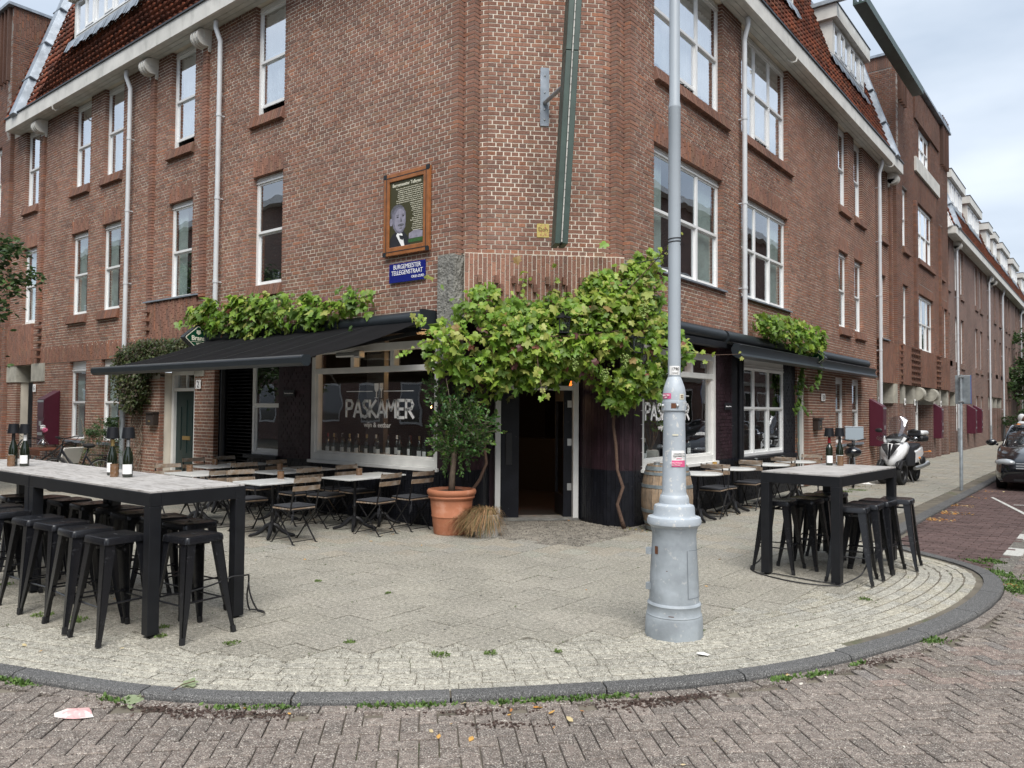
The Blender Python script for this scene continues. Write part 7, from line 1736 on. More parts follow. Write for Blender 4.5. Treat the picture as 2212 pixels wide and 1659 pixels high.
# three wheeled scooter (local: faces -y)
def build_scooter(t):
    for x in (-.21, .21): wheel(t, (x, -.70, .27), .27, .12, rimm='iron')
    wheel(t, (0, .72, .27), .27, .14, rimm='iron')
    for x in (-.21, .21):
        b = MB(); b.tube([(x*1.0, -.98, .42), (x, -.86, .54), (x, -.68, .57), (x, -.5, .5)], .035, 6); V = [(x-.075, -.97, .40), (x+.075, -.97, .40), (x+.08, -.8, .56), (x-.08, -.8, .56), (x+.08, -.6, .575), (x-.08, -.6, .575)]; b.add(V, [(0, 1, 2, 3), (3, 2, 4, 5)]); b.obj('mudguard', MT['plastic'], t, smooth=True)
        b = MB(); b.bar((x*.8, -.62, .30), (x*.5, -.52, .75), .05, .05); b.bar((x*.35, -.72, .35), (x, -.70, .30), .04); b.obj('fork', MT['plastic'], t)
    # white nose shield: V-shaped, narrow low, broad at the shoulders
    def ring(z, w, y, d, top=0): return [(-w, y+d*.9, z), (-w*.92, y+d*.3, z), (-w*.45, y, z-.01), (0, y-.025, z-.02), (w*.45, y, z-.01), (w*.92, y+d*.3, z), (w, y+d*.9, z), (w*.5, y+d, z), (-w*.5, y+d, z)]
    V, F = loft([ring(.42, .09, -.80, .12), ring(.50, .15, -.86, .22), ring(.62, .24, -.84, .26), ring(.76, .30, -.76, .26), ring(.90, .31, -.66, .24), ring(1.0, .24, -.58, .2)])
    b = MB(); b.add(V, F); b.obj('front_shield', MT['white_gloss'], t, smooth=True)
    b = MB()
    for s in (-1, 1): b.add([(s*.03, -.905, .66), (s*.17, -.865, .86), (s*.22, -.79, .95), (s*.06, -.80, .97), (s*.03, -.87, .80)], [(0, 1, 2, 3, 4)][::1]); 
    b.obj('grille', MT['plastic'], t); b = MB(); b.add([(-.022, -.915, .60), (.022, -.915, .60), (.03, -.83, .96), (-.03, -.83, .96), (0, -.93, .62)], [(0, 1, 2, 3)]); b.obj('nose_strip', MT['black_gloss'], t)
    V, F = loft([ring(.98, .21, -.60, .2), ring(1.06, .25, -.58, .26), ring(1.14, .22, -.48, .25), ring(1.2, .12, -.38, .18)]); b = MB(); b.add(V, F); h = b.obj('handlebar_cowl', MT['plastic'], t, smooth=True)
    b = MB(); b.add([(-.2, -.595, 1.0), (.2, -.595, 1.0), (.16, -.60, 1.08), (-.16, -.60, 1.08)], [(0, 1, 2, 3)]); b.sphere((-.1, -.58, 1.04), .055, 10, 8, (1.3, .5, .7)); b.sphere((.1, -.58, 1.04), .055, 10, 8, (1.3, .5, .7)); b.obj('headlight', MT['headlight'], t, smooth=True)
    b = MB()
    for s in (-1, 1): b.add([(s*.23, -.60, 1.0), (s*.16, -.615, 1.0), (s*.22, -.56, 1.13), (s*.27, -.52, 1.10)], [(0, 1, 2, 3)])
    b.obj('cowl_trim', MT['white_gloss'], t)
    # windscreen
    b = MB(); n = 9; secs = []
    for z, w, y in ((1.08, .12, -.50), (1.2, .20, -.46), (1.35, .235, -.40), (1.5, .22, -.34), (1.58, .17, -.31), (1.62, .08, -.30)): secs.append([(w*sin(a), y+.10*(1-cos(a)), z) for a in np.linspace(-1.3, 1.3, n)])
    V = [p for s in secs for p in s]; b.add(V, [(i*n+k, i*n+k+1, (i+1)*n+k+1, (i+1)*n+k) for i in range(5) for k in range(n-1)]); b.obj('windscreen', MT['screen'], t, smooth=True)
    b = MB(); b.tube([(-.36, -.30, 1.09), (0, -.36, 1.12), (.36, -.30, 1.09)], .018, 8); b.obj('handlebar', MT['plastic'], t, smooth=True)
    for s in (-1, 1):
        b = MB(); b.tube([(.24*s, -.42, 1.14), (.36*s, -.45, 1.25)], .008, 6); b.sphere((.40*s, -.45, 1.27), .075, 12, 8, (1.2, .35, .7)); b.obj('mirror', MT['plastic'], t, smooth=True)
        b = MB(); b.sphere((.36*s, -.38, 1.08), .10, 12, 8, (1.25, .5, .7)); b.obj('hand_guard', MT['screen'], t, smooth=True)
    # leg cover, body, seat
    V, F = loft([[(-.26, -.45, .42), (.26, -.45, .42), (.27, .05, .42), (-.27, .05, .42)], [(-.29, -.55, .70), (.29, -.55, .70), (.28, .05, .72), (-.28, .05, .72)], [(-.24, -.5, .98), (.24, -.5, .98), (.2, .05, .88), (-.2, .05, .88)]]); b = MB(); b.add(V, F); b.obj('leg_cover', MT['bag'], t, smooth='auto', bevel=.03)
    V, F = loft([[(-.17, .0, .45), (.17, .0, .45), (.17, .0, .72), (-.17, .0, .72)], [(-.22, .4, .48), (.22, .4, .48), (.19, .4, .78), (-.19, .4, .78)], [(-.14, 1.02, .66), (.14, 1.02, .66), (.12, 1.0, .86), (-.12, 1.0, .86)]]); b = MB(); b.add(V, F); b.obj('body', MT['white_gloss'], t, smooth='auto', bevel=.03)
    b = MB(); V, F = loft([[(-.15, .02, .76), (.15, .02, .76), (.14, .02, .84), (-.14, .02, .84)], [(-.17, .5, .80), (.17, .5, .80), (.15, .5, .92), (-.15, .5, .92)], [(-.13, .85, .86), (.13, .85, .86), (.11, .85, .95), (-.11, .85, .95)]]); b.add(V, F); b.obj('seat', MT['bag'], t, smooth='auto', bevel=.03)
    b = MB(); b.box((-.20, .80, .98), (.20, 1.22, 1.13)); tb = b.obj('top_box', MT['plastic'], t, bevel=.05, smooth='auto'); b = MB(); b.box((-.205, .80, 1.135), (.205, 1.22, 1.26)); b.obj('lid', MT['white_gloss'], tb, bevel=.05, smooth='auto'); b = MB(); b.box((-.15, .74, 1.12), (.15, .80, 1.27)); b.obj('back_pad', MT['bag'], tb, bevel=.02)
    b = MB(); b.tube([(.22, .15, .35), (.24, .5, .38), (.27, .85, .45)], [.045, .06, .075], 12); b.obj('exhaust', MT['steel'], t, smooth='auto'); b = MB(); b.sphere((.24, .62, .52), .15, 12, 8, (.35, 1, .8)); b.obj('engine_cover', MT['plastic'], t, smooth=True)
    b = MB(); b.tube([(.14, 1.0, .72), (.27, 1.0, .74)], .008, 6); b.sphere((.28, 1.0, .74), .03, 8, 6, (1.5, .7, .7)); b.sphere((.26, .35, .60), .03, 8, 6); b.obj('indicator', MT['orange'], t, smooth=True); b = MB(); b.tube([(-.15, .1, .3), (-.16, .12, .03), (.16, .12, .03), (.15, .1, .3)], .012, 6); b.bar((.1, .1, .3), (.25, -.05, .02), .02); b.obj('stand', MT['plastic'], t)
localthing('scooter', 'white and black three wheeled scooter with windscreen and top box', 'scooter', (1.47, 12.62, 0), radians(-8), None, build_scooter)

# parked car (local: nose to -y)
def build_car(t):
    w = .86
    def ring(y, zb, zt, hw, th):
        # cross-section of body at y; th = tumblehome
        return [(-hw*.92, y, zb), (-hw, y, zb+.10), (-hw, y, (zb+zt)/2), (-hw*.97, y, zt-.06), (-hw*th, y, zt), (0, y, zt+.02), (hw*th, y, zt), (hw*.97, y, zt-.06), (hw, y, (zb+zt)/2), (hw, y, zb+.10), (hw*.92, y, zb)]
    S_ = [(-2.15, .30, .52, .62, .8), (-2.10, .20, .66, .74, .82), (-1.95, .18, .74, .82, .84), (-1.6, .18, .86, .86, .86), (-1.2, .18, .95, .87, .88), (-.9, .18, 1.0, .87, .9), (.5, .18, 1.02, .87, .92), (1.6, .2, 1.06, .86, .92), (2.1, .3, 1.05, .78, .9), (2.2, .45, .95, .70, .9)]
    V, F = loft([ring(*s) for s in S_]); b = MB(); b.add(V, F); b.obj('body', MT['black_gloss'], t, smooth='auto')
    def cab(y, z, hw, zz): return [(-hw, y, zz), (-hw*.9, y, z), (0, y, z+.03), (hw*.9, y, z), (hw, y, zz)]
    V, F = loft([cab(-1.0, .99, .70, .96), cab(-.45, 1.26, .72, 1.0), cab(-.02, 1.42, .68, 1.02), cab(.9, 1.44, .66, 1.02), cab(1.7, 1.28, .64, 1.04), cab(2.1, 1.08, .6, 1.03)]); b = MB(); b.add(V, F); b.obj('window', MT['carglass'], t, smooth=True)
    V, F = loft([[(-.60, y, z+.0), (-.55, y, z+.03), (0, y, z+.055), (.55, y, z+.03), (.60, y, z)] for y, z in ((-.12, 1.385), (.3, 1.43), (.9, 1.43), (1.6, 1.31))]); b = MB(); b.add(V, F); b.obj('roof', MT['black_gloss'], t, smooth=True)
    for s in (-1, 1):
        b = MB(); b.tube([(.74*s, -1.02, .97), (.69*s, -.5, 1.22), (.62*s, -.1, 1.40), (.60*s, .4, 1.44), (.58*s, 1.3, 1.38)], .03, 6); b.obj('pillar', MT['black_gloss'], t, smooth=True)
        b = MB(tr(s*.66, -1.99, .635)@rotm('Z', s*.62)); b.sphere((0, 0, 0), .24, 16, 10, (1, .52, .34)); b.obj('headlight', MT['headlight'], t, smooth=True)
        b = MB(); b.sphere((s*.60, -2.10, .36), .05, 10, 6, (1.5, .5, 1)); b.obj('fog_light', MT['headlight'], t, smooth=True)
        b = MB(); b.sphere((s*1.0, -.70, 1.04), .11, 12, 8, (1.1, .55, .7)); b.bar((s*.86, -.72, .99), (s*.93, -.70, 1.02), .05); b.obj('mirror', MT['black_gloss'], t, smooth=True)
        wheel(t, (s*.76, -1.38, .31), .31, .2); wheel(t, (s*.76, 1.32, .31), .31, .2)
    b = MB()
    for k in range(3): b.box((-.45, -2.155+.012*k, .50+.055*k), (.45, -2.12+.012*k, .525+.055*k))
    b.obj('grille_bar', MT['steel'], t, bevel=.004); b = MB(); b.box((-.5, -2.14, .22), (.5, -2.10, .40)); b.obj('lower_grille', MT['plastic'], t, bevel=.01)
    b = MB(); b.box((-.26, -2.19, .36), (.26, -2.165, .475)); p_ = b.obj('number_plate', MT['plate'], t, bevel=.004); b = MB(); b.tube([(-.45, -1.06, .985), (.1, -.98, 1.02)], .012, 5); b.tube([(.0, -1.06, .985), (.55, -.98, 1.02)], .012, 5); b.obj('wiper', MT['plastic'], t)
localthing('parked_car', 'black hatchback with pale blue plate parked along the kerb at the right edge', 'car', (4.14, 14.62, RZ), radians(3), None, build_car)

# bicycles
def bicycle(label, loc, rz, basket=False, red=False):
    def f(t):
        for y in (-.53, .53):
            R = Vector((0, 0, 1)).rotation_difference(Vector((1, 0, 0))).to_matrix().to_4x4(); M = np.array(Matrix.Translation((0, y, .34))@R); b = MB(M)
            A_ = np.linspace(0, 2*pi, 33); b.tube([(.325*cos(a), .325*sin(a), 0) for a in A_], .019, 6, cap=False); w_ = b.obj('wheel', MT['rubber'], t, smooth=True)
            b = MB(M); b.tube([(.305*cos(a), .305*sin(a), 0) for a in A_], .009, 5, cap=False); b.tube([(0, 0, -.04), (0, 0, .04)], .022, 8)
            for k in range(18): a = 2*pi*k/18; b.tube([(0, 0, .02*(-1)**k), (.30*cos(a), .30*sin(a), 0)], .0016, 3)
            b.obj('rim', MT['steel'], w_)
            b = MB(M); b.tube([(.365*cos(a), .365*sin(a), 0) for a in np.linspace(-.2+pi*.0, pi*.95, 16)], .018, 5) ; b.obj('mudguard', MT['plastic'], t, smooth=True)
        b = MB(); fr = [((0, -.38, .86), (0, .02, .30)), ((0, -.38, .80), (0, .05, .42)), ((0, .02, .30), (0, .22, .86)), ((0, .02, .30), (0, .53, .34)), ((0, .53, .34), (0, .18, .72)), ((0, -.53, .34), (0, -.36, .92))]
        for a, c in fr: b.tube([a, c], .018, 8)
        b.obj('frame', MT['blackmetal'], t, smooth=True)
        b = MB(); b.tube([(0, -.36, .92), (0, -.33, 1.06)], .014, 8); b.tube([(-.30, -.14, 1.10), (-.27, -.28, 1.10), (-.1, -.36, 1.06), (.1, -.36, 1.06), (.27, -.28, 1.10), (.30, -.14, 1.10)], .012, 8); b.obj('handlebar', MT['blackmetal'], t, smooth=True)
        b = MB(); b.sphere((0, .24, .93), .12, 10, 6, (.8, 1.15, .4)); b.tube([(0, .22, .84), (0, .23, .92)], .013, 6); b.obj('saddle', MT['rubber'], t, smooth=True)
        b = MB(); b.box((-.07, .28, .74), (.07, .68, .755)); b.tube([(.06, .6, .74), (.05, .53, .36)], .007, 5); b.tube([(-.06, .6, .74), (-.05, .53, .36)], .007, 5); b.obj('rack', MT['blackmetal'], t)
        b = MB(); b.tube([(.05, .02, .30), (.10, .02, .14)], .01, 5); b.box((.08, -.03, .12), (.16, .07, .14)); b.tube([(-.05, .02, .30), (-.10, .02, .46)], .01, 5); b.obj('crank', MT['steel'], t)
        if red: b = MB(); b.box((-.05, .70, .72), (.05, .74, .78)); b.obj('rear_light', MT['pink'], t)
        if basket: b = MB(); b.sphere((.0, -.50, .80), .2, 12, 8, (.95, .8, .6)); b.obj('bag', MT['black_gloss'], t, smooth=True)
    return localthing('bicycle', label, 'bicycle', loc, rz, None, f)
bicycle('black bicycle parked at the left behind the high table bottle lamps', (-10.6, -1.45, 0), radians(-62), red=True)
bicycle('black bicycle with a covered bag parked behind the right high table', (.72, 10.9, 0), radians(18), basket=True)
t = thing('parcel_box', 'pale grey box with a lid mounted above the right bicycle', 'box', (.6, 11.6, 1.0)); b = MB(tr(.62, 11.5, 1.03)@rotm('Z', radians(20))); b.box((-.20, -.16, .02), (.20, .16, .31)); b.obj('case', mat('pale_grey_box', (.36, .43, .49), .5), t, bevel=.01); b = MB(tr(.62, 11.5, 1.03)@rotm('Z', radians(20))); b.box((-.205, -.165, .315), (.205, .165, .335)); b.obj('lid', MT['lampup'], t, bevel=.006); b = MB(); b.bar((.62, 11.5, 0), (.62, 11.5, 1.03), .05); b.obj('post', MT['galv'], t)
# wicker armchairs, folding table, vase
def wicker(label, loc, rz, blanket=False):
    def f(t):
        b = MB()
        for i in range(15):
            x = -.28+.04*i; e = .10*(x/.28)**2; b.tube([(x*.9, -.30, .40+e), (x, .10, .36+e*1.2), (x, .28, .50+e*.5), (x*1.02, .42, .72), (x*.8, .50, .90-1.2*e)], .007, 4)
        for j in range(10): f_ = j/9; y = -.30+.8*f_; z = .41-.05*sin(f_*pi)+(.0 if f_ < .6 else (f_-.6)*1.3); b.tube([(-.30, y, z+.13), (-.2, y, z+.03), (0, y, z), (.2, y, z+.03), (.30, y, z+.13)], .006, 4)
        b.tube([(-.30, -.30, .52), (-.31, .1, .55), (-.31, .35, .70), (-.2, .50, .88), (0, .53, .93), (.2, .50, .88), (.31, .35, .70), (.31, .1, .55), (.30, -.30, .52)], .016, 6); b.obj('seat', MT['plastic'], t)
        for sx in (-1, 1):
            for sy in (-1, 1): b = MB(); b.tube([(.2*sx, .2*sy, .38), (.26*sx, .28*sy, 0)], .012, 6); b.obj('leg', MT['plastic'], t)
        if blanket: b = MB(); b.box((-.27, .30, .60), (.27, .33, .98), T=rotm('X', -.35)); b.obj('blanket', MT['paper'], t, bevel=.01)
    return localthing('wicker_armchair', label, 'armchair', loc, rz, 'black wicker armchairs by the wall', f)
wicker('black wicker armchair on the left of the small brown folding table', (-14.6, -.85, 0), radians(70)); wicker('black wicker armchair right of the small folding table with a pale cloth over its back', (-12.75, -1.15, 0), radians(-65), True)
def ftable(t):
    b = MB(); b.box((-.55, -.32, .72), (-.1, .32, .745)); b.box((-.09, -.32, .715), (.5, .32, .74)); b.box((-.1, -.325, .60), (.48, -.30, .71)); b.obj('table_top', MT['teak'], t, bevel=.004)
    for y in (-.28, .28):
        for s in (-1, 1): b = MB(); b.bar((-.38*s, y, .71), (.38*s, y, 0), .035, .02, up=(0, 1, 0)); b.obj('leg', MT['galv'], t)
localthing('folding_table', 'small reddish brown folding table with crossed grey legs by the wall', 'table', (-13.6, -.95, 0), radians(4), None, ftable)
t = thing('flower_vase', 'glass vase with one white and one pink flower on the folding table', 'vase', (-13.75, -.9, .745)); V0 = tr(-13.72, -.92, .746); b = MB(V0); b.lathe([(0, 0), (.07, 0), (.105, .04), (.11, .09), (.07, .16), (.03, .21), (.03, .26), (.045, .29)], 18); b.obj('vase', MT['clearglass'], t, smooth='auto')
for (dx, dz, m_, nm) in ((-.05, .46, 'print_white', 0), (.08, .40, 'pinkflower', 1)):
    if m_ == 'pinkflower': MT['pinkflower'] = mat('pink_petal', (.72, .16, .30), .7)
    R = random.Random(3+nm); b = MB(V0)
    for k in range(60): d = Vector((R.gauss(0, 1), R.gauss(0, 1), R.gauss(.3, .8))).normalized(); P = Vector((dx, 0, dz))+d*.06*R.random(); b.add((SMALLU[0]@(leafT((0, 0, 0), d, d+Vector((R.gauss(0, .6), R.gauss(0, .6), R.gauss(0, .6))), .055)[:3, :3].T)+np.array(P)), SMALLU[1])
    b.obj('blossom', MT[m_], t)
b = MB(V0); b.tube([(0, 0, .05), (0, 0, .3), (-.05, 0, .45)], .005, 5); b.tube([(.01, 0, .05), (.02, 0, .3), (.08, 0, .4)], .005, 5); b.obj('stalk', MT['greendoor'], t)

# traffic sign seen from behind
t = thing('traffic_sign', 'grey back of a rectangular traffic sign on a galvanised pole at the kerb', 'traffic sign', (2.87, 11.48, 0)); b = MB(); b.tube([(2.87, 11.48, 0), (2.875, 11.48, .95), (2.875, 11.48, .96), (2.885, 11.48, 2.56)], [.036, .036, .030, .030], 14); b.obj('pole', MT['galv'], t, smooth='auto')
b = MB(tr(2.90, 11.53, 2.23)@rotm('Z', radians(-12))); b.box((-.15, 0, -.32), (.17, .02, .32)); b.obj('sign_panel', MT['galv'], t, bevel=.012); b = MB(tr(2.90, 11.53, 2.23)@rotm('Z', radians(-12))); b.box((-.15, .021, -.32), (.17, .028, .32)); b.box((.171, .0, -.32), (.176, .026, .32)); b.obj('sign_face', mat('sign_blue', (.02, .13, .5), .3), t)
b = MB(tr(2.885, 11.48, 0))
for z in (1.95, 2.50): b.box((-.05, -.04, z), (.05, .05, z+.03))
b.obj('clamp', MT['steel'], t)

# two people beyond the car
def person(label, loc, rz, skinc, top, head, seated=True, sc=1.0):
    def f(t):
        me = bpy.data.meshes.new('body'); J = {}
        V = [(0, 0, .92), (0, .0, 1.12), (0, -.02, 1.34), (0, -.02, 1.44), (0, -.03, 1.54), (0, -.035, 1.66), (-.17, -.01, 1.38), (-.24, -.10, 1.14), (-.20, -.30, 1.08), (-.19, -.38, 1.07), (.17, -.01, 1.38), (.24, -.10, 1.14), (.20, -.30, 1.08), (.19, -.38, 1.07), (-.10, -.02, .90), (-.13, -.28, .62), (-.13, -.12, .28), (-.13, -.24, .24), (.10, -.02, .90), (.13, -.34, .78), (.13, -.26, .42), (.13, -.38, .40)]
        E = [(0, 1), (1, 2), (2, 3), (3, 4), (4, 5), (2, 6), (6, 7), (7, 8), (8, 9), (2, 10), (10, 11), (11, 12), (12, 13), (0, 14), (14, 15), (15, 16), (16, 17), (0, 18), (18, 19), (19, 20), (20, 21)]
        Rr = [.15, .135, .15, .06, .085, .08, .065, .05, .038, .035, .065, .05, .038, .035, .09, .075, .05, .045, .09, .075, .05, .045]
        me.from_pydata(V, E, []); o = bpy.data.objects.new('body', me); COL.objects.link(o); o.parent = t; sk = o.modifiers.new('skin', 'SKIN'); me.skin_vertices or None
        sv = me.skin_vertices[0].data if me.skin_vertices else None
        if sv:
            for i, r in enumerate(Rr): sv[i].radius = (r, r)
            sv[0].use_root = True
        ss = o.modifiers.new('sub', 'SUBSURF'); ss.levels = ss.render_levels = 1; at = None; me.materials.append(MT[top])
        b = MB(tr(0, -.035, 1.60)); b.sphere((0, 0, 0), .095, 14, 10, (.82, 1.0, 1.22)); b.sphere((0, -.10, -.01), .018, 6, 5, (.8, 1, 1.4)); b.sphere((-.03, -.088, .02), .010, 6, 4); b.sphere((.03, -.088, .02), .010, 6, 4); b.sphere((0, -.09, -.055), .018, 6, 4, (1.3, .5, .4)); b.obj('head', MT['skin'], t, smooth=True)
        if head == 'scarf':
            b = MB(tr(0, -.02, 1.61)); b.sphere((0, .02, .01), .115, 14, 10, (.9, .98, 1.2)); b.sphere((0, .0, -.16), .13, 12, 8, (1.1, 1, .6)); b.obj('headscarf', MT['scarf'], t, smooth=True); b = MB(tr(0, 0, 1.36)); b.sphere((-.14, -.02, 0), .09, 10, 6, (1, 1, .9)); b.sphere((.14, -.02, .02), .085, 10, 6, (1, 1, .9)); b.obj('shoulder_patch', MT['orange'], t, smooth=True)
        else: b = MB(tr(0, .0, 1.62)); b.sphere((0, .015, .015), .105, 12, 8, (.95, 1, 1.1)); b.sphere((0, .09, -.03), .06, 8, 6); b.obj('hair', MT['rubber'], t, smooth=True)
        for s in (-1, 1): b = MB(); b.sphere((.19*s, -.40, 1.07), .04, 8, 6, (.7, 1.2, .6)); b.obj('hand', MT['skin'], t, smooth=True)
    o = localthing('person', label, 'person', loc, rz, None, f); o.scale = (sc,)*3; return o
bk = bicycle('cargo bicycle carrying the two people beyond the black car', (3.42, 21.2, RZ), radians(20))
person('person in pale coat and white headscarf riding a bicycle beyond the black car', (3.17, 21.4, RZ-.02), radians(50), 'skin', 'coat_w', 'scarf'); person('dark haired person in a dark jacket seated in front of the one with headscarf', (3.40, 20.9, RZ+.03), radians(60), 'skin', 'darkcloth', 'hair', sc=.84)

# ------------------------------------------------------------------ cables, litter, weeds
def cable(pts, label, loc):
    P = smooth([(p[0], p[1]) for p in pts], 3); Z = np.interp(np.linspace(0, 1, len(P)), np.linspace(0, 1, len(pts)), [p[2] for p in pts]); b = MB(); b.tube([(p.x, p.y, z) for p, z in zip(P, Z)], .007, 6); o = b.obj('cable', MT['plastic'], None, smooth=True); tag(o, label, 'cable')
cable([(2.50, .35, .10), (2.42, .18, .012), (2.60, -.1, .01), (2.95, -.26, .01), (3.25, -.30, .012), (3.44, -.20, .012), (3.60, .0, .10), (3.66, .2, .30)], 'black cable looped on the slabs round the right high table legs', 0)
cable([(2.66, .0, .011), (2.9, -.04, .011), (3.2, -.1, .011), (3.42, -.14, .02)], 'thin black cable lying straight between the legs of the right high table', 0)
cable([(-1.6, -5.15, .24), (-1.0, -5.2, .2), (-.5, -5.16, .26), (-.05, -4.98, .25), (.07, -4.6, .36), (.02, -4.46, .34), (-.15, -4.40, .02), (.0, -4.30, .012), (.14, -4.42, .06), (.10, -4.53, .30)], 'black cable threaded through the stools and round the long table right leg', 0)
def crumple(nm, label, cat, x, y, z, r, m, seed, flatn=.35, ang=0):
    R = random.Random(seed); b = MB(tr(x, y, z)@rotm('Z', ang)); n = 12; V = [(0, 0, r*flatn)]; 
    for ringr in (.5, 1.0):
        for k in range(n): a = 2*pi*k/n; rr = r*ringr*R.uniform(.75, 1.15); V.append((rr*cos(a)*1.25, rr*sin(a)*.75, r*flatn*R.uniform(0, 1)*(1.2-ringr)))
    F = [(0, 1+k, 1+(k+1) % n) for k in range(n)]+[(1+k, 1+n+k, 1+n+(k+1) % n, 1+(k+1) % n) for k in range(n)]; b.add(V, F); o = b.obj(nm, m, None); tag(o, label, cat)
MT['tissue'] = mat('pink_tissue', (.72, .40, .40), .9, col2=(.80, .74, .70), c2lo=.45, c2hi=.55, c2scale=9)
crumple('tissue', 'crumpled pink and white tissue lying on the road at the lower left', 'litter', .965, -6.19, RZ+.004, .105, MT['tissue'], 5, .2, .35)
crumple('paper_scrap', 'small white paper scrap on the yellow paving right of the lamp post', 'litter', 3.33, -3.0, .005, .04, MT['paper'], 6, .4); crumple('plastic_bag', 'white plastic scrap on the pavement beside the parcel box post', 'litter', .95, 11.5, .004, .14, MT['paper'], 7, .3)
t = thing('fallen_vine_twig', 'withered pale green vine twig with big leaves lying over the kerb edge', 'twig', (1.05, -5.75, 0)); b = MB(); b.tube([(1.16, -5.58, .03), (1.16, -5.66, .03), (1.10, -5.76, -.03), (1.0, -5.86, RZ+.02)], [.0035, .0035, .003, .002], 5); b.obj('stem', MT['vinebark'], t)
T = [leafT((x, y, z), (.1, -.1, 1), (cos(a), sin(a), -.05), s) for x, y, z, a, s in ((1.10, -5.80, -.055, -.2, .16), (1.02, -5.84, RZ+.02, 3.0, .14), (1.00, -5.88, RZ+.015, -.6, .12), (1.14, -5.62, .015, 2.2, .10), (.95, -5.86, RZ+.012, 2.6, .10))]; pieces('leaf', 'foliage', LEAFU, T, [(.42, .50, .30)]*5, MT['vleaf'], t, 5)
# weeds along the kerb and in the joints: nobody could count the blades
R = random.Random(77); T = []; C_ = []
spots = [(2.25, -4.98, .13), (2.45, -4.80, .10), (2.75, -4.50, .12), (2.9, -4.33, .10), (1.75, -5.42, .10), (.09, -6.22, .10), (.20, -6.20, .09), (.90, -5.97, .09), (1.55, -5.60, .10), (3.05, -4.18, .12), (3.2, -4.02, .12), (3.9, -3.02, .10), (4.04, -2.80, .09), (4.2, -2.4, .05), (4.5, -1.45, .07), (4.78, 1.35, .16), (4.82, 1.0, .12), (4.6, 1.8, .16), (4.30, 2.42, .14), (4.45, 2.6, .1)]
for (x, y, r) in spots:
    ds_ = [(p-Vector((x, y, 0))).length for p in KC]; i_ = ds_.index(min(ds_)); tg = (KC[min(i_+1, len(KC)-1)]-KC[max(i_-1, 0)]).normalized(); far_ = x > 4.4
    for _ in range(int((2600 if far_ else 950)*r)): p_ = R.gauss(0, r*.75); q_ = R.gauss(0, r*(.45 if far_ else .16)); T.append(leafT((x+p_*tg.x-q_*tg.y, y+p_*tg.y+q_*tg.x, RZ+.0), (R.gauss(0, 1), R.gauss(0, 1), .6), (R.gauss(0, .8), R.gauss(0, .8), 1), R.uniform(.012, .038))); c = R.choice([(.09, .17, .03), (.13, .22, .05), (.06, .12, .025)]); C_.append(c)
for (x, y, r) in ((-1.3, -5.52, .08), (-.93, -5.41, .10), (-.21, -5.07, .05), (.0, -5.2, .05), (.56, -4.96, .06), (1.91, -4.19, .07), (2.16, -3.94, .05), (3.8, -.54, .06), (2.5, -3.6, .03), (.9, 9.3, .25), (1.1, 9.9, .2), (-2.75, -5.3, .06), (3.05, -2.45, .04), (1.2, -4.4, .04), (.3, -3.2, .03), (-.6, -3.3, .03)):
    for _ in range(int(1200*r)): a = R.uniform(0, 2*pi); q = r*R.random()**.6; T.append(leafT((x+q*cos(a), y+q*sin(a), .0), (R.gauss(0, 1), R.gauss(0, 1), .6), (R.gauss(0, .8), R.gauss(0, .8), 1), R.uniform(.01, .028))); C_.append(R.choice([(.10, .16, .03), (.13, .20, .05)]))
for k in range(420):                  # scattered tufts in the joints
    x, y = R.uniform(-6, 4.4), R.uniform(-6.4, 2.5)
    if kdist([(x, y)])[0] < .3 or (x < .2 and y > -1): continue
    i = round(x/.3)*.3
    for _ in range(3): T.append(leafT((i+R.gauss(0, .004), y+R.gauss(0, .02), -.004), (R.gauss(0, 1), R.gauss(0, 1), .6), (R.gauss(0, .8), R.gauss(0, .8), 1), R.uniform(.008, .018))); C_.append((.09, .13, .04))
o = pieces('weed', 'weeds', SMALLU, T, C_, MT['grass'], None, 0); o['label'] = 'low green weeds growing in the gutter and paving joints'; o['category'] = 'weeds'
T = []; C_ = []
def lit(x, y, z, r, n, cols=((.50, .22, .04), (.58, .33, .09), (.40, .17, .05), (.55, .45, .25))):
    for _ in range(n): a = R.uniform(0, 2*pi); q = r*R.random()**.7; T.append(leafT((x+q*cos(a)*1.4, y+q*sin(a), z+R.uniform(.002, .012)), (R.gauss(0, .3), R.gauss(0, .3), 1), (R.gauss(0, 1), R.gauss(0, 1), 0), R.uniform(.02, .055))); C_.append(R.choice(cols))
for (x, y, r, n) in ((3.20, 8.55, .25, 90), (3.24, 7.28, .3, 160), (3.20, 6.15, .25, 120), (4.78, 1.15, .14, 60), (2.6, -4.7, .4, 10), (3.0, -4.4, .3, 14), (1.7, -5.35, .3, 8), (3.25, 10.4, .2, 30), (3.2, 12, .3, 30), (3.9, -3.0, .2, 4)): lit(x, y, RZ, r, n)
lit(0, 0, 0, 3.5, 18); lit(-.9, -5.3, 0, .8, 6); lit(.35, 4.2, 0, .3, 60); lit(.3, 5.2, 0, .3, 40); lit(.2, 1.7, 0, .25, 50, ((.20, .14, .08), (.28, .2, .1), (.12, .13, .05))); lit(.6, 10.5, 0, .6, 120, ((.30, .22, .12), (.2, .16, .09))); lit(.6, 14.5, 0, 1.0, 160, ((.25, .2, .12), (.2, .16, .09))); lit(-2.4, -.9, 0, .3, 16, ((.3, .2, .1),)); lit(2.0, -4.6, RZ, 2.6, 30, ((.7, .66, .58), (.62, .5, .3)))
o = pieces('fallen_leaf', 'fallen_leaves', SMALLU, T, C_, MT['straw'], None, 0); o['label'] = 'small orange and brown fallen leaves in the gutter and on the paving'; o['category'] = 'leaf litter'
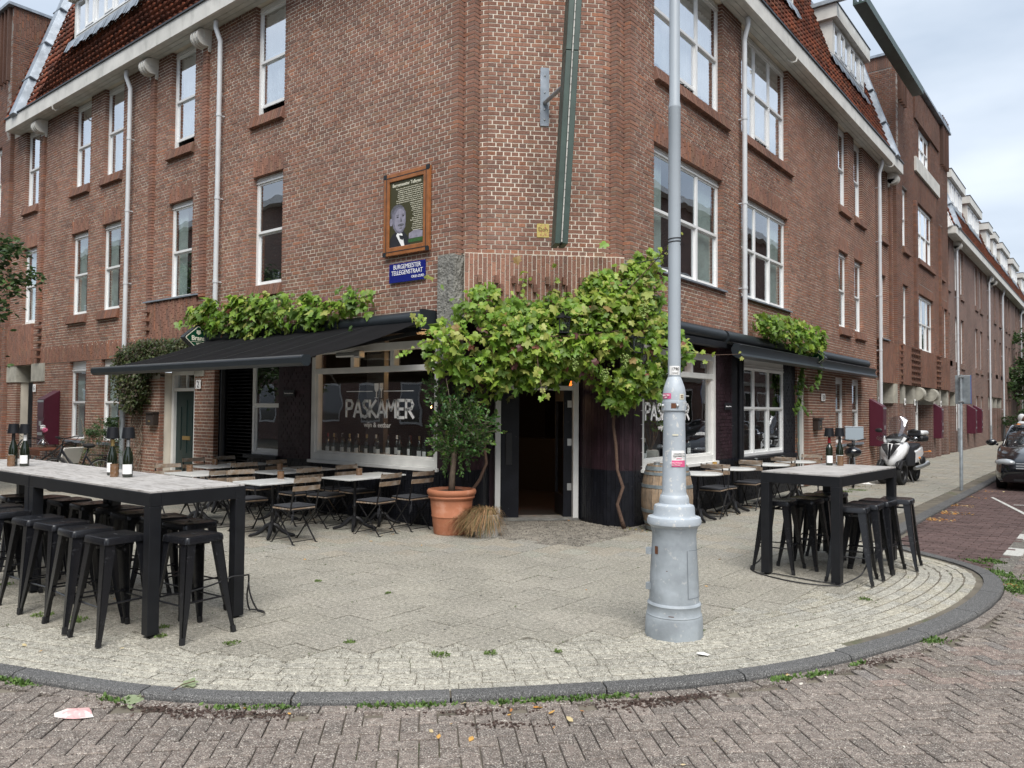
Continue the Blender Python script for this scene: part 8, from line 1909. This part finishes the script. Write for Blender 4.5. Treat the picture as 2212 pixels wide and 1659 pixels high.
# old chewing gum and drips trodden into the slabs
T = []; C_ = []
for k in range(170):
    x, y = R.uniform(-7, 4.2), R.uniform(-6.2, 2.2)
    if kdist([(x, y)])[0] < .25 or (x < .1 and y > -.3) : continue
    T.append(tr(x, y, .0035)@rotm('Z', R.uniform(0, 3))@np.diag([R.uniform(.012, .034), R.uniform(.012, .028), .0012, 1.0])); f = R.choice([.07, .09, .12, .42]); C_.append((f, f*.97, f*.9))
DISC = (np.array([(.5*cos(2*pi*k/9), .5*sin(2*pi*k/9), .5) for k in range(9)]), [tuple(range(9))])
o = pieces('gum_spot', 'gum_spots', DISC, T, C_, MT['straw'], None, 0); o['label'] = 'dark trodden gum spots scattered over the grey paving slabs'; o['category'] = 'stain'
# dark reddish soil washed into the gutter, as loose crumbs
T = []; C_ = []
for (x, y, r, a, n) in ((1.35, -5.80, .2, .5, 420), (1.75, -5.55, .16, .6, 260), (3.4, -3.95, .2, .85, 420), (3.55, -3.72, .13, .95, 200), (2.7, -4.72, .16, .75, 160), (4.3, -2.2, .15, 1.2, 260), (2.95, -4.75, .12, .7, 120)):
    for _ in range(n//2):
        p, q = R.gauss(0, r*.9), R.gauss(0, r*.22); X, Y = x+p*cos(a)-q*sin(a), y+p*sin(a)+q*cos(a)
        T.append(tr(X, Y, RZ+.003)@rotm('Z', R.uniform(0, 3))@np.diag([R.uniform(.006, .02), R.uniform(.005, .014), .004, 1.0])); f = R.uniform(.7, 1.4); C_.append((.085*f, .055*f, .045*f))
o = pieces('soil_crumb', 'gutter_soil', UBOX, T, C_, MT['straw'], None, 0); o['label'] = 'dark reddish soil washed into the gutter beside the kerb'; o['category'] = 'soil'

# ------------------------------------------------------------------ inside the shop windows: bottles, plant
R = random.Random(12)
MT['redcap'] = MT['redfoil']
BT = {}
def shopbottle(F, u, n, z, k, label):
    caps = ['redfoil', 'plastic', 'brass', 'print_white', 'plastic']; key = k % 5
    if key not in BT:
        def f(t):
            b = MB(); b.lathe([(0, 0), (.039, 0), (.040, .01), (.040, .21), (.032, .245), (.016, .275), (.015, .30)], 12); b.obj('glass', MT['bottle'], t, smooth='auto'); b = MB(); b.lathe([(.016, .285), (.016, .345), (0, .347)], 10); b.obj('neck_foil', MT[caps[key]], t, smooth='auto')
            b = MB(); A_ = np.linspace(-1.2-pi/2, 1.2-pi/2, 9); zz = (.05, .15) if key % 2 else (.04, .12); b.add([(.0405*cos(a), .0405*sin(a), q) for q in zz for a in A_], [(i, i+1, 9+i+1, 9+i) for i in range(8)]); b.obj('label', MT['print_white'], t)
        BT[key] = localthing('wine_bottle', label, 'wine bottle', (0, 0, 0), 0, 'wine bottles standing in the shop windows', f); o = BT[key]
        P = (F@np.array([u, z, n, 1]))[:3]; o.location = P; o.rotation_euler = (0, 0, R.uniform(-.5, .5)+(0 if F is FL else pi/2)); return
    P = (F@np.array([u, z, n, 1]))[:3]; dup(BT[key], P, R.uniform(-.5, .5)+(0 if F is FL else pi/2), label)
us = [-4.98, -4.90, -4.80, -4.70, -4.60, -4.52, -4.40, -4.30, -4.22, -4.08, -3.98, -3.88, -3.70, -3.58, -3.50, -3.36, -3.20, -3.08, -3.0, -2.86, -2.66, -2.52, -2.40, -2.3]
ORD = ['first', 'second', 'third', 'fourth', 'fifth', 'sixth', 'seventh', 'eighth', 'ninth', 'tenth', 'eleventh', 'twelfth', 'thirteenth', 'fourteenth', 'fifteenth', 'sixteenth', 'seventeenth', 'eighteenth', 'nineteenth', 'twentieth', 'twenty first', 'twenty second', 'twenty third', 'twenty fourth']
CAPN = ['red', 'black', 'gold', 'white', 'black']
for i, u in enumerate(us): shopbottle(FL, u+R.uniform(-.02, .02), -.26-.09*(i % 2), .942, i+(i//5), '%s necked wine bottle, %s from the left on the big window ledge' % (CAPN[(i+i//5) % 5], ORD[i]))
for i, u in enumerate((2.5, 2.6, 2.72, 2.85, 4.05, 4.2, 4.32)): shopbottle(FR, u, -.26-.06*(i % 2), .922, i, '%s necked wine bottle, %s from the left on the right window ledge' % (CAPN[i % 5], ORD[i]))
t = thing('potted_plant', 'leggy green plant in a cream pot inside the right shop window', 'plant', (-.28, 3.05, .86)); PX = (-.30, 3.02); b = MB(tr(*PX, .862)); b.lathe([(0, 0), (.11, 0), (.14, .1), (.13, .2), (.10, .22), (0, .2)], 20); b.obj('pot', MT['wicker'], t, smooth='auto'); b = MB(); T = []; C_ = []
for k in range(12):
    a = R.uniform(0, 6.3); e = (PX[0]+.12*cos(a), PX[1]+.42*sin(a), 1.05+R.uniform(.4, .95)); b.tube([(*PX, 1.05), ((PX[0]+e[0])/2, (PX[1]+e[1])/2+.02, (1.05+e[2])/2), e], .006, 4)
    for _ in range(16): T.append(leafT((e[0]+R.gauss(0, .05), e[1]+R.gauss(0, .07), e[2]+R.gauss(0, .07)), (1, R.gauss(0, .5), R.random()), (R.gauss(0, 1), R.gauss(0, 1), R.gauss(0, .6)), R.uniform(.05, .09))); C_.append(R.choice([(.16, .28, .05), (.10, .2, .04), (.22, .34, .07)]))
b.obj('limbs', MT['bark'], t); pieces('leaf', 'foliage', SMALLU, T, C_, MT['vleaf'], t, 0)

# ================================================================== the other side of the streets, seen only in the glass
def block(label, x0, x1, y0, y1, h, face, seed):
    t = thing('apartment_building', label, 'building', ((x0+x1)/2, (y0+y1)/2, 0)); b = MB(); b.box((x0, y0, RZ), (x1, y1, h)); b.obj('wall', MT['far'], t)
    w = MB(); g = MB(); c = MB()
    if face == 'y+':   # facade looking to +y at y1
        F = frame((0, y1, 0), (-1, 0, 0), (0, 1, 0)); a, e = -x1, -x0
    else: F = frame((x0, 0, 0), (0, -1, 0), (-1, 0, 0)); a, e = -y1, -y0
    for z in (1.0, 4.1, 7.2):
        u = a+1
        while u < e-2: w.box((u, z, 0), (u+1.5, z+1.9, .04), T=F); g.box((u+.1, z+.1, .045), (u+1.4, z+1.8, .05), T=F); u += 2.8
    w.box((a, h-.35, 0), (e, h, .5), T=F); c.box((a, 6.35, 0), (e, 6.65, .06), T=F); c.box((a, 3.25, 0), (e, 3.5, .06), T=F)
    w.obj('window', MT['white'], t); g.obj('pane', MT['carglass'], t); c.obj('band', MT['stone'], t)
block('brick block across the street behind the camera on the left side', -60, 1.5, -30, -16.5, 13.0, 'y+', 1)
block('brick block across the street on the right hand side', 12.5, 26, -2, 60, 13.0, 'x-', 2)
block('low brick block diagonally behind the camera', 16, 40, -34, -18, 9.0, 'y+', 3)
TC = [(.05, .09, .03), (.07, .12, .04)]
for i, (x, y) in enumerate(((-4.5, -12.5), (-14, -12.8), (10.6, 6), (10.4, 15))): tree('street_tree', ['street tree across the road behind the camera, nearer one', 'street tree across the road behind the camera, farther one', 'street tree on the far pavement of the right street, nearer one', 'street tree on the far pavement of the right street, farther one'][i], x, y, 8.5, 2.6, 2600, (.16, .3), TC, 50+i, low=.45)
def build_van(t):
    def ring(y, zb, zt, hw): return [(-hw, y, zb), (-hw, y, zt*.6), (-hw*.9, y, zt), (hw*.9, y, zt), (hw, y, zt*.6), (hw, y, zb)]
    V, F = loft([ring(*s) for s in ((-2.4, .35, .9, .85), (-1.7, .3, 1.1, .92), (-1.0, .3, 1.85, .92), (2.3, .3, 1.95, .92), (2.4, .4, 1.8, .88))]); b = MB(); b.add(V, F); b.obj('body', MT['black_gloss'], t, smooth='auto', bevel=.03)
    b = MB()
    for s in (-1, 1):
        for y0, y1 in ((-.95, .0), (.1, 1.0), (1.1, 2.1)): b.box((s*.93-.005, y0, 1.15), (s*.93+.005, y1, 1.7))
    b.obj('window', MT['headlight'], t)
    for s in (-1, 1): wheel(t, (s*.82, -1.5, .34), .34, .2); wheel(t, (s*.82, 1.5, .34), .34, .2)
localthing('parked_van', 'dark van parked across the left street, seen reflected in the shop window', 'van', (-8.0, -13.6, RZ), radians(90), None, build_van)
